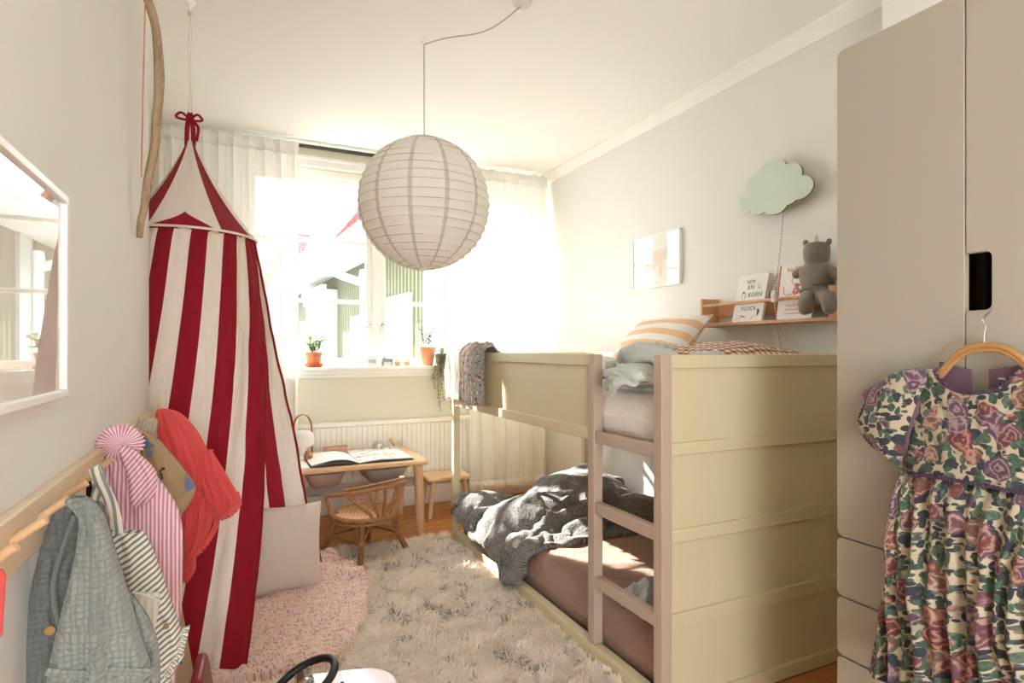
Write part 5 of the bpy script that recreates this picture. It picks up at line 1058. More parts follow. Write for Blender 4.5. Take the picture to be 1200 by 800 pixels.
# pillows: superelliptic outline, inflated, pinched corners and pull creases
def pillow(w, h, th, seed, n=56, wr=0.006, corner=0.10):
    u = np.linspace(-1, 1, n); U, V = np.meshgrid(u, u)
    inset = 1 - 0.10 * (1 - np.abs(V) ** 2.2) * 1.0
    insetv = 1 - 0.10 * (1 - np.abs(U) ** 2.2)
    X = U * w / 2 * (1 - 0.085 * (1 - V ** 2)); Y = V * h / 2 * (1 - 0.085 * (1 - U ** 2))
    prof_ = np.clip((1 - U ** 2), 0, 1) ** 0.42 * np.clip((1 - V ** 2), 0, 1) ** 0.42
    edge = np.maximum(np.abs(U), np.abs(V))
    ang = np.arctan2(V, U)
    cr = (ridge(np.cos(ang) * 3 + 4, np.sin(ang) * 3, seed, 2) * 0.5) * edge ** 2 * prof_ * wr * 2.2 + fbm(X * 9, Y * 9, seed, 3) * wr * prof_
    Z = th / 2 * prof_
    mb = MB(); UV = np.stack([X, Y], -1)
    A = np.stack([X, Y, Z + cr], -1); B = np.stack([X, Y, -Z + cr * 0.4], -1)
    mb.grid(A, UV=UV); mb.grid(B[:, ::-1], UV=UV[:, ::-1])
    # border piping seam
    rim_ = [tuple(A[0, j]) for j in range(n)] + [tuple(A[i, -1]) for i in range(1, n)] + [tuple(A[-1, j]) for j in range(n - 2, -1, -1)] + [tuple(A[i, 0]) for i in range(n - 2, 0, -1)]
    mb.tube(rim_, 0.0022, 6, closed=True)
    return mb
def put(o, loc, rot):
    o.location = loc; o.rotation_euler = rot; return o
def basis(o, c, ex, ey, ez):
    M = Matrix((ex, ey, ez)).transposed().to_4x4(); M.translation = c
    o.matrix_world = M; return o

t = NT('striped_pillow_cotton'); co = t.coord('UV')
sy_ = t.n('SeparateXYZ', {0: co}).outputs[0]
f = t.math('FRACT', t.math('MULTIPLY', t.math('ADD', sy_, t.math('MULTIPLY', t.noise(co, 6, 1), 0.012)), 1 / 0.082))
s_ = t.math('MULTIPLY', t.step(f, 0.46, 0.50), t.step(f, 0.99, 0.95))
M_STRP = t.bsdf(t.mix(s_, S(228, 222, 212), S(222, 184, 144)), 0.9, t.bump(t.noise(co, 16, 4), 0.4, 0.01), 0.15, 0.1)
o = pillow(0.44, 0.66, 0.17, 3).build('pillow', M_STRP, smooth='all', sub=1)
ex = Vector((0.62, -0.08, 0.72)).normalized(); ey = Vector((0.06, -0.97, 0.20)); ey = (ey - ex * ey.dot(ex)).normalized(); ez = ex.cross(ey)
basis(o, Vector((2.03, 2.53, 1.185)), ex, ey, ez)
tag(o, 'orange and white striped pillow leaning on the wall on the upper bunk', 'pillow')

t = NT('gingham_cotton'); co = t.coord('UV')
sp = t.n('SeparateXYZ', {0: co})
fa = t.step(t.math('FRACT', t.math('MULTIPLY', sp.outputs[0], 1 / 0.030)), 0.47, 0.53); fb_ = t.step(t.math('FRACT', t.math('MULTIPLY', sp.outputs[1], 1 / 0.030)), 0.47, 0.53)
g_ = t.math('MULTIPLY', t.math('ADD', fa, fb_), 0.5)
M_GING = t.bsdf(t.ramp(g_, [(0.0, S(228, 216, 200)), (0.5, S(178, 138, 108)), (1.0, S(126, 80, 54))]), 0.9, t.bump(t.noise(co, 14, 4), 0.3, 0.01), 0.15, 0.1)
o = pillow(0.62, 0.44, 0.21, 8).build('pillow', M_GING, smooth='all', sub=1)
basis(o, Vector((1.80, 1.745, 1.105)), Vector((1, 0.02, 0.0)).normalized(), Vector((-0.02, 1, 0.02)).normalized(), Vector((0, -0.02, 1)).normalized())
tag(o, 'brown and white gingham pillow on the upper bunk behind the end board', 'pillow')
o = pillow(0.40, 0.60, 0.14, 18).build('pillow', m_sheet('white_pillowcase', (236, 232, 226)), smooth='all', sub=1)
basis(o, Vector((1.62, 2.62, 1.085)), Vector((1, 0, 0.05)).normalized(), Vector((0, 1, 0)), Vector((-0.05, 0, 1)).normalized())
tag(o, 'plain white pillow on the upper bunk beside the striped pillow', 'pillow')

# ----- draped throw: profile curves that go over the side board, built as a sheet with folds
def m_ditsy(name, base, cols, sc, dens=0.30, trans=0.0, bump=0.5, quilt=False):
    t = NT(name); co = t.coord('UV')
    v = t.voro(co, sc); wob = t.noise(co, sc * 2.4, 2)
    d = t.math('ADD', v.outputs['Distance'], t.math('MULTIPLY', t.math('SUBTRACT', wob, 0.5), 0.35))
    on = t.step(d, dens + 0.03, dens - 0.03)
    rnd = t.n('SeparateColor', {0: v.outputs['Color']}).outputs[0]
    stops = [(i / len(cols), S(*c)) for i, c in enumerate(cols)]
    col = t.mix(on, S(*base), t.ramp(rnd, stops, 'CONSTANT'))
    v2 = t.voro(t.coord('UV', loc=(3.3, 1.7, 0)), sc * 1.55)
    on2 = t.step(v2.outputs['Distance'], dens * 0.8, dens * 0.7)
    rnd2 = t.n('SeparateColor', {0: v2.outputs['Color']}).outputs[1]
    col = t.mix(t.math('MULTIPLY', on2, 0.8), col, t.ramp(rnd2, stops[::-1] if False else [(i / len(cols), S(*c)) for i, c in enumerate(cols[::-1])], 'CONSTANT'))
    if quilt:
        w = t.n('TexWave', {'Vector': co, 'Scale': 9.0, 'Distortion': 2.0, 'Detail': 1.0}, bands_direction='Y').outputs[0]
        h = t.math('ADD', t.math('MULTIPLY', w, 0.7), t.math('MULTIPLY', t.noise(co, 45, 2), 0.5))
    else:
        h = t.noise(co, 30, 4)
    return t.bsdf(col, 0.9, t.bump(h, bump, 0.01), 0.15, 0.1, trans)
M_THROW = m_ditsy('grey_floral_cotton', (146, 149, 144), [(196, 98, 66), (176, 178, 168), (94, 98, 96), (208, 132, 96), (84, 88, 88), (190, 188, 176)], 80, 0.42)
M_THROW_SUNLIT = m_sheet('throw_sunlit_white', (240, 238, 234), 26)  # plain white stands in for sunlight on the throw's far end

def drape(name, label, y0, y1, m, seed, inner=0.30, drop=0.26, nf=4, amp=0.022, skew=0.0, cat='blanket', lift=0.0, narrow=0.0, tip=0.0):
    """cloth hanging over the left side board: s = along the board, t = from the bunk, over the rail and down"""
    xo = BX0 - 0.004; zt = 1.166 + lift
    path = catmull([(xo + inner, 1.06), (xo + inner * 0.6, 1.09), (xo + 0.07, 1.15), (xo + 0.03, zt + 0.012), (xo + 0.002, zt + 0.012), (xo - 0.014, zt - 0.012), (xo - 0.018, zt - 0.08), (xo - 0.018, zt - drop * 0.6), (xo - 0.016, zt - drop)], 90)
    n = 110; P = np.zeros((90, n, 3)); UV = np.zeros((90, n, 2))
    s = np.linspace(0, 1, n)
    for i in range(90):
        t_ = i / 89
        outer = np.clip((t_ - 0.42) / 0.3, 0, 1)
        sh = 1 - narrow * outer
        ph = s * nf * 2 * PI + 0.9 * vnoise(s * 3, np.full(n, t_ * 2.5), seed)
        fold = (0.5 - 0.5 * np.cos(ph)) ** 1.3 * amp * (0.45 + outer) + 0.006 * fbm(s * 9, np.full(n, t_ * 7), seed + 4)
        yc = (y0 + y1) / 2
        y = yc + (s - 0.5) * (y1 - y0) * sh + 0.012 * np.sin(ph) + skew * max(0, t_ - 0.5)
        if t_ < 0.48:
            x = path[i, 0]; z = path[i, 1] + fold * 0.9
            P[i] = np.stack([np.full(n, x), y, z], -1)
        else:
            k = np.clip((t_ - 0.48) / 0.12, 0, 1)
            ragged = tip * (s - 0.3) * (t_ - 0.5) + 0.02 * vnoise(s * 5, np.zeros(n), seed + 7) * max(0, t_ - 0.8)
            P[i] = np.stack([path[i, 0] - fold * k, y, path[i, 1] + fold * (1 - k) - ragged], -1)
        UV[i, :, 0] = s * (y1 - y0) * (2.0 if nf > 2 else 1.4); UV[i, :, 1] = t_ * (inner + drop + 0.06)
    o = MB().grid(P, UV=UV).build(name, m, smooth='all', solid=0.005)
    return tag(o, label, cat)
drape('blanket', 'far end of the grey blanket, its sunlit look painted white, over the bunk side board', 3.15, 3.46, M_THROW_SUNLIT, 23, drop=0.285, nf=3, amp=0.020)
drape('blanket', 'grey blanket with small orange flowers hanging in folds over the bunk side board', 2.835, 3.13, M_THROW, 31, drop=0.30, nf=3.5, amp=0.044, lift=0.012, narrow=0.22, tip=-0.03)
# small pale cloth on the lower mattress by the ladder
n = 40; u = np.linspace(-1, 1, n); U, V = np.meshgrid(u, u)
rr = np.sqrt(U ** 2 + V ** 2); lim = 1 - 0.25 * np.abs(vnoise(np.arctan2(V, U) * 1.5 + 5, U * 0 + 2, 4))
Pz = 0.207 + np.clip(0.075 * (1 - rr ** 2), 0, 1) * (0.75 + 0.5 * ridge(U * 1.4, V * 1.6, 6, 2)) + 0.006
P = np.stack([1.44 + U * 0.13 * lim, 1.80 + V * 0.13 * lim, Pz], -1)
o = MB().grid(P, UV=np.stack([U * .13, V * .13], -1)).build('muslin_cloth', m_linen('pale_blue_muslin', (190, 196, 198)), smooth='all', sub=1, solid=0.003)
tag(o, 'small crumpled pale blue cloth on the brown mattress beside the ladder', 'cloth')

# ================================================================= FLOOR TEXTILES
M_QUILT = m_ditsy('peach_floral_quilt', (232, 206, 190), [(214, 150, 132), (222, 184, 120), (196, 146, 150), (238, 218, 202), (172, 150, 164), (212, 140, 108)], 95, 0.40, bump=0.7, quilt=True)
def quilt():
    n, m = 170, 210
    u = np.linspace(0, 1, n); v = np.linspace(0, 1, m); U, V = np.meshgrid(u, v)
    # right edge, left edge from near (V=0) to far (V=1)
    R = catmull([(0.30, 2.18), (0.43, 2.36), (0.53, 2.62), (0.60, 2.88), (0.60, 3.05), (0.55, 3.25), (0.47, 3.42)], m)
    L = catmull([(-0.10, 2.26), (-0.26, 2.46), (-0.38, 2.6), (-0.42, 2.8), (-0.38, 3.0), (-0.20, 3.2), (0.0, 3.36)], m)
    X = L[:, 0][:, None] + (R[:, 0] - L[:, 0])[:, None] * U; Y = L[:, 1][:, None] + (R[:, 1] - L[:, 1])[:, None] * U
    X = X + 0.006 * vnoise(U * 3, V * 22, 4) * U ** 6; 
    d = np.minimum(np.minimum(U, 1 - U) * 0.7, np.minimum(V, 1 - V) * 1.2)
    pr = np.sqrt(np.clip(1 - (1 - np.clip(d / 0.022, 0, 1)) ** 2, 0, 1))
    Z = 0.012 + pr * (0.042 + 0.006 * fbm(X * 8, Y * 8, 3) + 0.010 * ridge(X * 3.5 + Y * 2, Y * 6 - X * 3, 12, 2) * sstep(Y, 2.5, 2.9))
    Z = Z + pr * (0.045 * gs(X, Y, 0.50, 2.98, 0.16, 0.028, -0.35) + 0.035 * gs(X, Y, 0.33, 3.14, 0.15, 0.022, 0.1) + 0.02 * gs(X, Y, 0.45, 3.32, 0.12, 0.04, 0.6))
    Z = Z + pr * 0.0035 * np.sin((X * 0.5 + Y) * 2 * PI / 0.045 + 1.5 * vnoise(X * 4, Y * 4, 8))
    UV = np.stack([X, Y], -1)
    mb = MB(); mb.grid(np.stack([X, Y, Z], -1), UV=UV); mb.grid(np.stack([X, Y, 0 * Z + 0.010], -1)[:, ::-1], UV=UV[:, ::-1])
    o = mb.build('quilt', M_QUILT, smooth='all')
    return tag(o, 'padded peach floral quilt spread on the floor from tent to rug', 'quilt')
quilt()

t = NT('boucle_linen'); co = t.coord('UV'); nz = t.noise(co, 240, 3); nn = t.voro(co, 190)
M_LINEN = t.bsdf(t.mix(nz, S(226, 212, 198), S(202, 184, 168)), 0.95, t.bump(nn.outputs[0], 0.6, 0.004), 0.1, 0.2)
o = pillow(0.378, 0.405, 0.13, 12, wr=0.004).build('cushion', M_LINEN, smooth='all', sub=1)
c0 = Vector((0.205, 2.945, 0.245))
ez = Vector((0.26, -0.92, 0.25)).normalized(); ex = Vector((0.95, 0.27, 0.0)); ex = (ex - ez * ex.dot(ez)).normalized(); ey = ez.cross(ex)
rot = Matrix.Rotation(math.radians(-5), 3, ez); ex = rot @ ex; ey = rot @ ey
basis(o, c0, ex, ey, ez)
tag(o, 'square beige linen cushion leaning at the tent opening', 'cushion')
o = pillow(0.36, 0.36, 0.15, 22, wr=0.004).build('cushion', fabric('peach_cushion_cotton', (222, 178, 148), coordname='UV'), smooth='all', sub=1)
ez = Vector((0.5, -0.75, 0.45)).normalized(); ex = Vector((0.83, 0.55, 0)); ex = (ex - ez * ex.dot(ez)).normalized(); ey = ez.cross(ex)
basis(o, Vector((-0.07, 2.93, 0.19)), ex, ey, ez)
tag(o, 'peach cushion inside the tent behind the beige cushion', 'cushion')

# ----- shaggy rug: woven base + pile of yarn tufts
rug = thing('rug', 'cream shaggy wool rug with grey flecks beside the bunk bed', 'rug', (0.6, 2.4, 0))
RX0, RX1, RY0, RY1 = -0.05, 1.212, 1.15, 3.50
obj('backing', MB().box(RX0, RX1, RY0, RY1, 0.0, 0.008), plain('rug_backing', (226, 216, 200), 0.95), rug, world=True)
def rug_pile():
    sp_ = 0.0125
    gx = np.arange(RX0, RX1, sp_); gy = np.arange(1.55, RY1, sp_)
    X, Y = np.meshgrid(gx, gy); X = X.ravel() + RNG.uniform(-.006, .006, X.size); Y = Y.ravel() + RNG.uniform(-.006, .006, X.size)
    # nothing grows up through the quilt
    xr_ = np.interp(Y, [2.18, 2.36, 2.62, 2.88, 3.05, 3.25, 3.42], [0.30, 0.43, 0.53, 0.60, 0.60, 0.55, 0.47]); keep = ~((X < xr_ - 0.015) & (Y > 2.19) & (Y < 3.40)); X = X[keep]; Y = Y[keep]
    nb = 6
    X = np.repeat(X, nb); Y = np.repeat(Y, nb); k = X.size
    a0 = 2.4 * PI * fbm(X * 9, Y * 9, 71, 2); a = a0 + RNG.normal(0, 0.75, k)
    L = 0.042 * RNG.uniform(0.7, 1.2, k) * (1 + 0.25 * vnoise(X * 14, Y * 14, 5))
    lean = np.clip(0.84 + 0.40 * vnoise(X * 18, Y * 18, 9) + RNG.normal(0, 0.2, k), 0.1, 1.25)
    bx = X + RNG.normal(0, .003, k); by = Y + RNG.normal(0, .003, k)
    w_ = 0.0027 * RNG.uniform(0.7, 1.3, k)
    tx, ty = np.cos(a), np.sin(a); sx_, sy2 = -ty, tx
    V = np.zeros((k, 6, 3))
    for q_, (t_, ww) in enumerate(((0, 1.0), (0.55, 1.0), (1.0, 0.35))):
        out = L * np.sin(lean * t_ ** 0.9) * t_; zz = 0.006 + L * np.cos(lean * t_) * t_ * (0.95)
        for s_i, sg in enumerate((-1, 1)):
            V[:, q_ * 2 + s_i, 0] = bx + tx * out + sx_ * w_ * ww * sg
            V[:, q_ * 2 + s_i, 1] = by + ty * out + sy2 * w_ * ww * sg
            V[:, q_ * 2 + s_i, 2] = zz
    base = np.arange(k) * 6
    F = np.stack([np.stack([base, base + 1, base + 3, base + 2], -1), np.stack([base + 2, base + 3, base + 5, base + 4], -1)], 1).reshape(-1, 4)
    me = bpy.data.meshes.new('pile'); me.vertices.add(k * 6); me.vertices.foreach_set('co', V.ravel())
    me.loops.add(F.size); me.polygons.add(len(F))
    me.loops.foreach_set('vertex_index', F.ravel().astype(np.int32))
    me.polygons.foreach_set('loop_start', (np.arange(len(F)) * 4).astype(np.int32))
    fleck = ((vnoise(X * 22, Y * 22, 101) > 0.60) & (RNG.random(k) < 0.40)) | (RNG.random(k) < 0.006)
    shade = np.where(fleck, RNG.uniform(0.0, 0.35, k), RNG.uniform(0.7, 1.0, k))
    at = me.color_attributes.new('yarn', 'FLOAT_COLOR', 'POINT')
    c = np.repeat(shade, 6); at.data.foreach_set('color', np.stack([c, c, c, np.ones_like(c)], -1).ravel().astype(np.float32))
    me.update(calc_edges=True); me.validate()
    me.polygons.foreach_set('use_smooth', [True] * len(me.polygons))
    t = NT('rug_yarn'); at_ = t.n('Attribute', attribute_name='yarn')
    col = t.ramp(at_.outputs[2], [(0.0, S(150, 140, 130)), (0.4, S(186, 175, 162)), (0.7, S(250, 239, 225)), (1.0, S(255, 249, 240))])
    me.materials.append(t.bsdf(col, 0.9, None, 0.1, 0.2, 0.5))
    o = bpy.data.objects.new('pile', me); COL.objects.link(o); o.parent = rug; o.matrix_parent_inverse = rug.matrix_basis.inverted()
    o['kind'] = 'stuff'
rug_pile()
# ================================================================= STRIPED PLAY TENT
def m_tentcloth(name, rgb, trc, tr):
    t = NT(name); co = t.coord('UV'); c = S(*rgb)
    n = t.noise(co, 8, 3); wv = t.n('TexWave', {'Vector': co, 'Scale': 160.0, 'Distortion': 1.5}, bands_direction='Y').outputs[0]
    cr = t.n('TexNoise', {'Vector': t.coord('UV', (9, 4, 1)), 'Scale': 2.2, 'Detail': 5.0, 'Distortion': 1.8}).outputs[0]
    col = t.mix(t.math('MULTIPLY', n, 0.14), c, tuple(v * 0.6 for v in c[:3]) + (1,))
    return t.bsdf(col, 0.9, t.bump(t.math('ADD', t.math('MULTIPLY', wv, 0.05), cr), 0.6, 0.02), 0.12, 0.1, tr, S(*trc))
M_TR = m_tentcloth('tent_red_cotton', (150, 28, 44), (190, 46, 56), 0.25)
M_TW_ = m_tentcloth('tent_white_cotton', (251, 240, 222), (252, 238, 218), 0.26)
TCX, TCY = -0.165, 2.735
ZRING, RRING, RBOT = 1.628, 0.243, 0.50
tent = thing('play_tent', 'red and white striped hanging play tent by the left wall', 'play tent', (TCX, TCY, 0))
NG = 26; CPG = 9                                   # stripes, columns per stripe
nc = NG * CPG; nr_ = 72
B = np.zeros((nr_ + 1, nc + 1, 3)); UV = np.zeros((nr_ + 1, nc + 1, 2))
D = math.radians
for i in range(nr_ + 1):
    t_ = i / nr_                                   # 0 at the hoop, 1 at the hem
    z = ZRING * (1 - t_) + 0.045 * t_
    th_front = D(-18) + (D(-70) - D(-18)) * t_ ** 0.8      # opening edge towards the viewer
    ex_, ey2 = 0.072 + 0.325 * t_ - TCX, 2.70 + 0.49 * t_ - TCY       # opening edge at the back: pulled out straight
    th_rear = math.atan2(ey2, ex_); r_rear = math.hypot(ex_, ey2)
    s = np.linspace(0, 1, nc + 1)
    th = (th_front + 2 * PI) + (th_rear - th_front - 2 * PI) * s       # from the front edge clockwise round to the rear edge
    r = RRING + (RBOT - RRING) * t_ ** 0.92
    kr = np.clip((s - 0.74) / 0.26, 0, 1) ** 1.2; r = r * (1 - kr) + r_rear * kr
    # soft folds that deepen downwards, a gathered ruffle right under the hoop
    fold = 0.020 * t_ * np.sin(s * NG * PI * 1.0 + 1.1 * np.sin(s * 9) + 0.8 * t_) + 0.018 * t_ * vnoise(s * 15, np.full(nc + 1, t_ * 1.6), 3)
    fold += 0.006 * fbm(s * 46, np.full(nc + 1, t_ * 7), 8, 3) * np.clip(t_ * 5, 0.35, 1) + 0.004 * np.sin(s * NG * 2 * PI * 1.7) * np.exp(-t_ * 9)
    rr = r + fold
    x = TCX + rr * np.cos(th) + 0.03 * t_ * (np.sin(th) < 0); y = TCY + rr * np.sin(th) * (0.95)
    lim = YC + 0.03                                # cloth is held off the wall block
    inside = x < XL + 0.05
    k = np.clip((XL + 0.05 - x) / 0.05, 0, 1)
    y = np.where(inside, np.maximum(y, y * (1 - k) + lim * k), y)
    x = np.maximum(x, -0.83)
    B[i, :, 0] = x; B[i, :, 1] = y; B[i, :, 2] = z + 0.012 * t_ * vnoise(s * 12, np.zeros(nc + 1), 6)
    UV[i, :, 0] = s * 2.2; UV[i, :, 1] = t_ * 1.6
mb = MB(); mb.grid(B, mi=lambda i, j: 0 if (j // CPG) % 2 == 0 else 1, UV=UV)
mb.build('striped_body', [M_TR, M_TW_], tent, smooth='all', world=True)
# bound edges of the opening
for nm, col in (('edge_binding', 0), ('edge_binding', nc)):
    MB().tube([tuple(B[i, col]) for i in range(nr_ + 1)], 0.0055, 7).build(nm, M_TR, tent, world=True)
# pointed roof: concave cone, radial stripes
ZTOP = 2.03
nA, nR = 240, 40
R_ = np.zeros((nR + 1, nA, 3)); UVr = np.zeros((nR + 1, nA + 1, 2))
for i in range(nR + 1):
    q = i / nR
    r = 0.013 + (RRING + 0.012 - 0.013) * q ** 1.0 * (0.86 + 0.14 * q)
    z = ZTOP + (ZRING + 0.004 - ZTOP) * q ** 0.88
    for j in range(nA):
        a = 2 * PI * j / nA
        # panels hang slack between the seams
        sag = 0.018 * math.sin(PI * q) * (0.5 - 0.5 * math.cos(a * 6 + 1.0))
        R_[i, j] = (TCX + r * math.cos(a), TCY + r * math.sin(a), z - sag)
    UVr[i, :, 0] = np.linspace(0, 2, nA + 1); UVr[i, :, 1] = q * 0.5
ACEN = math.atan2(-TCY, -TCX)                      # towards the viewer
def roofcol(i, j):
    a = (2 * PI * (j + 0.5) / nA - ACEN + PI) % (2 * PI) - PI
    d = math.degrees(a)                            # 0 facing the viewer, + to the right
    q = (i + 0.5) / nR
    for c in (-50, 42, 92, 130, 172, -100, -150):
        if abs(d - c) < 17: return 0
    return 1
MB().grid(R_, mi=roofcol, wrap_u=True, UV=UVr).build('roof', [M_TR, M_TW_], tent, smooth='all', world=True)
DG = np.zeros((14, 25, 3))
for i in range(14):
    f_ = i / 13; q = 0.79 + 0.20 * f_
    r = 0.013 + (RRING + 0.012 - 0.013) * q ** 1.0 * (0.86 + 0.14 * q) + 0.004
    z = ZTOP + (ZRING + 0.004 - ZTOP) * q ** 0.88 + 0.003
    for j in range(25):
        a = ACEN + math.radians(-5 + 23 * (f_ ** 1.25) * (j - 12) / 12)
        sag = 0.018 * math.sin(PI * q) * (0.5 - 0.5 * math.cos(a * 6 + 1.0))
        DG[i, j] = (TCX + r * math.cos(a), TCY + r * math.sin(a), z - sag)
MB().grid(DG).build('roof_dart', M_TR, tent, smooth='all', world=True)
MB().tube([(TCX + (RRING + 0.008) * math.cos(a), TCY + (RRING + 0.008) * math.sin(a), ZRING + 0.006) for a in np.linspace(0, 2 * PI, 60, endpoint=False)], 0.005, 7, closed=True).build('hoop', M_TW_, tent, world=True)
# top loop, bow
lp = MB().tube(catmull([(TCX - 0.012, TCY, ZTOP - 0.02), (TCX - 0.010, TCY, ZTOP + 0.06), (TCX, TCY, ZTOP + 0.115), (TCX + 0.010, TCY, ZTOP + 0.06), (TCX + 0.012, TCY, ZTOP - 0.02)], 24), 0.009, 8)
lp.build('hanging_loop', M_TR, tent, world=True)
bw = MB()
zb = ZTOP + 0.085
for sgn, ln_ in ((-1, 0.05), (1, 0.045)):
    bw.tube(catmull([(TCX, TCY - 0.012, zb), (TCX + sgn * ln_ * 0.6, TCY - 0.02, zb + 0.022), (TCX + sgn * ln_, TCY - 0.015, zb + 0.004), (TCX + sgn * ln_ * 0.5, TCY - 0.018, zb - 0.004), (TCX, TCY - 0.012, zb)], 16), 0.0055, 6)
bw.tube(catmull([(TCX + 0.004, TCY - 0.012, zb), (TCX + 0.03, TCY - 0.02, zb - 0.03), (TCX + 0.024, TCY - 0.02, zb - 0.085)], 12), 0.006, 6)
bw.build('bow', M_TR, tent, world=True)
hk2 = on_z(223, -4, ZC)
rope = thing('rope', 'thin cream doubled rope from the ceiling holding up the striped tent', 'rope', (TCX, TCY, ZTOP + 0.1))
for sgn in (-1, 1):
    pts_ = [Vector((TCX + sgn * 0.004, TCY, ZTOP + 0.10)).lerp(Vector((TCX + sgn * 0.002, TCY, ZC - 0.03)), q) + Vector((0.003 * math.sin(q * 9 + sgn), 0, 0)) for q in np.linspace(0, 1, 20)]
    MB().tube(pts_, 0.0022, 7).build('strand', plain('rope_cotton', (222, 208, 184), 0.9), rope, world=True)
MB().sphere((TCX, TCY, ZC - 0.045), (0.010, 0.010, 0.013), 12, 8).build('knot', plain('rope_knot', (214, 200, 178), 0.9), rope, world=True)
MB().lathe([(0.02, 0), (0.02, -0.006), (0.006, -0.014), (0.005, -0.035)], c=(TCX, TCY, ZC), n=16).build('ceiling_hook', M_TRIM, rope, world=True)
# ================================================================= PEG RAILS AND CHILDREN'S CLOTHES (left wall)
M_PEGW = wood('peg_rail_birch', (226, 206, 176), (206, 180, 144), (14, 1.2, 14), 0.5, 0.4)
M_PEG = wood('peg_birch', (206, 170, 128), (182, 142, 98), (14, 14, 14), 0.5, 0.4)
RZT, RZB = 0.966, 0.890
def peg_rail(y0, y1, label, first):
    r = thing('peg_rail', label, 'peg rail', (XL, (y0 + y1) / 2, RZB), group=None)
    obj('board', MB().box(XL, XL + 0.017, y0, y1, RZB, RZT), M_PEGW, r, bevel=0.003, world=True)
    obj('screw_plate', MB().box(XL + 0.017, XL + 0.019, y1 - 0.03, y1 - 0.012, RZB + 0.03, RZB + 0.05), M_CHROME, r, world=True)
    y = first
    while y < y1 - 0.02:
        b = Vector((XL + 0.012, y, 0.931)); tip = Vector((XL + 0.052, y, 0.959))
        d = (tip - b).normalized()
        obj('peg', MB().tube([b, tip], 0.0060, 18), M_PEG, r, world=True)
        y += 0.1135
    return r
peg_rail(0.50, 1.515, 'birch peg rail on the left wall nearest the viewer, holding the grey muslin jacket', 0.592)
peg_rail(1.519, 2.375, 'birch peg rail on the left wall by the tent, holding the coral tulle dress', 1.635)

def m_stripes(name, a, b, period, duty=0.5, ang=0.0, trans=0.0, bump=0.25):
    t = NT(name); co = t.coord('UV', rot=(0, 0, ang))
    wob = t.noise(co, 30, 1)
    x = t.math('ADD', t.n('SeparateXYZ', {0: co}).outputs[0], t.math('MULTIPLY', wob, period * 0.12))
    f = t.math('FRACT', t.math('MULTIPLY', x, 1 / period))
    s = t.math('MULTIPLY', t.step(f, 0.0, 0.07), t.step(f, duty + 0.07, duty))
    wv = t.noise(co, 600, 2)
    return t.bsdf(t.mix(s, S(*a), S(*b)), 0.9, t.bump(t.math('ADD', wv, t.math('MULTIPLY', t.noise(co, 40, 4), 2.0)), bump, 0.004), 0.15, 0.15, trans)
def m_muslin(name, a, b, cell):
    t = NT(name); co = t.coord('UV')
    d = t.n('TexNoise', {'Vector': co, 'Scale': 28.0, 'Detail': 2.0}).outputs[1]
    wc_ = t.n('VectorMath', {0: d, 1: (0.020, 0.020, 0)}, operation='MULTIPLY').outputs[0]
    co2 = t.n('VectorMath', {0: co, 1: wc_}, operation='ADD').outputs[0]
    sx = t.n('SeparateXYZ', {0: co2})
    px_ = t.math('ABSOLUTE', t.math('SINE', t.math('MULTIPLY', sx.outputs[0], PI / cell)))
    py_ = t.math('ABSOLUTE', t.math('SINE', t.math('MULTIPLY', sx.outputs[1], PI / cell)))
    h = t.math('MULTIPLY', t.math('POWER', px_, 0.6), t.math('POWER', py_, 0.6))
    n = t.noise(co, 60, 3)
    col = t.mix(t.step(t.math('ADD', h, t.math('MULTIPLY', n, 0.5)), 0.3, 1.25), S(*a), S(*b))
    return t.bsdf(col, 0.95, t.bump(h, 0.6, 0.004), 0.1, 0.2)
M_CRK = m_muslin('crinkle cotton', (126, 129, 122), (139, 140, 131), 0.0090)
M_MUSD = m_muslin('grey_muslin_back', (98, 101, 97), (107, 109, 103), 0.0090)
M_PINK = m_stripes('pink_stripe_cotton', (224, 206, 204), (204, 124, 146), 0.0088, 0.5, 0.0)
M_PINKD = m_stripes('pink_stripe_cotton_bias', (224, 206, 204), (204, 124, 146), 0.0088, 0.5, 0.75)
M_PINKC = m_stripes('pink_stripe_cotton_collar', (224, 206, 204), (204, 124, 146), 0.0088, 0.5, 0.12)
M_TICK = m_stripes('ticking_stripe', (222, 214, 196), (112, 116, 112), 0.0098, 0.42, 1.05)
M_TICK2 = m_stripes('ticking_stripe_strap', (222, 214, 196), (132, 136, 130), 0.012, 0.45, 0.1)
M_KHAKI = fabric('khaki_canvas', (168, 140, 106), coordname='UV', weave=700)
M_DENIM = fabric('blue_patch', (104, 118, 142), coordname='UV', weave=700)
M_CORAL = fabric('coral_tulle', (240, 98, 96), trans=0.25, coordname='UV', weave=500, mottled=0.18, transcol=(244, 110, 100), alpha=0.06)
M_BUTT = plain('wood_button', (150, 112, 62), 0.5)

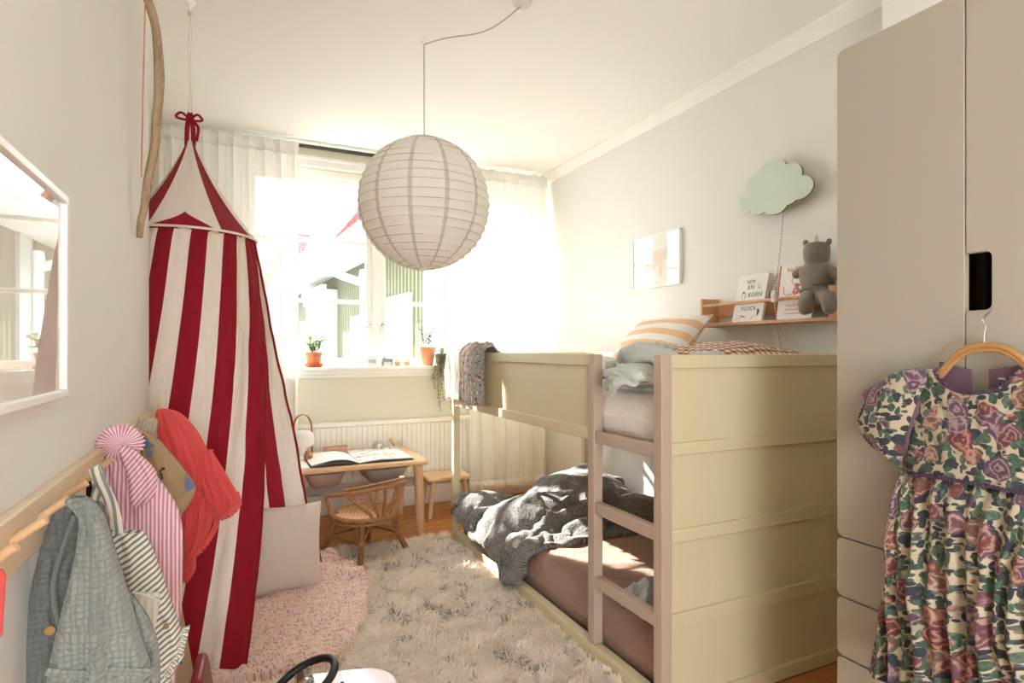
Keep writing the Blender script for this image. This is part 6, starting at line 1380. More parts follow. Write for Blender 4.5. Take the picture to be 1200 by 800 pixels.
def panel(rows, Y, depth, nf, amp, seed, n=80, m=110, back=0.35, lean=0.0, ufold=None, closed=True, hemn=0.004, slant=0.0, px_fold=0.0):
    """hanging cloth from an outline (row = height in the picture, left edge, right edge) on the vertical plane y = Y.
    Front side bulges towards the room; folds run down and deepen to the hem."""
    rows = np.array(rows, float)
    ys = np.linspace(rows[0, 0], rows[-1, 0], m)
    cs = catmull(rows, 400); order = np.argsort(cs[:, 0]); cs = cs[order]
    l_ = np.interp(ys, cs[:, 0], cs[:, 1]); r_ = np.interp(ys, cs[:, 0], cs[:, 2])
    s = np.linspace(0, 1, n)
    F = np.zeros((m, n, 3)); B_ = np.zeros((m, n, 3)); UV = np.zeros((m, n, 2))
    for i in range(m):
        q = i / (m - 1)
        a = on_y(l_[i], ys[i], Y); b = on_y(r_[i], ys[i], Y)
        wv = vnoise(s * 2.5, np.full(n, q * 2.0), seed) * 0.12
        ph = (s + wv) * nf * 2 * PI
        gro = 0.35 + 0.65 * q
        fold = amp * gro * (np.sin(ph) * 0.6 + 0.4 * np.sin(ph * 1.7 + 1.3)) + 0.25 * amp * fbm(s * 7 + slant * q * 4, np.full(n, q * 5), seed + 3)
        bul = depth * np.sqrt(np.clip(1 - (2 * s - 1) ** 2, 0, 1)) * (0.5 + 0.5 * min(1, q * 6))
        X = a.x + (b.x - a.x) * s; Z = a.z + (b.z - a.z) * s + hemn * np.sin(ph) * (q > 0.97)
        F[i] = np.stack([X, Y - bul - fold * np.clip(np.minimum(s, 1 - s) * 10, 0, 1) - lean * q, Z], -1)
        B_[i] = np.stack([X, Y + bul * back - lean * q + 0.003, Z], -1)
        UV[i, :, 0] = X * 1.15; UV[i, :, 1] = Z
    mb = MB(); mb.grid(F, UV=UV)
    if closed: mb.grid(B_[:, ::-1], UV=UV[:, ::-1])
    return mb, F
def strip(pts, w, n=24, thick=0.002, up=(0, -1, 0), mi=0):
    """flat ribbon following 3-D points, width across the direction"""
    c = catmull([tuple(p) for p in pts], n); G = np.zeros((n, 3, 3)); UV = np.zeros((n, 3, 2)); L = 0
    for i in range(n):
        t_ = Vector(c[min(i + 1, n - 1)] - c[max(i - 1, 0)]).normalized(); side = t_.cross(Vector(up)).normalized()
        for k, q in enumerate((-1, 0, 1)):
            G[i, k] = Vector(c[i]) + side * w * 0.5 * q + Vector(up) * (0.003 if q == 0 else 0)
        L += (Vector(c[i]) - Vector(c[max(i - 1, 0)])).length
        UV[i, :, 0] = [-w / 2, 0, w / 2]; UV[i, :, 1] = L
    return MB().grid(G, mi, UV=UV)
def ruffle(pts, w, waves, amp, up, n=160):
    """gathered frill along a curve; pts = list of (root, outward direction)"""
    R = catmull([tuple(p) for p, d in pts], n); Dd = catmull([tuple(d) for p, d in pts], n)
    G = np.zeros((n, 6, 3)); UV = np.zeros((n, 6, 2)); up = np.array(up, float)
    for i in range(n):
        for k in range(6):
            q = k / 5; G[i, k] = R[i] + Dd[i] * w * q + up * amp * q * math.sin(i / n * waves * 2 * PI) * (1 + 0.4 * math.sin(i * 0.37)); UV[i, k] = (i * 0.0035, q * w)
    return MB().grid(G, UV=UV)

# ---- grey muslin jacket (nearest)
YJ = 1.045
jk = thing('jacket', 'grey crinkled muslin jacket on the nearest peg of the left wall', 'jacket', (XL + 0.08, YJ, 0.5))
mb, F = panel([(588, 70, 118), (600, 62, 124), (640, 48, 132), (700, 34, 140), (760, 24, 146), (830, 14, 150), (960, 2, 150)], YJ + 0.03, 0.025, 3, 0.010, 41)
mb.build('body', M_MUSD, jk, smooth='all', world=True)
mb, F = panel([(581, 84, 100), (588, 76, 112), (606, 92, 124), (640, 90, 134), (690, 78, 150), (740, 66, 164), (775, 58, 176), (797, 54, 178)], YJ - 0.03, 0.030, 2.5, 0.009, 43)
mb.build('jacket_sleeve', M_CRK, jk, smooth='all', world=True)
mb, F = panel([(690, 134, 150), (720, 130, 172), (750, 128, 184), (790, 128, 188), (860, 130, 186)], YJ + 0.0, 0.022, 3, 0.009, 47)
mb.build('jacket_front', M_CRK, jk, smooth='all', world=True)
p0 = [on_y(a, b, YJ - 0.057) for a, b in ((54, 787), (90, 790), (130, 786), (178, 788))]
strip(p0, 0.010).build('jacket_hem', M_CRK, jk, smooth='all', world=True)
p0 = [on_y(a, b, YJ - 0.02) for a, b in ((88, 604), (74, 640), (62, 690), (70, 735))]
MB().tube(catmull([tuple(p) for p in p0], 24), 0.0035, 6).build('collar_edge', M_MUSD, jk, world=True)
c = on_y(59, 738, YJ - 0.03)
MB().lathe([(0.0065, 0), (0.0065, 0.003), (0.004, 0.004)], n=16, M=Matrix.Translation(c) @ Matrix.Rotation(PI / 2, 4, 'X')).build('button', M_BUTT, jk, world=True)

# ---- striped pinafore with straps
YP = 1.262
pf = thing('pinafore', 'cream and grey diagonal striped pinafore hanging by its straps on a peg', 'pinafore', (XL + 0.08, YP, 0.5))
mb, F = panel([(622, 116, 168), (632, 117, 174), (650, 120, 182), (690, 126, 196), (730, 134, 210), (765, 142, 216), (785, 150, 205), (830, 156, 190)], YP, 0.026, 2.5, 0.008, 53)
mb.build('apron_body', M_TICK, pf, smooth='all', world=True)
mb, F = panel([(694, 143, 186), (700, 143, 188), (730, 150, 183), (768, 168, 176)], YP - 0.030, 0.008, 1.2, 0.002, 57, n=30, m=30)
mb.build('pocket', m_stripes('pocket_cotton', (214, 206, 188), (196, 190, 172), 0.012, 0.4), pf, smooth='all', world=True)
strip([on_y(a, b, YP - 0.041) for a, b in ((143, 697), (160, 695), (188, 703))], 0.005).build('pocket_band', M_TICK2, pf, smooth='all', world=True)
peg = Vector((XL + 0.045, 1.262, 0.962))
for px0, py0, pxm, dy in ((117, 630, 112, 0.0), (140, 625, 131, -0.012)):
    a = on_y(px0, py0, YP - 0.022); mid = on_y(pxm, 590, YP - 0.016 + dy)
    strip([peg + Vector((0.0, 0.0 + dy, 0.006)), peg + Vector((0.010, -0.012 + dy, -0.015)), mid, a], 0.017).build('strap', M_TICK2, pf, smooth='all', world=True)
fr_ = [on_y(a, b, YP - 0.02) for a, b in ((166, 622), (186, 655), (204, 700), (214, 735), (206, 765), (190, 790))]
dr_ = [Vector((0.8, 0, 0.5)), Vector((0.9, 0, 0.4)), Vector((1, 0, 0.2)), Vector((1, 0, -0.1)), Vector((0.8, 0, -0.6)), Vector((0.6, 0, -0.8))]
ruffle(list(zip(fr_[3:], dr_[3:])), 0.012, 9, 0.006, (0, 1, 0.3), 120).build('frill', M_TICK2, pf, smooth='all', world=True)
c = on_y(195, 733, YP - 0.04)
MB().lathe([(0.005, 0), (0.005, 0.003), (0.003, 0.004)], n=14, M=Matrix.Translation(c) @ Matrix.Rotation(PI / 2, 4, 'X')).build('button', M_BUTT, pf, world=True)
# dark sliver of a garment behind the straps
dk = thing('cardigan', 'black garment mostly hidden behind the striped pinafore straps', 'cardigan', (XL + 0.05, 1.35, 0.6))
mb, F = panel([(560, 96, 104), (570, 88, 108), (600, 84, 112), (680, 78, 116), (780, 70, 120)], 1.35, 0.012, 2, 0.004, 59, n=40, m=60)
mb.build('body', fabric('black_knit', (30, 28, 30), coordname='UV'), dk, smooth='all', world=True)

# ---- pink striped dress
YK = 1.53
pk = thing('dress', 'pink and white striped cotton dress with frilled collar hanging on a peg', 'dress', (XL + 0.08, YK, 0.4))
mb, F = panel([(523, 114, 152), (532, 112, 162), (560, 112, 186), (590, 113, 206), (615, 116, 213), (650, 120, 214), (720, 126, 212), (800, 130, 206), (850, 133, 205)], YK, 0.034, 3, 0.012, 61)
mb.build('body', M_PINK, pk, smooth='all', world=True)
mb, F = panel([(522, 138, 150), (530, 140, 162), (555, 148, 184), (585, 152, 178), (592, 155, 160)], YK - 0.045, 0.016, 1.5, 0.006, 63, n=50, m=50)
mb.build('shoulder_flap', M_PINKD, pk, smooth='all', world=True)
cc = on_y(141, 519, YK - 0.02)
n = 90; G = np.zeros((10, n, 3)); UV = np.zeros((10, n, 2))
for i in range(10):
    q = i / 9
    for j in range(n):
        a = 2 * PI * j / n
        wv = 1 + 0.07 * math.sin(a * 26) * (q > 0.75) 
        G[i, j] = (cc.x + 0.044 * q * math.cos(a) * wv, cc.y - 0.018 * (1 - q ** 2) + 0.004 * math.sin(a * 26) * (q > 0.75), cc.z + 0.040 * q * math.sin(a) * wv)
        UV[i, j] = (a * 0.04, q * 0.04)
UVc = np.zeros((10, n + 1, 2))
for i in range(10):
    UVc[i, :, 0] = np.linspace(0, 2 * PI * 0.044, n + 1); UVc[i, :, 1] = i / 9 * 0.044
MB().grid(G, wrap_u=True, UV=UVc).build('frilled_collar', M_PINKC, pk, smooth='all', world=True, solid=0.002)

# ---- khaki canvas jacket with blue patches
YH = 1.862
kj = thing('jacket', 'khaki canvas jacket with blue patches hanging between pink dress and coral dress', 'jacket', (XL + 0.08, YH, 0.5))
mb, F = panel([(506, 163, 174), (512, 164, 184), (530, 162, 200), (550, 160, 216), (570, 158, 229), (590, 157, 222), (608, 156, 211), (640, 156, 208), (700, 158, 212), (760, 162, 222), (840, 164, 236)], YH, 0.030, 2, 0.007, 71)
mb.build('body', M_KHAKI, kj, smooth='all', world=True)
def patch(pts, y, m, nm, parent, thick=0.004):
    o3 = [on_y(a, b, y) for a, b in pts]
    k = len(o3); v = o3 + [p + Vector((0, thick, 0)) for p in o3]
    MB().add(v, [tuple(range(k)), tuple(range(2 * k - 1, k - 1, -1))] + [(i, (i + 1) % k, k + (i + 1) % k, k + i) for i in range(k)]).build(nm, m, parent, smooth=False, world=True)
patch([(217, 556), (229.5, 569.5), (220, 576.5), (216.5, 572)], YH - 0.026, M_DENIM, 'patch', kj)
patch([(164, 509), (172, 514), (176, 521), (170, 527)], YH - 0.030, M_DENIM, 'patch', kj)
patch([(172, 517), (181, 521), (180, 525), (171, 522)], YH - 0.036, M_DENIM, 'tab', kj)
patch([(170, 528), (179, 529), (178, 537), (171, 536)], YH - 0.036, M_DENIM, 'tab', kj)
lt = MB()
for k, (a, b) in enumerate(((188, 552), (190, 549.5), (192, 549), (187, 556), (189.5, 555.5), (191.5, 553.5), (190, 560))):
    p = on_y(a, b, YH - 0.0385); lt.box(p.x - 0.0022, p.x + 0.0022, p.y, p.y + 0.002, p.z - 0.0030, p.z + 0.0030)
for k in range(5):
    p = on_y((188, 190, 192, 189, 190)[k], (552, 549.5, 549, 556, 560)[k], YH - 0.0385)
    MB().box(p.x - 0.0022, p.x + 0.0022, p.y, p.y + 0.002, p.z - 0.0034, p.z + 0.0034).build('print_mark', plain('print_black', (40, 36, 34), 0.8), kj, smooth=False, world=True)
patch([(203, 764), (213, 771), (214, 778), (201, 776)], YH - 0.036, M_DENIM, 'patch', kj)
# grey knitted loops over the peg
woolly = thing('beanie', 'grey woollen beanie hanging on the peg beside the coral dress', 'beanie', (XL + 0.045, 1.975, 0.93))
M_GREYLOOP = fabric('grey loop wool', (178, 168, 148), bump=0.8, weave=200)
kb = MB()
for k in range(5):
    cx_ = XL + 0.022 + 0.009 * k
    kb.tube([(cx_ + 0.004 * math.sin(a), 1.975 + 0.014 * math.cos(a), 0.945 - 0.001 * k + 0.030 * math.sin(a)) for a in np.linspace(0, 2 * PI, 18, endpoint=False)], 0.007, 8, closed=True)
kb.build('grey_loops', M_GREYLOOP, woolly, world=True)

# ---- coral tulle dress with tiers
YT = 2.19
cd = thing('dress', 'coral red tulle dress with gathered tiers on the last peg beside the tent', 'dress', (XL + 0.08, YT, 0.6))
mb, F = panel([(479, 186, 198), (484, 182, 212), (500, 183, 228), (520, 186, 240), (545, 190, 250), (560, 196, 247), (585, 203, 236)], YT, 0.032, 3, 0.010, 81)
mb.build('bodice', M_CORAL, cd, smooth='all', world=True)
mb, F = panel([(527, 238, 248), (540, 232, 256), (560, 232, 268), (580, 238, 279), (592, 246, 276), (606, 254, 262)], YT - 0.018, 0.026, 4, 0.012, 83, hemn=0.008)
mb.build('skirt_tier', M_CORAL, cd, smooth='all', world=True)
mb, F = panel([(548, 206, 232), (565, 205, 244), (590, 207, 252), (615, 209, 248), (632, 210, 240), (652, 211, 226)], YT + 0.012, 0.028, 4.5, 0.012, 87, hemn=0.008)
mb.build('skirt_tier', M_CORAL, cd, smooth='all', world=True)
mb, F = panel([(640, 210, 232), (655, 209, 230), (668, 210, 229), (680, 212, 222)], YT + 0.020, 0.020, 4, 0.008, 89, n=50, m=40, hemn=0.006)
mb.build('lower_frill', M_CORAL, cd, smooth='all', world=True)
rf = [on_y(a, b, YT - 0.026) for a, b in ((214, 552), (226, 545), (236, 532), (246, 528))]
MB().tube(catmull([tuple(p) for p in rf], 40), 0.005, 7).build('gathered_seam', M_CORAL, cd, world=True)
def edge_frill(path, out, width, waves):
    roots = [on_y(a, b, YT - 0.024) for a, b in path]
    outs = [Vector((a, 0.0, b)) for a, b in out]
    ruffle(list(zip(roots, outs)), width, waves, 0.007, (0.1, -1, 0.1), 200).build('hem_frill', M_CORAL, cd, smooth='all', world=True)
edge_frill([(272, 577), (276, 589), (268, 599), (256, 603), (244, 598)], [(1, 0.1), (0.95, -0.3), (0.6, -0.8), (0.3, -0.95), (-0.1, -1)], 0.020, 13)
edge_frill([(250, 600), (250, 614), (243, 628), (232, 643), (218, 650)], [(1, -0.1), (0.95, -0.3), (0.75, -0.65), (0.55, -0.85), (0.1, -1)], 0.018, 14)
edge_frill([(214, 556), (222, 549), (231, 541), (238, 531), (247, 526)], [(0.6, -0.75), (0.65, -0.75), (0.7, -0.7), (0.8, -0.6), (0.9, -0.4)], 0.012, 12)
# piece of red clothing at the frame edge
ed = thing('scarf', 'coral red cloth edge on a peg at the far left border', 'scarf', (XL + 0.07, 0.64, 0.9))
mb, F = panel([(668, -30, 2), (676, -34, 6), (690, -36, 5), (740, -44, 2)], 0.64, 0.012, 2, 0.004, 91, n=40, m=40)
mb.build('cloth', M_CORAL, ed, smooth='all', world=True)

# ================================================================= BOW (branch and string) on the left wall
YBW = 2.02
bow = thing('toy_bow', 'toy bow made of a bent driftwood branch and string on the left wall', 'toy bow', (XL + 0.02, YBW, 1.5))
M_BARK = wood('driftwood', (172, 146, 116), (120, 96, 72), (12, 12, 2.5), 0.85, 0.8, 0.6)
pp = [(163.2, 278), (165, 262), (168, 240), (174, 205), (181, 170), (184.5, 140), (186.5, 100), (186, 60), (181, 28), (172, -2), (160, -30), (150, -60)]
br = catmull([tuple(on_y(a, b, YBW - 0.0006 * (b - 120) * 0)) for a, b in pp], 70)
rad = np.interp(np.linspace(0, 1, 70), [0, 0.04, 0.3, 0.6, 1], [0.0085, 0.0105, 0.0128, 0.0135, 0.012]) * (1 + 0.12 * vnoise(np.linspace(0, 14, 70), np.zeros(70), 3))
br = br + np.stack([0.003 * vnoise(np.linspace(0, 11, 70), np.zeros(70) + 2, 5), 0.003 * vnoise(np.linspace(0, 11, 70), np.zeros(70) + 7, 6), np.zeros(70)], -1)
MB().tube(br, rad, 14).build('branch', M_BARK, bow, smooth='all', world=True)
for k in (14, 30, 47, 60):
    MB().sphere(tuple(br[k] + np.array([0.007, -0.008, 0])), (0.005, 0.006, 0.006), 10, 8).build('knot', M_BARK, bow, world=True)
s0 = on_y(165.5, 207, YBW - 0.01); s1 = on_y(170, 2, YBW - 0.01)
n_ = 60
t = NT('twisted_string'); w_ = t.n('TexWave', {'Vector': t.coord('Object'), 'Scale': 60.0}, bands_direction='Z').outputs[0]
M_STRG = t.bsdf(t.mix(w_, S(206, 160, 140), S(168, 92, 74)), 0.9)
MB().tube([s0.lerp(s1, q) for q in np.linspace(0, 1, 20)], 0.0022, 7).build('string', M_STRG, bow, world=True)

# ================================================================= FLORAL DRESS ON THE WARDROBE
def m_roses():
    t = NT('rose_print_cotton'); co0 = t.coord('UV')
    dn = t.n('TexNoise', {'Vector': co0, 'Scale': 24.0, 'Detail': 3.0}).outputs[1]
    off = t.n('VectorMath', {0: t.n('VectorMath', {0: dn, 1: (-0.5, -0.5, -0.5)}, operation='ADD').outputs[0], 1: (0.022, 0.022, 0)}, operation='MULTIPLY').outputs[0]
    co = t.n('VectorMath', {0: co0, 1: off}, operation='ADD').outputs[0]
    col = S(176, 162, 136)
    def leaves(scale, stretch, rot, loc, lim, keep, pal, col):
        mp = t.n('Mapping', {'Vector': co, 'Scale': stretch, 'Rotation': (0, 0, rot), 'Location': loc}).outputs[0]
        v = t.voro(mp, scale); on = t.step(v.outputs['Distance'], lim + 0.05, lim); r = t.n('SeparateColor', {0: v.outputs['Color']})
        pc = t.ramp(r.outputs[0], [(i / len(pal), S(*c)) for i, c in enumerate(pal)], 'CONSTANT')
        vein = t.math('MULTIPLY', t.step(t.noise(co, 150, 2), 0.45, 0.6), 0.45)
        return t.mix(t.math('MULTIPLY', on, t.step(r.outputs[1], keep, keep + 0.04)), col, t.mix(vein, pc, S(44, 44, 50)))
    greys = [(54, 56, 64), (80, 90, 80), (46, 50, 56), (72, 94, 76), (96, 96, 90), (62, 64, 72)]
    greens = [(72, 98, 76), (54, 58, 64), (90, 106, 88), (66, 86, 70), (58, 58, 66)]
    col = leaves(50.0, (1.0, 1.9, 1), 0.6, (0, 0, 0), 0.42, 0.10, greys, col)
    col = leaves(40.0, (1.8, 1.0, 1), -0.4, (2.1, 3.3, 0), 0.44, 0.12, greens, col)
    col = leaves(29.0, (1.0, 1.6, 1), 1.2, (7.1, 1.3, 0), 0.42, 0.30, greens, col)
    # roses: swirled petals
    def rose(scale, loc, keep, pal, lim, col):
        mpv = t.n('Mapping', {'Vector': co, 'Location': loc}).outputs[0]
        v = t.voro(mpv, scale, rand=0.8); r = t.n('SeparateColor', {0: v.outputs['Color']})
        d = v.outputs['Distance']
        pet = t.math('SINE', t.math('ADD', t.math('MULTIPLY', d, 34.0), t.math('MULTIPLY', t.noise(co, 60, 2), 15.0)))
        base = t.ramp(r.outputs[0], [(i / len(pal), S(*c)) for i, c in enumerate(pal)], 'CONSTANT')
        dark = t.mix(0.55, base, S(66, 42, 52)); light = t.mix(0.34, base, S(204, 178, 156))
        pc = t.mix(t.step(pet, -0.5, 0.1), dark, t.mix(t.step(pet, 0.3, 0.95), base, light))
        on = t.math('MULTIPLY', t.step(t.math('ADD', d, t.math('MULTIPLY', t.noise(co, 60, 1), 0.12)), lim + 0.03, lim), t.step(r.outputs[2], keep, keep + 0.03))
        return t.mix(on, col, pc)
    col = rose(17.0, (0.37, 0.2, 0), 0.10, [(126, 86, 88), (138, 92, 78), (104, 80, 96), (130, 72, 70), (146, 114, 96), (112, 88, 104)], 0.52, col)
    col = rose(24.0, (5.1, 2.7, 0), 0.55, [(120, 72, 78), (96, 76, 90), (132, 80, 70)], 0.44, col)
    return t.bsdf(col, 0.85, t.bump(t.noise(co0, 300, 2), 0.25, 0.002), 0.2, 0.15)
M_ROSE = m_roses()
M_PURP = fabric('purple_lining', (114, 86, 98), coordname='UV', weave=500)
M_RICK = fabric('rickrack_trim', (78, 54, 78), weave=500)
XD = WXF - 0.012
dr = thing('dress', 'floral rose print child\'s dress hanging on the wardrobe door', 'dress', (XD - 0.03, 0.67, 0.45))
mid_dress = 0.672
def xp(px, py, X=None): return on_x(px, py, X if X is not None else XD)
# half outlines measured on the visible side, mirrored about the middle for the far side
def dress_tube(rows, thick, nf, amp, seed, n=180, m=120, gather=True, xoff=0.0, top_flat=0.4, name='x'):
    """rows: (z, half width left (far side), centre shift); closed tube in front of the door"""
    rows = np.array(rows, float); zs = np.linspace(rows[0, 0], rows[-1, 0], m)
    order = np.argsort(rows[:, 0]); hw = np.interp(zs, rows[order, 0], rows[order, 1]); mids = np.interp(zs, rows[order, 0], rows[order, 2]); th = np.interp(zs, rows[order, 0], rows[order, 3])
    P = np.zeros((m, n, 3)); UV = np.zeros((m, n + 1, 2))
    for i in range(m):
        q = i / (m - 1)
        a = np.linspace(0, 2 * PI, n, endpoint=False)
        y = mids[i] + hw[i] * np.cos(a) * (1.0)
        sgn = np.sin(a)                                 # + = towards the viewer side (-x)
        sq = np.sign(sgn) * np.abs(sgn) ** 0.7
        front = np.clip(sgn, 0, 1)
        ph = nf * (y / 0.26 + 0.10 * vnoise(y * 9, np.full(n, q * 2.2), seed)) * 2 * PI
        f = amp * (min(1, 0.45 + q) if gather else 0.5) * (0.6 * np.sin(ph) + 0.4 * np.sin(ph * 0.53 + 2 + q * 1.5)) + amp * 0.5 * fbm(y * 22, np.full(n, q * 4), seed + 2, 2)
        x = XD - th[i] * 0.5 - xoff - sq * th[i] * 0.5 - f * np.clip(sgn * 1.6, -0.3, 1)
        x = np.minimum(x, WXF - 0.003)
        P[i] = np.stack([x, y, np.full(n, zs[i]) + 0.006 * np.sin(ph) * (q > 0.985)], -1)
        UV[i, :n, 0] = a / (2 * PI) * 4.0 * hw[i] * 1.25 if not gather else a / (2 * PI) * 1.15; UV[i, :n, 1] = zs[i]
        UV[i, n] = UV[i, n - 1] + (UV[i, 1] - UV[i, 0]); UV[i, n, 1] = zs[i]
    return MB().grid(P, wrap_u=True, UV=UV), P
zw = xp(1070, 552).z                                    # waist
zs_ = xp(1106, 430).z                                   # shoulder point by the neck
def hwid(px, py): return xp(px, py).y - mid_dress
mb, P = dress_tube([(zw + 0.004, hwid(1066, 552), mid_dress, 0.05), (xp(1064, 570).z, hwid(1060, 575), mid_dress, 0.075), (xp(1055, 620).z, hwid(1055, 620), mid_dress, 0.09), (xp(1050, 700).z, hwid(1050, 700), mid_dress - 0.004, 0.10), (xp(1045, 800).z, hwid(1045, 800), mid_dress - 0.006, 0.11), (0.44, hwid(1045, 800) + 0.012, mid_dress - 0.006, 0.115)], 0.1, 8.5, 0.019, 7)
mb.build('skirt', M_ROSE, dr, smooth='all', world=True)
# bodice with scooped neck: front grid, columns across, top edge follows shoulders and neckline
n, m = 90, 50
hwb = hwid(1067, 545)
s = np.linspace(-1, 1, n)                                # +1 = far side (left in view)
neck_half = mid_dress - 0.0 ; nh = xp(1106, 430).y - mid_dress
zneck = xp(1146, 460).z
ztopc = np.where(np.abs(s) * hwb < nh, zneck + (zs_ - zneck) * (np.abs(s) * hwb / nh) ** 2.6, zs_ - 0.10 * (np.abs(s) * hwb - nh))
G = np.zeros((m, n, 3)); UV = np.zeros((m, n, 2))
for i in range(m):
    q = i / (m - 1)
    z = (zw) * (1 - q) + ztopc * q
    dep = 0.048 * np.sqrt(np.clip(1 - s ** 2, 0, 1)) * (1 - 0.35 * q) + 0.012
    wr_ = 0.004 * fbm(s * 4, np.full(n, q * 4), 12)
    zz = z + 0.010 * (1 - q) * (1 - s ** 2)
    G[i] = np.stack([XD - dep - wr_, mid_dress + s * hwb * (1 + 0.03 * q), zz], -1); UV[i, :, 0] = s * hwb * 1.1 + 3.0; UV[i, :, 1] = z
mb = MB().grid(G, UV=UV)
Gb = G.copy(); Gb[:, :, 0] = XD - 0.006
zbk = np.where(np.abs(s) * hwb < nh, zneck + 0.035 + (zs_ - zneck - 0.035) * (np.abs(s) * hwb / nh) ** 1.6, ztopc)
mb.build('bodice', M_ROSE, dr, smooth='all', world=True, solid=0.003)
for sg in (-1, 1):
    sel = [k for k in range(n) if (s[k] * sg) > 0.09 and abs(s[k]) * hwb < nh * 1.05]
    Gk = np.zeros((m, len(sel), 3))
    for i in range(m):
        q = i / (m - 1); Gk[i, :, 0] = XD - 0.008; Gk[i, :, 1] = G[i, sel, 1]; Gk[i, :, 2] = (zw * (1 - q) + (zbk[sel] + 0.012) * q)
    MB().grid(Gk, UV=Gk[:, :, 1:3]).build('back_lining', M_PURP, dr, smooth='all', world=True, solid=0.003)
def zigzag(pts, n, amp, r, ax, nm, mat=M_RICK):
    c = catmull([tuple(p) for p in pts], n); v = []
    for i in range(n):
        t_ = Vector(c[min(i + 1, n - 1)] - c[max(i - 1, 0)]).normalized(); sd = t_.cross(Vector(ax)).normalized()
        v.append(Vector(c[i]) + sd * amp * (1 if i % 4 < 2 else -1) * (0.9 if i % 2 else 0.5))
    MB().tube(v, r, 6).build(nm, mat, dr, world=True)
zigzag([G[0, k] + np.array([-0.004, 0, 0]) for k in range(n - 1, 2, -6)], 150, 0.0032, 0.0026, (1, 0, 0), 'waist_rickrack')
kk = [k for k in range(n) if abs(s[k]) * hwb < nh * 1.02]
zigzag([G[-1, k] + np.array([-0.002, 0, 0.001]) for k in kk[::4]], 110, 0.0022, 0.0020, (1, 0, 0), 'neck_rickrack')
# flutter sleeves: fan from the shoulder seam
for sg in (1, -1):
    sh0 = Vector((XD - 0.030, mid_dress + sg * (nh + 0.004), zs_ - 0.001)); sh1 = Vector((XD - 0.034, mid_dress + sg * hwb, xp(1064, 545).z))
    tip0 = Vector((XD - 0.020, mid_dress + sg * (xp(1020, 457).y - mid_dress), xp(1020, 457).z)); 
    edge = [(XD - 0.030, 1036, 450), (XD - 0.05, 1031, 470), (XD - 0.062, 1026.5, 490), (XD - 0.06, 1031, 508), (XD - 0.056, 1043, 522), (XD - 0.050, 1060, 531)]
    ed_ = [Vector((x, mid_dress + sg * (xp(a, b).y - mid_dress), xp(a, b).z)) for x, a, b in edge]
    top_ = [sh0, sh0.lerp(ed_[0], 0.5) + Vector((-0.012, 0, 0.012)), ed_[0]]
    E = catmull([tuple(p) for p in ed_], 60)
    R0 = catmull([tuple(sh0), tuple(sh0.lerp(sh1, 0.3) + Vector((-0.018, 0, 0))), tuple(sh0.lerp(sh1, 0.65) + Vector((-0.02, 0, 0))), tuple(sh1)], 60)
    Gs = np.zeros((16, 60, 3)); UVs = np.zeros((16, 60, 2))
    for i in range(16):
        q = i / 15
        Gs[i] = R0 * (1 - q) + E * q; Gs[i, :, 0] -= 0.020 * math.sin(PI * q) + 0.004 * np.sin(np.linspace(0, 5 * PI, 60)) * q
        Gs[i, :, 2] += 0.010 * math.sin(PI * q) * np.linspace(1, 0, 60)
        UVs[i, :, 0] = Gs[i, :, 1] + 1.3 * sg; UVs[i, :, 1] = Gs[i, :, 2]
    MB().grid(Gs, UV=UVs).build('sleeve', M_ROSE, dr, smooth='all', world=True, solid=0.002)
    zigzag(list(E[::4]), 90, 0.0022, 0.0020, (1, 0, 0), 'sleeve_rickrack')
    # underside with purple lining showing at the sleeve mouth
    Gu = np.zeros((8, 60, 3))
    bk = catmull([tuple(sh0 + Vector((0.018, 0, 0))), (XD - 0.004, mid_dress + sg * (xp(1019, 455).y - mid_dress), xp(1019, 455).z), (XD - 0.010, mid_dress + sg * (xp(1017, 470).y - mid_dress), xp(1017, 470).z), (XD - 0.016, mid_dress + sg * (xp(1025, 489).y - mid_dress), xp(1025, 489).z), tuple(sh1 + Vector((0.02, 0, 0)))], 60)
    for i in range(8):
        q = i / 7; Gu[i] = bk * (1 - q) + (R0 + np.array([0.012, 0, -0.004])) * q
    MB().grid(Gu, UV=Gu[:, :, 1:3]).build('sleeve_lining', M_PURP, dr, smooth='all', world=True, solid=0.002)
# button on the back placket
MB().box(XD - 0.014, XD - 0.011, mid_dress - 0.045, mid_dress - 0.033, zneck + 0.030, zneck + 0.033).build('button_loop', plain('cream_thread', (214, 204, 186), 0.8), dr, smooth=False, world=True)

# hanger: bentwood arms, wire hook hung on the notch edge
hg = thing('coat_hanger', 'bentwood coat hanger with metal hook inside the floral dress', 'coat hanger', (XD - 0.02, mid_dress, 1.14))
hp = [(1060, 470), (1085, 450), (1105, 433), (1118, 418), (1135, 407), (1155, 404.5)]
hl = [Vector((XD - 0.020, xp(a, b, XD - 0.02).y, xp(a, b, XD - 0.02).z)) for a, b in hp]
yc_ = hl[-1].y
hr = [Vector((p.x, 2 * yc_ - p.y, p.z)) for p in hl[-2::-1]]
arm = catmull([tuple(p) for p in hl + hr], 60)
M_BENT = wood('bentwood', (178, 132, 82), (140, 96, 54), (10, 3, 10), 0.4, 0.5)
MB().tube(arm, 0.0065, 12).build('arm', M_BENT, hg, world=True)
MB().tube([p + np.array([0.0, 0, -0.009]) for p in arm[8:-8]], 0.0055, 10).build('lower_arm', M_BENT, hg, world=True)
hk_ = [(1154, 404), (1154.5, 392), (1156, 382), (1152.5, 374), (1152, 366), (1155, 360), (1159, 362)]
hkp = [Vector((XD - 0.020 + (0.022 if k > 3 else 0.0) + (0.012 if k > 4 else 0), xp(a, b, XD - 0.02).y, xp(a, b, XD - 0.02).z)) for k, (a, b) in enumerate(hk_)]
MB().tube(catmull([tuple(p) for p in hkp], 30), 0.0018, 8).build('hook', plain('steel_wire', (200, 198, 192), 0.25, metal=1.0), hg, world=True)
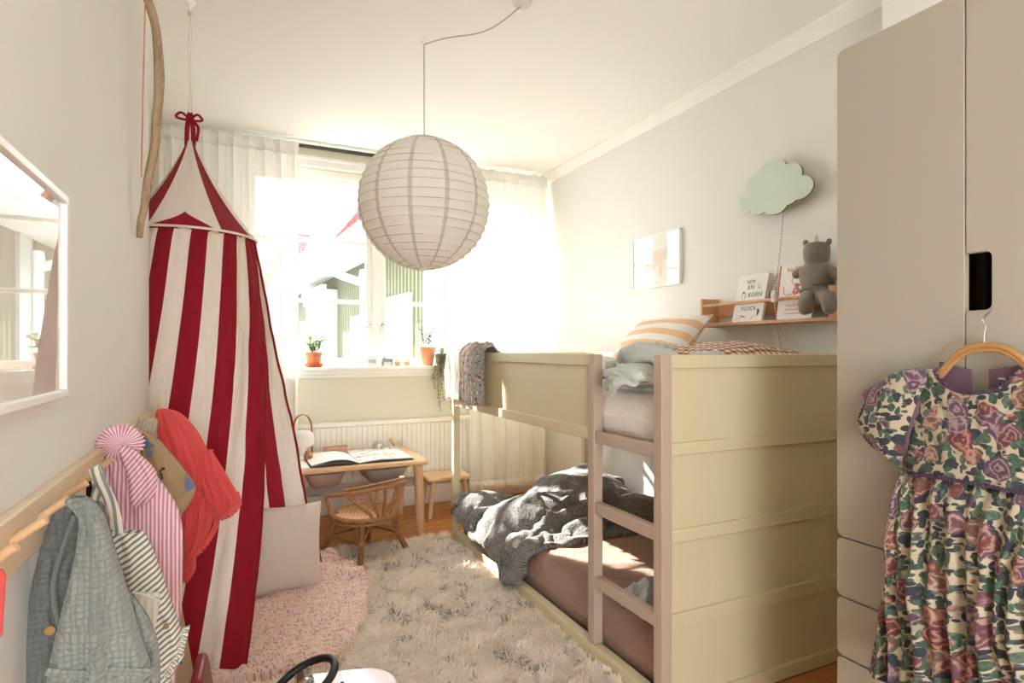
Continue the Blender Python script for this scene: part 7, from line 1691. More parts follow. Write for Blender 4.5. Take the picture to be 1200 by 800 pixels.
# ================================================================= WALL SHELF WITH BOOKS, PLUSH, CLOUD LAMP, PICTURES
M_PINE = wood('shelf_pine', (216, 172, 132), (190, 140, 98), (12, 1.2, 12), 0.5, 0.5)
SHX = XR - 0.115
sh_top = 1.442; sh_bot = 1.292
shelf = thing('book_shelf', 'small pine wall shelf with front dowel above the upper bunk', 'shelf', (XR - 0.05, 1.98, sh_bot))
YA, YBs = 1.600, 2.352
def shp(name, builder, mat_=M_PINE, bevel=0.003): return obj(name, builder, mat_, shelf, bevel=bevel, world=True)
shp('end_board', MB().box(SHX, XR, YBs - 0.018, YBs, sh_bot, sh_top))
shp('end_board', MB().box(SHX, XR, YA, YA + 0.018, sh_bot, sh_top))
shp('bottom_board', MB().box(SHX + 0.004, XR, YA + 0.018, YBs - 0.018, sh_bot + 0.004, sh_bot + 0.02))
shp('back_rail', MB().box(XR - 0.016, XR, YA + 0.018, YBs - 0.018, sh_bot + 0.055, sh_bot + 0.115))
shp('front_dowel', MB().tube([(SHX + 0.012, YA + 0.01, sh_bot + 0.112), (SHX + 0.012, YBs - 0.01, sh_bot + 0.112)], 0.0085, 14), bevel=0)

M_PAGE = plain('book_pages', (232, 222, 200), 0.8)
M_COVW = plain('white_cover', (236, 232, 224), 0.6)
M_INK = plain('pencil_ink', (96, 92, 90), 0.8)
M_RED = plain('red_ink', (206, 66, 52), 0.7)
M_ORNG = plain('orange_ink', (228, 176, 120), 0.7)
M_PNK = plain('pink_ink', (228, 110, 124), 0.7)
FONT_ROT = Matrix.Rotation(PI / 2, 4, 'X')
def letters(text, size, x, z, parent, mat_, thick=0.0003, name='lettering', shear=0.0, wide=1.0):
    """raised print on a cover; local frame: x right along the cover, z up, -y towards the reader"""
    cu = bpy.data.curves.new(name, 'FONT'); cu.body = text; cu.size = size; cu.extrude = thick; cu.shear = shear; cu.align_x = 'LEFT'; cu.space_character = wide
    cu.materials.append(mat_)
    tmp = bpy.data.objects.new(name, cu); COL.objects.link(tmp)
    bpy.context.view_layer.update()
    me = bpy.data.meshes.new_from_object(tmp.evaluated_get(bpy.context.evaluated_depsgraph_get()))
    bpy.data.objects.remove(tmp); me.name = name
    o = bpy.data.objects.new(name, me); COL.objects.link(o); o.parent = parent
    o.matrix_local = Matrix.Translation((x, -0.0006, z)) @ FONT_ROT
    return o
def wiggle(parent, pts, r, mat_, name='drawing'):
    c = catmull([(a, -0.0006, b) for a, b in pts], 8 * len(pts))
    return MB().tube(c, r, 5).build(name, mat_, parent)
def blob(parent, cx, cz, rx, rz_, mat_, name='drawing', rot=0.0, seed=0):
    k = 22; ou = []
    for i in range(k):
        a = 2 * PI * i / k; q = 1 + 0.12 * math.sin(3 * a + seed) + 0.06 * math.sin(5 * a + 2 * seed)
        x, z = rx * q * math.cos(a), rz_ * q * math.sin(a)
        ou.append((cx + x * math.cos(rot) - z * math.sin(rot), cz + x * math.sin(rot) + z * math.cos(rot)))
    return MB().prism(ou, lambda a, b, d: (a, d, b), -0.0007, 0.0002).build(name, mat_, parent, smooth=False)
def book(label, yl, yr, h, thick, spine_mat, zbase, lean):
    """book facing the room (-x); local x runs from its left edge (far side, larger y) to its right edge"""
    wdt = yl - yr
    b = thing('book', label, 'book', (SHX + 0.028, yl, zbase), group=None)
    b.rotation_euler = (0, 0, -PI / 2)
    b.matrix_basis = Matrix.Translation((SHX + 0.030, yl, zbase)) @ Matrix.Rotation(-PI / 2, 4, 'Z') @ Matrix.Rotation(-lean, 4, 'X')
    MB().box(0.002, wdt - 0.003, 0.0025, thick - 0.0025, 0.003, h - 0.003).build('pages', M_PAGE, b, smooth=False)
    MB().box(0, wdt, 0, 0.0025, 0, h).build('front_cover', M_COVW, b, smooth=False)
    MB().box(0, wdt, thick - 0.0025, thick, 0, h).build('back_cover', M_COVW, b, smooth=False)
    MB().box(-0.002, 0.004, -0.0004, thick, 0, h).build('spine', spine_mat, b, smooth=False)
    return b
q1 = on_x(858, 350, SHX + 0.03).y; q2 = on_x(892, 350, SHX + 0.03).y
b1 = book('white book with thin pencil lettering and black penguin drawings on the wall shelf', q1, q2, 0.236, 0.016, M_COVW, sh_bot + 0.02, 0.22)
W1 = q1 - q2
letters('VEM', 0.026, W1 * 0.30, 0.192, b1, M_INK, wide=1.15)
letters('EN  L', 0.030, W1 * 0.36, 0.163, b1, M_INK, wide=1.15)
letters('EGEN', 0.030, W1 * 0.42, 0.124, b1, M_INK, wide=1.15)
letters('FLOCK', 0.027, W1 * 0.26, 0.056, b1, M_INK, wide=1.1)
M_GREYD = plain('pencil_grey', (128, 124, 124), 0.8)
wiggle(b1, [(W1 * 0.22, 0.116), (W1 * 0.20, 0.136), (W1 * 0.25, 0.152), (W1 * 0.31, 0.138), (W1 * 0.30, 0.118)], 0.0009, M_GREYD)
blob(b1, W1 * 0.25, 0.148, 0.006, 0.006, M_GREYD)
blob(b1, W1 * 0.84, 0.046, 0.0065, 0.017, plain('pencil_blue', (92, 88, 112), 0.8), seed=1)
blob(b1, W1 * 0.34, 0.027, 0.018, 0.0035, M_GREYD, rot=-0.2, seed=2)
wiggle(b1, [(W1 * 0.12, 0.010), (W1 * 0.20, 0.022), (W1 * 0.28, 0.014)], 0.0008, M_GREYD)
wiggle(b1, [(W1 * 0.62, 0.012), (W1 * 0.72, 0.028), (W1 * 0.80, 0.022)], 0.0008, M_GREYD)
q3 = on_x(909, 345, SHX + 0.03).y; q4 = on_x(951, 345, SHX + 0.03).y
b2 = book('white picture book with red spine and red handwriting behind the plush toy', q3, q4, 0.252, 0.010, M_RED, sh_bot + 0.02, 0.14)
W2 = q3 - q4
letters('Fur F', 0.026, W2 * 0.20, 0.218, b2, M_RED)
wiggle(b2, [(W2 * 0.14, 0.152), (W2 * 0.18, 0.118), (W2 * 0.32, 0.112), (W2 * 0.40, 0.116)], 0.0024, M_ORNG)
wiggle(b2, [(W2 * 0.40, 0.190), (W2 * 0.36, 0.172), (W2 * 0.42, 0.160)], 0.0024, M_ORNG)
wiggle(b2, [(W2 * 0.08, 0.090), (W2 * 0.26, 0.104), (W2 * 0.36, 0.118)], 0.0022, M_ORNG)
blob(b2, W2 * 0.52, 0.152, 0.014, 0.010, M_PNK, seed=1); blob(b2, W2 * 0.50, 0.126, 0.017, 0.016, M_PNK, seed=2)
blob(b2, W2 * 0.50, 0.128, 0.008, 0.007, M_COVW, seed=2)
wiggle(b2, [(W2 * 0.49, 0.108), (W2 * 0.48, 0.096)], 0.0012, M_PNK)
def scrawl(parent, x0, x1, z, h, loops, mat_):
    """a line of unreadable looping handwriting"""
    pts = []
    for k in range(loops * 4 + 1):
        q = k / (loops * 4); a = k * PI / 2
        pts.append((x0 + (x1 - x0) * q + 0.0022 * math.cos(a), z + h * (0.5 + 0.5 * math.sin(a)) * (1.0 if k % 12 else 1.7)))
    return wiggle(parent, pts, 0.0007, mat_, 'handwriting')
scrawl(b2, W2 * 0.26, W2 * 0.74, 0.058, 0.012, 9, M_RED)
scrawl(b2, W2 * 0.24, W2 * 0.84, 0.040, 0.010, 11, M_RED)
scrawl(b2, W2 * 0.22, W2 * 0.86, 0.024, 0.005, 14, M_RED)

# ---- plush rhinoceros sitting on the shelf, legs over the dowel
PYC = on_x(957, 320, SHX).y
plush = thing('plush_toy', 'grey plush rhinoceros sitting on the wall shelf against the wardrobe side', 'plush toy', (SHX + 0.03, PYC, sh_bot + 0.10))
M_PLUSH = fabric('grey_plush', (138, 128, 117), bump=0.8, weave=160, sheen=0.3, mottled=0.25)
M_PLUSHL = fabric('pale_plush', (206, 194, 176), bump=0.6, weave=160)
def skinny(name, chains, mat_, parent, lvl=2):
    """smooth limb/torso surface grown around joint chains [(point, radius), ...]; the first chain roots the others"""
    vs, es, rs = [], [], []
    for ch in chains:
        prev = None
        for (p, r) in ch:
            hit = next((i for i, q in enumerate(vs) if (Vector(q) - Vector(p)).length < 1e-5), None)
            if hit is None: vs.append(tuple(p)); rs.append(r); hit = len(vs) - 1
            if prev is not None: es.append((prev, hit))
            prev = hit
    me = bpy.data.meshes.new(name); me.from_pydata(vs, es, []); me.materials.append(mat_)
    o = bpy.data.objects.new(name, me); COL.objects.link(o); o.parent = parent
    o.matrix_parent_inverse = parent.matrix_basis.inverted()
    md = o.modifiers.new('skin', 'SKIN'); md.use_smooth_shade = True
    for i, sv in enumerate(me.skin_vertices[0].data):
        sv.radius = (rs[i], rs[i]); sv.use_root = (i == 0)
    sb_ = o.modifiers.new('sub', 'SUBSURF'); sb_.levels = lvl; sb_.render_levels = lvl
    return o
def pq(px, py, dx=0.0): return on_x(px, py, SHX + 0.035 + dx)
hip = pq(958, 352); bel = pq(957, 338); chest = pq(957, 322); nk = pq(957, 309); hd = pq(957, 300); hd2 = pq(957, 288)
skinny('body', [[(hip, 0.062), (bel, 0.064), (chest, 0.054), (nk, 0.050), (hd, 0.058), (hd2, 0.056), (pq(957, 283.5), 0.046)],
                [(chest, 0.054), (pq(941, 317, -0.012), 0.023), (pq(935, 320.5, -0.02), 0.024), (pq(929, 324, -0.022), 0.018)],
                [(chest, 0.054), (pq(973, 316, -0.004), 0.023), (pq(980, 321, -0.008), 0.024), (pq(987, 326, -0.01), 0.018)],
                [(hip, 0.062), (pq(947, 347, -0.030), 0.037), (pq(943.5, 353, -0.062), 0.034), (pq(944, 363, -0.068), 0.032), (pq(946, 369, -0.064), 0.022)],
                [(hip, 0.062), (pq(969, 347, -0.030), 0.036), (pq(972, 353, -0.060), 0.033), (pq(972, 362, -0.066), 0.030), (pq(971, 368, -0.062), 0.020)]], M_PLUSH, plush)
MB().lathe([(0.0115, 0), (0.010, 0.012), (0.006, 0.030), (0.0015, 0.040)], c=tuple(pq(957, 285.5, -0.012)), n=14).build('horn', M_PLUSHL, plush, world=True)
for a, b in ((944, 284.5), (971.5, 283)):
    c = pq(a, b, 0.0)
    MB().sphere(c, (0.008, 0.013, 0.014), 14, 9).build('ear', M_PLUSH, plush, world=True)
MB().tube(catmull([tuple(pq(958, y, -0.046 - 0.006 * math.sin((y - 286) / 6))) for y in (288, 293, 298, 303)], 20), 0.0012, 5).build('head_seam', plain('seam_thread', (96, 88, 80), 0.9), plush, world=True)
lab_ = pq(949, 335, -0.046)
MB().tube([pq(938, 331, -0.030), pq(946, 333, -0.050), pq(957, 333.5, -0.058), pq(968, 332.5, -0.050), pq(977, 330, -0.030)], 0.0016, 6).build('waist_seam', plain('seam_thread_dark', (70, 62, 56), 0.9), plush, world=True)
MB().tube(catmull([tuple(p) for p in (pq(937, 333, -0.02), pq(934, 336, -0.03), pq(938, 340, -0.03), pq(936, 343, -0.03))], 14), 0.0028, 6).build('tail', M_PLUSH, plush, world=True)

# ---- cloud wall lamp with cord and switch
M_MINT = plain('mint_lacquer', (206, 218, 200), 0.45)
M_CEDGE = plain('cloud_edge', (88, 82, 72), 0.6)
CX_ = XR - 0.055
cloud_px = [(868, 226, 7.5), (0, 0, 0)]
lobes = [(877, 236.5, 11.5), (889, 219, 14.5), (905.5, 202, 15.5), (924, 206, 14.5), (937.6, 219.5, 13.8), (909, 221, 20), (923, 227, 13), (908.5, 236, 15), (890.5, 237, 13.5)]
def cl_yz(px, py):
    p = on_x(px, py, CX_); return p.y, p.z
L3 = []
for px, py, r in lobes:
    y, z = cl_yz(px, py); y2, z2 = cl_yz(px, py - r); L3.append((y * 0.80, z, (z2 - z)))
cloud_y = sum(l[0] for l in L3) / len(L3); cloud_z = sum(l[1] for l in L3) / len(L3) - 0.0
outline_c = []
for k in range(360):
    a = 2 * PI * k / 360; best = 0.0; d = (math.cos(a), math.sin(a))
    for y, z, r in L3:
        off_y, off_z = y - cloud_y, z - cloud_z; tt = off_y * d[0] + off_z * d[1]; h2 = (off_y ** 2 + off_z ** 2) - tt ** 2
        if h2 < r * r: best = max(best, tt + math.sqrt(r * r - h2))
    outline_c.append(((cloud_y + d[0] * best) / 0.80, cloud_z + d[1] * best))
cloud_y /= 0.80
cloud = thing('cloud_lamp', 'pale mint cloud shaped wall lamp above the book shelf', 'wall lamp', (XR, cloud_y, cloud_z))
MB().prism(outline_c, lambda a, b, d: (d, a, b), CX_, CX_ + 0.002).build('front_plate', M_MINT, cloud, smooth=False, world=True)
MB().prism([(cloud_y + (a - cloud_y) * 0.997, cloud_z + (b - cloud_z) * 0.997) for a, b in outline_c], lambda a, b, d: (d, a, b), CX_ + 0.002, CX_ + 0.010).build('plate_edge', M_CEDGE, cloud, smooth=False, world=True)
MB().prism([(cloud_y + (a - cloud_y) * 0.5, cloud_z + (b - cloud_z) * 0.5) for a, b in outline_c[::6]], lambda a, b, d: (d, a, b), CX_ + 0.01, XR).build('wall_box', M_TRIM, cloud, smooth=False, world=True)
ko = on_x(918, 245, CX_ + 0.02)
MB().tube([ko + Vector((0, 0, 0.02)), ko + Vector((0, 0, -0.004))], 0.008, 12).build('cord_grip', plain('dark_plastic', (70, 66, 60), 0.5), cloud, world=True)
MB().tube([ko + Vector((0, 0.009, 0.004)), ko + Vector((0, -0.009, 0.008))], 0.003, 8).build('clamp_bar', M_CHROME, cloud, world=True)
cpts = [ko, on_x(915, 285, XR - 0.05), on_x(911, 318, SHX - 0.012), on_x(907.5, 335, SHX - 0.02), on_x(906.5, 347, SHX - 0.016), on_x(908, 362, SHX - 0.014), on_x(911, 385, SHX + 0.03), on_x(917, 412, XR - 0.06)]
t = NT('twisted_cord'); wv_ = t.n('TexWave', {'Vector': t.coord('Object'), 'Scale': 24.0}, bands_direction='Z').outputs[0]
MB().tube(catmull([tuple(p) for p in cpts], 70), 0.0020, 8).build('cord', t.bsdf(t.mix(t.step(wv_, 0.4, 0.6), S(232, 226, 216), S(146, 136, 124)), 0.7), cloud, world=True)
sw = on_x(907, 347, SHX - 0.017)
MB().box(sw.x - 0.009, sw.x + 0.009, sw.y - 0.0105, sw.y + 0.0105, sw.z - 0.026, sw.z + 0.026).build('switch', plain('switch_white', (240, 240, 238), 0.35), cloud, bevel=0.004, world=True)
MB().box(sw.x - 0.011, sw.x - 0.008, sw.y - 0.004, sw.y + 0.004, sw.z - 0.010, sw.z + 0.008).build('switch_button', plain('switch_grey', (206, 206, 204), 0.35), cloud, bevel=0.001, world=True)

# ---- pictures
M_FRW = plain('white_frame', (240, 239, 234), 0.35)
def glass_over(name, col, spec=0.5):
    t = NT(name)
    fr = t.schlick(0.045)
    tr = t.n('BsdfTransparent', {'Color': (0.98, 0.98, 0.97, 1)})
    gl = t.n('BsdfGlossy', {'Color': (1, 1, 1, 1), 'Roughness': 0.004})
    mx = t.n('MixShader', {0: fr, 1: tr.outputs[0], 2: gl.outputs[0]})
    t.t.links.new(mx.outputs[0], t.out.inputs[0]); return t.m
M_PGLASS = glass_over('picture_glass', None)
def picture(name, label, X, sgn, y0, y1, z0, z1, fw, depth, mat_print):
    """framed picture on a wall x = X facing direction sgn; parts: frame, glass, print"""
    p = thing(name, label, 'picture', (X, (y0 + y1) / 2, z0))
    xa, xb = X, X + sgn * depth
    lo, hi = min(xa, xb), max(xa, xb)
    f = MB().box(lo, hi, y0, y1, z0, z0 + fw).box(lo, hi, y0, y1, z1 - fw, z1).box(lo, hi, y0, y0 + fw, z0 + fw, z1 - fw).box(lo, hi, y1 - fw, y1, z0 + fw, z1 - fw)
    f.build('frame', M_FRW, p, smooth=False, bevel=0.0015, world=True)
    xp_ = X + sgn * depth * 0.55; xg = X + sgn * depth * 0.72
    MB().box(min(X + sgn * 0.001, xp_), max(X + sgn * 0.001, xp_), y0 + fw, y1 - fw, z0 + fw, z1 - fw).build('print', mat_print, p, smooth=False, world=True)
    vs = [(xg, y0 + fw, z0 + fw), (xg, y1 - fw, z0 + fw), (xg, y1 - fw, z1 - fw), (xg, y0 + fw, z1 - fw)]
    MB().add(vs, [(0, 1, 2, 3)]).build('glass', M_PGLASS, p, smooth=False, world=True)
    return p
picture('picture', 'white framed picture with reflecting glass on the left wall above the peg rail', XL, 1, 0.62, 1.19, 1.098, 1.428, 0.012, 0.022, plain('blank_print', (238, 232, 222), 0.8))
t = NT('faint_peach_print'); co = t.coord('Object')
sp = t.n('SeparateXYZ', {0: co})
def oval(cy, cz, ry, rz_):
    a = t.math('MULTIPLY', t.math('SUBTRACT', sp.outputs[1], cy), 1 / ry); b = t.math('MULTIPLY', t.math('SUBTRACT', sp.outputs[2], cz), 1 / rz_)
    return t.math('ADD', t.math('MULTIPLY', a, a), t.math('MULTIPLY', b, b))
spots_mix = None
for (cy, cz, ry, rz_) in ((2.82, 1.735, 0.085, 0.045), (2.72, 1.755, 0.04, 0.045), (2.91, 1.68, 0.018, 0.07), (2.79, 1.67, 0.02, 0.06), (2.86, 1.69, 0.03, 0.03), (2.90, 1.76, 0.03, 0.03)):
    e1 = t.step(t.math('ADD', oval(cy, cz, ry, rz_), t.math('MULTIPLY', t.noise(co, 40, 2), 0.5)), 1.5, 0.9)
    spots_mix = e1 if spots_mix is None else t.math('MAXIMUM', spots_mix, e1)
M_FAINTPRINT = t.bsdf(t.mix(t.math('MULTIPLY', spots_mix, 0.6), S(240, 237, 230), S(232, 204, 180)), 0.8)
picture('picture', 'thin framed picture with faint peach drawing on the right wall', XR, -1, 2.615, 3.055, 1.555, 1.875, 0.007, 0.022, M_FAINTPRINT)

# ================================================================= WINDOW SILL OBJECTS
ZS = 1.056
M_TERRA = plain('terracotta', (204, 128, 90), 0.8, grain=0.25, gscale=22)
M_TERRD = plain('terracotta_saucer', (196, 98, 64), 0.75)
M_TERRP = plain('terracotta_pale', (222, 154, 116), 0.8, grain=0.12, gscale=22)
M_SOIL = plain('potting_soil', (70, 52, 40), 0.95, grain=0.5, gscale=80, bump=0.6)
def leafmat(name, rgb, rough=0.5):
    t = NT(name); c = S(*rgb); n = t.noise(t.coord('Object'), 26, 3)
    return t.bsdf(t.mix(t.math('MULTIPLY', n, 0.35), c, tuple(v * 0.5 for v in c[:3]) + (1,)), rough, None, 0.4, 0, 0.4, c)
M_LEAF = leafmat('fleshy_leaf', (150, 170, 112))
M_LEAF2 = plain('small_leaf', (76, 84, 56), 0.6)
M_STEM = plain('plant_stem', (128, 120, 84), 0.8)
def leaf(builder, base, d, up, L, w, curl=0.15, n=5):
    d = Vector(d).normalized(); sd = d.cross(Vector(up)); sd = sd.normalized() if sd.length > 1e-4 else d.orthogonal().normalized(); nn = sd.cross(d)
    G = np.zeros((n + 1, 3, 3))
    for i in range(n + 1):
        q = i / n; ww = w * (math.sin(PI * min(1, q * 0.94 + 0.03)) ** 0.8) * 0.5
        c = Vector(base) + d * L * q + nn * (-curl * L * q * q)
        G[i, 0] = c - sd * ww + nn * w * 0.12; G[i, 1] = c; G[i, 2] = c + sd * ww + nn * w * 0.12
    builder.grid(G)
def pot(parent, c, r0, r1, h, rim_h, mat_, n=36):
    MB().lathe([(r0 * 0.2, 0.0), (r0, 0.0), (r0 + (r1 - r0) * 0.78, h - rim_h), (r1 * 1.0, h - rim_h + 0.002), (r1 * 1.05, h), (r1 * 0.94, h), (r1 * 0.90, h - 0.014), (r0 * 0.8, h - 0.018)], c=c, n=n, cap0=True, cap1=True).build('pot', mat_, parent, world=True)
    MB().lathe([(0.001, h - 0.013), (r1 * 0.91, h - 0.0145)], c=c, n=n, cap0=True, cap1=False).build('soil', M_SOIL, parent, world=True)
# succulent
pc = on_z(367.5, 429, ZS); pc.y = YW - 0.03; pc = Vector((on_y(367.5, 425, YW - 0.03).x, YW - 0.03, ZS))
pl = thing('potted_plant', 'fleshy green plant in terracotta pot with red saucer at the left of the window sill', 'plant', pc)
MB().lathe([(0.048, 0.0), (0.062, 0.006), (0.064, 0.026), (0.059, 0.026), (0.056, 0.010), (0.01, 0.008)], c=pc, n=32).build('saucer', M_TERRD, pl, world=True)
pot(pl, pc + Vector((0, 0, 0.010)), 0.041, 0.057, 0.095, 0.026, M_TERRA)
lf = MB(); st_ = MB(); rg = random.Random(5)
for k in range(9):
    a = k * 2.4; tilt = rg.uniform(0.15, 0.6); Ls = rg.uniform(0.04, 0.12)
    b0 = pc + Vector((0.012 * math.cos(a), 0.012 * math.sin(a), 0.09)); tip = b0 + Vector((math.cos(a) * math.sin(tilt), math.sin(a) * math.sin(tilt), math.cos(tilt))) * Ls
    st_.tube([b0, b0.lerp(tip, 0.5) + Vector((0.003, 0, 0.002)), tip], 0.003, 6)
    for j in range(5):
        a2 = a + j * 1.9; q = 0.4 + 0.15 * j
        leaf(lf, b0.lerp(tip, min(q, 1)), (math.cos(a2), math.sin(a2), 0.45 + 0.15 * j), (0, 0, 1), rg.uniform(0.038, 0.06), rg.uniform(0.026, 0.036), 0.25)
st_.build('stem', M_STEM, pl, world=True); lf.build('foliage', M_LEAF, pl, smooth='all', solid=0.002, world=True)
# wispy plant
pc = Vector((on_y(500.5, 425, YW - 0.02).x, YW - 0.02, ZS))
pl = thing('potted_plant', 'wispy small leaved plant in a plain terracotta pot near the right window sash', 'plant', pc)
pot(pl, pc, 0.044, 0.066, 0.142, 0.034, M_TERRP)
lf = MB(); st_ = MB(); rg = random.Random(9)
for k in range(13):
    a = k * 2.4; tilt = rg.uniform(0.02, 0.28); Ls = rg.uniform(0.12, 0.235)
    b0 = pc + Vector((0.018 * math.cos(a), 0.018 * math.sin(a), 0.125)); d = Vector((math.cos(a) * math.sin(tilt), math.sin(a) * math.sin(tilt), math.cos(tilt)))
    tip = b0 + d * Ls
    st_.tube([b0, b0.lerp(tip, 0.5) + Vector((rg.uniform(-.006, .006), rg.uniform(-.006, .006), 0)), tip], 0.0014, 5)
    for j in range(17):
        a2 = j * 2.4 + k; q = 0.25 + 0.75 * j / 16
        leaf(lf, b0.lerp(tip, q), (math.cos(a2), math.sin(a2), 0.5), (0, 0, 1), rg.uniform(0.020, 0.030), 0.012, 0.2, 3)
st_.build('stem', M_STEM, pl, world=True); lf.build('foliage', M_LEAF2, pl, smooth='all', world=True)
# trailing plant at the right end of the sill
pc = Vector((on_y(515, 425, YW - 0.02).x + 0.02, YW - 0.02, ZS))
pl = thing('trailing_plant', 'trailing ivy like plant spilling off the window sill behind the bunk bed post', 'plant', pc)
MB().lathe([(0.038, 0.0), (0.05, 0.0), (0.058, 0.075), (0.060, 0.085), (0.054, 0.085), (0.05, 0.07), (0.01, 0.068)], c=pc, n=28).build('pot', plain('cream_pot', (226, 222, 212), 0.5), pl, world=True)
lf = MB(); st_ = MB(); rg = random.Random(21)
for k in range(16):
    a = rg.uniform(-2.9, -0.4); Lh = rg.uniform(0.06, 0.36) if k > 3 else rg.uniform(0.32, 0.42)
    r0 = Vector((math.cos(a), math.sin(a) * 1.0, 0))
    b0 = pc + Vector((0.03 * r0.x, 0.03 * r0.y, 0.075)); e1 = pc + Vector((0.065 * r0.x + rg.uniform(-.02, .02), -0.085 + rg.uniform(-.02, 0.01), 0.05))
    e2 = e1 + Vector((rg.uniform(-.03, .02), rg.uniform(-.02, 0.0), -Lh * 0.5)); e3 = e2 + Vector((rg.uniform(-.02, .03), rg.uniform(-.012, .012), -Lh * 0.5))
    c = catmull([tuple(b0), tuple(b0.lerp(e1, 0.5) + Vector((0, 0, 0.03))), tuple(e1), tuple(e2), tuple(e3)], 30)
    st_.tube(c, 0.0013, 5)
    for j in range(5, 30):
        for s_k in (0, 1):
            a2 = j * 2.4 + s_k * 2.6
            leaf(lf, c[j], (math.cos(a2), math.sin(a2) - 0.3, -0.2), (0, 0, 1), rg.uniform(0.016, 0.026), rg.uniform(0.011, 0.017), 0.2, 3)
for k in range(14):
    a = rg.uniform(0, 6.28); t2 = rg.uniform(0.1, 0.7); Ls = rg.uniform(0.05, 0.12)
    b0 = pc + Vector((0, 0, 0.075)); tip = b0 + Vector((math.cos(a) * math.sin(t2), math.sin(a) * math.sin(t2), math.cos(t2))) * Ls
    st_.tube([b0, tip], 0.0013, 5)
    for j in range(10):
        leaf(lf, b0.lerp(tip, 0.3 + j * 0.075), (math.cos(j * 2.4), math.sin(j * 2.4), 0.3), (0, 0, 1), 0.022, 0.015, 0.2, 3)
st_.build('stem', M_STEM, pl, world=True); lf.build('foliage', leafmat('ivy_leaf', (178, 184, 154)), pl, smooth='all', world=True)
# small framed block, blue toy stable, copper wagon, low tray
def sill_x(px): return on_y(px, 425, YW - 0.03).x
x0, x1 = sill_x(428), sill_x(442.5)
fb2 = thing('photo_block', 'small white block frame with grey picture on the window sill', 'photo frame', ((x0 + x1) / 2, YW - 0.03, ZS))
MB().box(x0, x1, YW - 0.045, YW - 0.015, ZS, ZS + 0.072).build('block', plain('block_white', (232, 230, 226), 0.5), fb2, bevel=0.002, world=True)
MB().box(x0 + 0.018, x1 - 0.016, YW - 0.0462, YW - 0.045, ZS + 0.022, ZS + 0.050).build('picture_panel', plain('grey_photo', (176, 174, 176), 0.4), fb2, smooth=False, world=True)
x0, x1 = sill_x(448), sill_x(459.5)
bt = thing('toy_table', 'tiny blue grey toy table on the window sill beside the copper wagon', 'toy', ((x0 + x1) / 2, YW - 0.03, ZS))
M_BLUEG = plain('blue_grey_paint', (136, 152, 164), 0.5)
MB().box(x0, x1, YW - 0.05, YW - 0.01, ZS + 0.032, ZS + 0.056).build('top_box', M_BLUEG, bt, bevel=0.002, world=True)
for a in (x0, x1 - 0.006):
    for b in (YW - 0.05, YW - 0.016):
        MB().box(a, a + 0.006, b, b + 0.006, ZS, ZS + 0.032).build('leg', M_BLUEG, bt, smooth=False, world=True)
MB().box(x0 + 0.006, x1 - 0.006, YW - 0.046, YW - 0.014, ZS + 0.004, ZS + 0.030).build('drawer_box', plain('box_white', (236, 232, 224), 0.5), bt, bevel=0.002, world=True)
MB().prism([(x0 + 0.005, 0), (x0 + 0.030, 0), (x0 + 0.012, 0.016)], lambda a, b, d: (a, d, ZS + 0.056 + b), YW - 0.04, YW - 0.02).build('wedge_block', plain('light_wood', (226, 196, 160), 0.6), bt, smooth=False, world=True)
x0, x1 = sill_x(462), sill_x(479.5)
wg = thing('toy_wagon', 'small copper wire toy wagon with wooden wheels on the window sill', 'toy', ((x0 + x1) / 2, YW - 0.03, ZS))
M_COP = plain('copper_wire', (196, 128, 96), 0.4, metal=0.6)
for y in (YW - 0.048, YW - 0.012):
    gw = MB().tube([(x0, y, ZS + 0.068), (x1, y, ZS + 0.068)], 0.0022, 6)
    gw.tube([(x0 + 0.01, y, ZS + 0.028), (x1 - 0.006, y, ZS + 0.028)], 0.0022, 6)
    for k in range(7):
        xx = x0 + 0.012 + (x1 - x0 - 0.024) * k / 6; gw.tube([(xx, y, ZS + 0.028), (xx, y, ZS + 0.068)], 0.0012, 5)
    gw.build('wire_side', M_COP, wg, world=True)
    for xx in (x0 + 0.022, x1 - 0.020):
        R = Matrix.Translation((xx, y - 0.004, ZS + 0.0175)) @ Matrix.Rotation(PI / 2, 4, 'X')
        MB().lathe([(0.0172, -0.004), (0.0175, 0.0), (0.0172, 0.004), (0.004, 0.005)], n=22, M=R).build('wheel', plain('wheel_wood', (214, 170, 128), 0.55), wg, world=True)
MB().box(x0 + 0.006, x1 - 0.006, YW - 0.046, YW - 0.014, ZS + 0.024, ZS + 0.028).build('floor_board', plain('wagon_wood', (214, 176, 140), 0.55), wg, smooth=False, world=True)
x0, x1 = sill_x(386), sill_x(422)
tr_ = thing('tray', 'low white tray lying on the window sill beside the fleshy plant', 'tray', ((x0 + x1) / 2, YW - 0.02, ZS))
MB().box(x0, x1, YW - 0.05, YW + 0.02, ZS, ZS + 0.006).box(x0, x1, YW - 0.05, YW - 0.046, ZS + 0.006, ZS + 0.014).box(x0, x1, YW + 0.016, YW + 0.02, ZS + 0.006, ZS + 0.014).build('dish', plain('tray_white', (232, 226, 216), 0.4), tr_, bevel=0.0015, world=True)
MB().tube([(x0 + 0.02, YW - 0.02, ZS + 0.02), (x1 - 0.02, YW - 0.01, ZS + 0.024)], 0.006, 8).build('roller', plain('roller_beige', (214, 200, 180), 0.5), tr_, world=True)

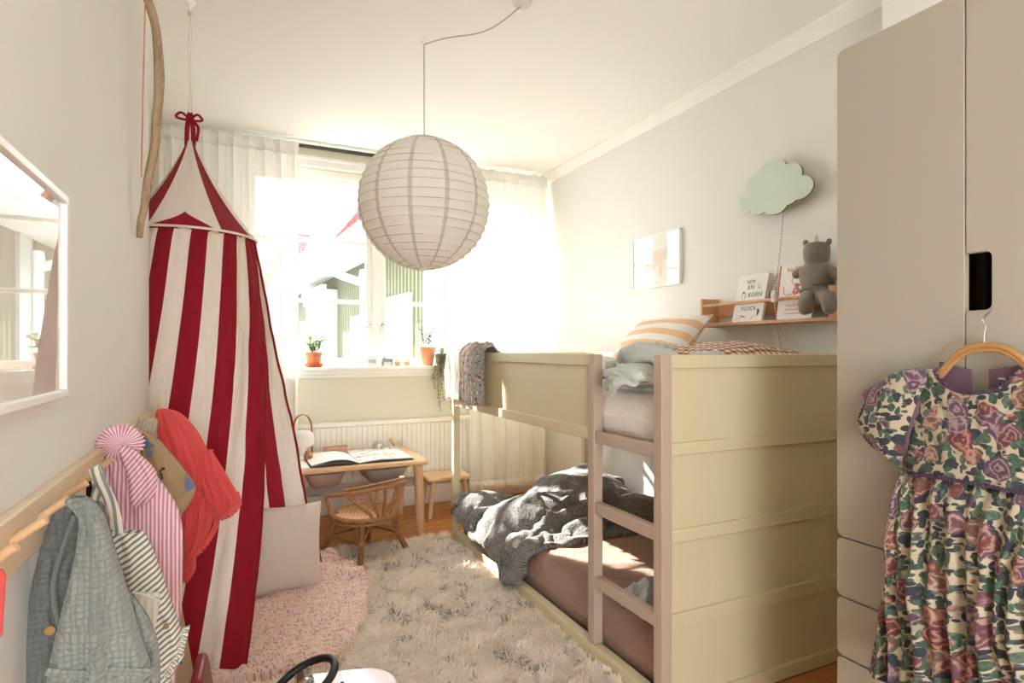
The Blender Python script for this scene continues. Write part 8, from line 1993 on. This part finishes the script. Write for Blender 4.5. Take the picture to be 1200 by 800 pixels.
# ================================================================= THINGS ON THE TABLE
ZT = TZ + 0.0012
def tpt(px, py, z=ZT): return on_z(px, py, z)
M_LWHITE = plain('lamp_white', (244, 241, 236), 0.35)
M_TAN = plain('tan_leather', (176, 112, 56), 0.5, grain=0.2, gscale=30)
lc_ = Vector((0.395, 3.95, TZ))
lamp = thing('table_lamp', 'white mushroom table lamp with tan leather loop handle on the table', 'lamp', lc_)
MB().lathe([(0.045, 0.0), (0.052, 0.003), (0.052, 0.010), (0.028, 0.016), (0.024, 0.06), (0.026, 0.085)], c=lc_, n=28).build('base', M_LWHITE, lamp, world=True)
t = NT('opal_shade'); M_OPAL = t.bsdf(S(246, 243, 238), 0.3, None, 0.5, 0, 0.3, S(250, 247, 240))
MB().lathe([(0.020, 0.072), (0.058, 0.080), (0.068, 0.098), (0.070, 0.125), (0.064, 0.155), (0.046, 0.175), (0.012, 0.184), (0.002, 0.185)], c=lc_, n=32).build('shade', M_OPAL, lamp, world=True)
hb_ = catmull([(lc_.x - 0.064, lc_.y - 0.03, TZ + 0.012), (lc_.x - 0.062, lc_.y - 0.03, TZ + 0.12), (lc_.x - 0.056, lc_.y - 0.022, TZ + 0.225), (lc_.x - 0.03, lc_.y - 0.010, TZ + 0.272), (lc_.x + 0.01, lc_.y + 0.004, TZ + 0.278), (lc_.x + 0.042, lc_.y + 0.020, TZ + 0.245), (lc_.x + 0.056, lc_.y + 0.028, TZ + 0.18), (lc_.x + 0.058, lc_.y + 0.030, TZ + 0.012)], 60)
Gh = np.zeros((60, 5, 3))
for i in range(60):
    for k, (a, b) in enumerate(((-1, -1), (1, -1), (1, 1), (-1, 1), (-1, -1))):
        tdir = Vector(hb_[min(i + 1, 59)] - hb_[max(i - 1, 0)]).normalized(); sd = Vector((-0.42, 0.9, 0)); nn = tdir.cross(sd).normalized()
        Gh[i, k] = Vector(hb_[i]) + sd.normalized() * 0.008 * a + nn * 0.0022 * b
MB().grid(Gh).build('loop_handle', M_TAN, lamp, world=True)
# carved wooden hedgehog like figure
hc = tpt(361, 540)
fg = thing('wooden_figure', 'small carved brown wooden figure in front of the table lamp', 'figurine', hc)
P = np.zeros((14, 24, 3))
for i in range(14):
    q = i / 13; r = 0.026 * math.sin(PI * (0.12 + 0.86 * q)) ** 0.55 * (1.15 - 0.4 * q)
    for j in range(24):
        a = 2 * PI * j / 24
        P[i, j] = hc + Vector((r * 0.95 * math.cos(a) * (1 + 0.07 * math.cos(6 * a)), r * math.sin(a) * (1 + 0.07 * math.cos(6 * a)), 0.070 * q))
MB().grid(P, wrap_u=True).build('body', wood('walnut', (176, 128, 92), (112, 70, 42), (14, 14, 14), 0.4, 0.9), fg, world=True)
MB().sphere(hc + Vector((0.014, -0.020, 0.044)), 0.012, 12, 8).build('snout', plain('pale_wood', (214, 176, 136), 0.5), fg, world=True)
# open book, left pages arched, printed right pages
M_PGW = plain('page_white', (240, 238, 232), 0.7)
def m_print():
    t = NT('plant_print_page'); co = t.coord('UV')
    v = t.voro(t.n('Mapping', {'Vector': co, 'Scale': (1.0, 1.6, 1)}).outputs[0], 22.0)
    on = t.step(t.math('ADD', v.outputs['Distance'], t.math('MULTIPLY', t.noise(co, 80, 2), 0.3)), 0.50, 0.44)
    r = t.n('SeparateColor', {0: v.outputs['Color']})
    c = t.ramp(r.outputs[0], [(0, S(96, 116, 108)), (0.35, S(206, 110, 84)), (0.55, S(126, 140, 132)), (0.8, S(226, 160, 128))], 'CONSTANT')
    y = t.n('SeparateXYZ', {0: co}).outputs[1]
    band = t.math('MULTIPLY', t.step(y, 0.168, 0.174), t.step(y, 0.196, 0.19))
    col = t.mix(t.math('MULTIPLY', on, t.step(r.outputs[1], 0.2, 0.24)), S(238, 236, 230), c)
    col = t.mix(t.math('MULTIPLY', band, 0.8), col, S(214, 96, 74))
    return t.bsdf(col, 0.6)
ob = thing('open_book', 'large open picture book lying on the table with plant print on its right pages', 'book', (0.67, 3.78, TZ))
def page_block(x0, x1, y0, y1, arch, thick, m, nm, flip, rot=0.0):
    n_ = 28; k_ = 12
    G = np.zeros((k_, n_, 3)); UV = np.zeros((k_, n_, 2)); Bt = np.zeros((k_, n_, 3))
    for i in range(k_):
        for j in range(n_):
            q = j / (n_ - 1); qq = q if not flip else 1 - q     # q = 0 at the spine
            z = thick * (0.35 + 0.65 * min(1, qq * 5) ** 0.7) + arch * math.sin(PI * min(1, qq * 1.02)) ** 1.0 * (1 - 0.45 * qq)
            x = x0 + (x1 - x0) * q; y = y0 + (y1 - y0) * i / (k_ - 1)
            G[i, j] = (x, y, TZ + 0.004 + z); Bt[i, j] = (x, y, TZ + 0.004 + (z - thick * 0.9) * 0.0)
            UV[i, j] = (x - x0, y - y0)
    pages = MB().grid(G, UV=UV)
    pages.build(nm, m, ob, smooth='all', world=True)
    # page edges seen as dark layered stack at the near side
    e = MB()
    for s_l in range(4):
        a = 0.20 + s_l * 0.22
        Gs = np.array([[Vector(Bt[0, j]).lerp(Vector(G[0, j]), a) + Vector((0, 0.001 + 0.002 * s_l, 0)) for j in range(n_)], [Vector(Bt[-1, j]).lerp(Vector(G[-1, j]), a) for j in range(n_)]])
        e.grid(Gs)
    e.build('page_layers', plain('page_edges', (206, 200, 190), 0.8), ob, smooth='all', world=True)
page_block(0.68, 0.405, 3.605, 3.93, 0.030, 0.010, M_PGW, 'left_pages', False)
page_block(0.685, 1.02, 3.605, 3.99, 0.006, 0.010, m_print(), 'right_pages', False)
MB().box(0.40, 1.025, 3.60, 3.995, TZ + 0.0014, TZ + 0.004).build('cover', plain('book_cover_dark', (84, 76, 70), 0.7), ob, bevel=0.001, world=True)
# pinkish pencil case, glass jar, small tray with figures
cs_ = tpt(388.5, 527)
pc_ = thing('pencil_case', 'soft peach pencil case behind the open book on the table', 'pencil case', (cs_.x, 4.02, TZ))
pz = pillow(0.165, 0.06, 0.055, 31, n=30, wr=0.006)
o = pz.build('pouch', fabric('peach_corduroy', (216, 164, 138), coordname='UV', bump=0.6, weave=200), pc_, smooth='all')
o.matrix_local = Matrix.Translation((0, 0, 0.028)) @ Matrix.Rotation(0.12, 4, 'Z') @ Matrix.Rotation(1.1, 4, 'X')
o = MB().tube([(-0.075, -0.016, 0.052), (0, -0.018, 0.056), (0.075, -0.016, 0.052)], 0.002, 6).build('zip', plain('zip_dark', (120, 80, 66), 0.5), pc_)
jr = thing('glass_jar', 'clear squat glass jar standing behind the open book on the table', 'jar', (0.90, 4.05, TZ))
t = NT('jar_glass'); fr_ = t.schlick(0.05)
mx_ = t.n('MixShader', {0: t.math('ADD', fr_, 0.08), 1: t.n('BsdfTransparent', {'Color': (0.96, 0.97, 0.96, 1)}).outputs[0], 2: t.n('BsdfGlossy', {'Roughness': 0.05}).outputs[0]})
t.t.links.new(mx_.outputs[0], t.out.inputs[0]); M_JAR = t.m
MB().lathe([(0.03, 0.001), (0.036, 0.004), (0.036, 0.045), (0.028, 0.056), (0.030, 0.064), (0.027, 0.064), (0.026, 0.056), (0.034, 0.045), (0.034, 0.006), (0.002, 0.005)], c=(0.90, 4.05, TZ), n=28).build('vessel', M_JAR, jr, world=True)
MB().sphere((0.90, 4.05, TZ + 0.024), (0.026, 0.026, 0.018), 14, 8).build('contents', plain('cotton_white', (238, 234, 226), 0.9), jr, world=True)
M_STONE = plain('toy_cream', (224, 214, 196), 0.6)
tr2 = thing('display_box', 'small clear box with a tiny figure at the back corner of the table', 'box', (1.02, 4.10, TZ))
MB().box(0.985, 1.075, 4.075, 4.13, TZ + 0.001, TZ + 0.012).build('tray_base', M_STONE, tr2, bevel=0.001, world=True)
vs = MB()
for (a0, b0, a1, b1) in ((0.985, 4.075, 1.075, 4.075), (0.985, 4.13, 1.075, 4.13), (0.985, 4.075, 0.985, 4.13), (1.075, 4.075, 1.075, 4.13)):
    vs.add([(a0, b0, TZ + 0.012), (a1, b1, TZ + 0.012), (a1, b1, TZ + 0.05), (a0, b0, TZ + 0.05)], [(0, 1, 2, 3)])
vs.build('clear_walls', M_JAR, tr2, smooth=False, world=True)
fp = Vector((1.0, 4.10, TZ + 0.012))
MB().tube([fp + Vector((0.022, 0, 0)), fp + Vector((0.006, 0, 0.026)), fp + Vector((-0.002, 0, 0.040))], 0.0035, 7).build('figure_stick', plain('dark_wood_toy', (92, 72, 56), 0.6), tr2, world=True)
MB().sphere(fp + Vector((-0.004, 0, 0.050)), (0.015, 0.012, 0.012), 12, 8).build('figure_head', plain('ochre_toy', (222, 176, 120), 0.6), tr2, world=True)
rb_ = thing('toy_animal', 'tiny pale long eared toy animal at the far table corner by the radiator', 'toy', (1.085, 4.13, TZ))
b0 = Vector((1.083, 4.14, TZ))
MB().sphere(b0 + Vector((0, 0, 0.020)), (0.013, 0.011, 0.020), 12, 8).build('body', M_STONE, rb_, world=True)
MB().sphere(b0 + Vector((-0.010, 0, 0.030)), (0.010, 0.008, 0.009), 10, 7).build('head', M_STONE, rb_, world=True)
for k in (-1, 1):
    MB().sphere(b0 + Vector((0.006, 0.005 * k, 0.052)), (0.004, 0.003, 0.020), 8, 7).build('ear', M_STONE, rb_, world=True)

# ================================================================= RIDE-ON CAR at the lower border
M_CRED = plain('car_red', (116, 24, 32), 0.4, 0.4)
M_CWHT = plain('car_white', (238, 226, 226), 0.3, 0.5, coat=0.4)
M_BLK = plain('rubber_black', (30, 29, 28), 0.45)
ct = on_z(354, 790, 0.36)
car = thing('ride_on_car', 'red and white ride-on toy car with black steering wheel at the bottom border', 'ride-on toy', (ct.x - 0.02, ct.y - 0.02, 0), rz=-0.05)
def carp(name, builder, mat_, **kw): return obj(name, builder, mat_, car, **kw)
# local x: driving direction (to the right), z up
hull = np.zeros((30, 40, 3))
for i, x in enumerate(np.linspace(-0.36, 0.30, 30)):
    q = (x + 0.36) / 0.66
    top = np.interp(x, [-0.36, -0.30, -0.22, -0.05, 0.02, 0.10, 0.20, 0.27, 0.30], [0.20, 0.24, 0.24, 0.235, 0.275, 0.295, 0.285, 0.25, 0.20])
    bot = np.interp(x, [-0.36, -0.3, 0.25, 0.30], [0.12, 0.085, 0.085, 0.12])
    hw_ = np.interp(x, [-0.36, -0.30, -0.1, 0.1, 0.22, 0.28, 0.30], [0.06, 0.115, 0.125, 0.118, 0.10, 0.07, 0.03])
    for j in range(40):
        a = 2 * PI * j / 40; c_, s_ = math.cos(a), math.sin(a)
        hull[i, j] = (x, hw_ * math.copysign(abs(c_) ** 0.55, c_), (top + bot) / 2 + (top - bot) / 2 * math.copysign(abs(s_) ** 0.6, s_))
mbh = MB().grid(hull, wrap_u=True)
mbh.add([tuple(p) for p in hull[0]], [tuple(range(40))]); mbh.add([tuple(p) for p in hull[-1]], [tuple(range(39, -1, -1))])
carp('body', mbh, M_CRED, smooth='all')
def slab(outline, z0, z1): return MB().prism(outline, lambda a, b, d: (a, b, d), z0, z1)
nose = [(0.045 + 0.0 * k, 0) for k in ()]
ou = [(0.03, -0.075), (0.14, -0.078)] + [(0.175 + 0.078 * math.sin(a), -0.078 * math.cos(a)) for a in np.linspace(0.15, PI - 0.15, 14)] + [(0.14, 0.078), (0.03, 0.075)]
o = carp('bonnet', slab(ou, 0.0, 0.012), M_CWHT, bevel=0.005); o.matrix_local = Matrix.Translation((0.0, 0, 0.322)) @ Matrix.Rotation(0.10, 4, 'Y')
o = carp('bonnet_rim', slab([(a * 1.012, b * 1.03) for a, b in ou], -0.014, 0.0), M_CRED, bevel=0.004); o.matrix_local = Matrix.Translation((0.0, 0, 0.322)) @ Matrix.Rotation(0.10, 4, 'Y')
for a, b in ((0.085, 0.018), (0.115, 0.010)):
    MB().sphere((a, b, 0.335 - 0.1 * a + 0.0), (0.005, 0.005, 0.003), 10, 6).build('bonnet_screw', plain('screw_dark', (70, 62, 60), 0.4), car)
# seat with upright back
seatb = slab([(-0.30, -0.09), (-0.08, -0.085), (-0.05, -0.05), (-0.05, 0.05), (-0.08, 0.085), (-0.30, 0.09)], 0.225, 0.252)
carp('seat', seatb, M_CRED, bevel=0.01)
sbk = MB().prism([(-0.095, 0.0), (0.095, 0.0), (0.085, 0.16), (0.066, 0.200), (-0.066, 0.200), (-0.085, 0.16)], lambda a, b, d: (-0.185 + d - 0.12 * b, a, 0.25 + b * 0.95), -0.012, 0.012)
carp('seat_back', sbk, M_CRED, bevel=0.008)
# steering wheel on a column
scx = (0.02, 0.0, 0.348)
Rw = Matrix.Translation(scx) @ Matrix.Rotation(-0.42, 4, 'Y')
carp('steering_column', MB().tube([(0.07, 0, 0.22), (0.03, 0, 0.335)], 0.011, 12), plain('column_grey', (120, 116, 112), 0.4))
carp('steering_wheel', MB().tube([Rw @ Vector((0.083 * math.cos(a), 0.083 * math.sin(a), 0)) for a in np.linspace(0, 2 * PI, 48, endpoint=False)], 0.0098, 12, closed=True), M_BLK)
t = NT('brushed_spoke'); n_ = t.noise(t.coord('Object'), 160, 3)
M_SPOKE = t.bsdf(t.mix(t.step(n_, 0.45, 0.55), S(206, 202, 196), S(120, 104, 96)), 0.4, metal=0.2)
spk = MB().prism([(-0.020, -0.078), (0.020, -0.078), (0.026, 0.0), (0.020, 0.078), (-0.020, 0.078), (-0.026, 0.0)], lambda a, b, d: Rw @ Vector((a, b, d)), -0.010, -0.004)
carp('spoke_plate', spk, M_SPOKE, bevel=0.002)
carp('spoke_band', MB().prism([(-0.014, -0.07), (0.002, -0.07), (0.006, 0.0), (0.002, 0.07), (-0.014, 0.07), (-0.016, 0.0)], lambda a, b, d: Rw @ Vector((a, b, d)), -0.004, -0.002), plain('brown_band', (96, 70, 62), 0.5), smooth=False)
carp('hub', MB().lathe([(0.016, -0.004), (0.016, 0.004), (0.010, 0.008)], n=20, M=Rw), M_CHROME)
carp('horn_ball', MB().sphere((-0.085, -0.03, 0.362), (0.030, 0.026, 0.022), 16, 10), M_BLK)
carp('horn_stem', MB().tube([(-0.085, -0.03, 0.23), (-0.085, -0.03, 0.32)], 0.006, 8), M_CHROME)
for x in (-0.24, 0.19):
    for s_ in (-1, 1):
        Rm = Matrix.Translation((x, s_ * 0.125, 0.085)) @ Matrix.Rotation(PI / 2, 4, 'X')
        wl = carp('wheel', MB().lathe([(0.045, -0.022), (0.075, -0.022), (0.085, -0.012), (0.085, 0.012), (0.075, 0.022), (0.045, 0.022)], n=32, M=Rm), M_BLK)
        MB().lathe([(0.012, -0.026), (0.046, -0.020), (0.046, 0.020), (0.012, 0.026)], n=24, M=Rm).build('wheel_cap', M_CWHT, wl)
# ================================================================= CAMERA, SKY, SUN
cam = bpy.data.cameras.new('camera'); co_ = bpy.data.objects.new('camera', cam); COL.objects.link(co_)
cam.sensor_width = 36.0; cam.lens = 36.0 * F_PX / 1200.0; cam.shift_y = 10.0 / 1200.0
cam.clip_start = 0.02; cam.clip_end = 200
co_.location = (0, 0, H_CAM); co_.rotation_euler = (PI / 2, 0, -YAW)
SC.camera = co_
w = bpy.data.worlds.new('sky'); SC.world = w; w.use_nodes = True
bg = w.node_tree.nodes['Background']
bg.inputs[0].default_value = (0.885, 0.946, 1.0, 1); bg.inputs[1].default_value = SKY
sun = bpy.data.lights.new('sun', 'SUN'); so = bpy.data.objects.new('sun', sun); COL.objects.link(so)
sun.energy = SUN; sun.angle = math.radians(0.8); sun.color = (1.0, 0.96, 0.92)
so.rotation_euler = Vector((SUNX, -1.0, -SUNZ)).to_track_quat('-Z', 'Y').to_euler()
so.location = (0, 8, 8)
vs = SC.view_settings
vs.view_transform = 'Standard'; vs.look = 'None'; vs.gamma = 1.0; vs.exposure = EXPO; vs.use_curve_mapping = False
cy = SC.cycles
cy.use_denoising = True
cy.max_bounces = 12; cy.diffuse_bounces = 7; cy.transparent_max_bounces = 16; cy.transmission_bounces = 8
cy.sample_clamp_indirect = 12.0
cy.caustics_reflective = False; cy.caustics_refractive = False
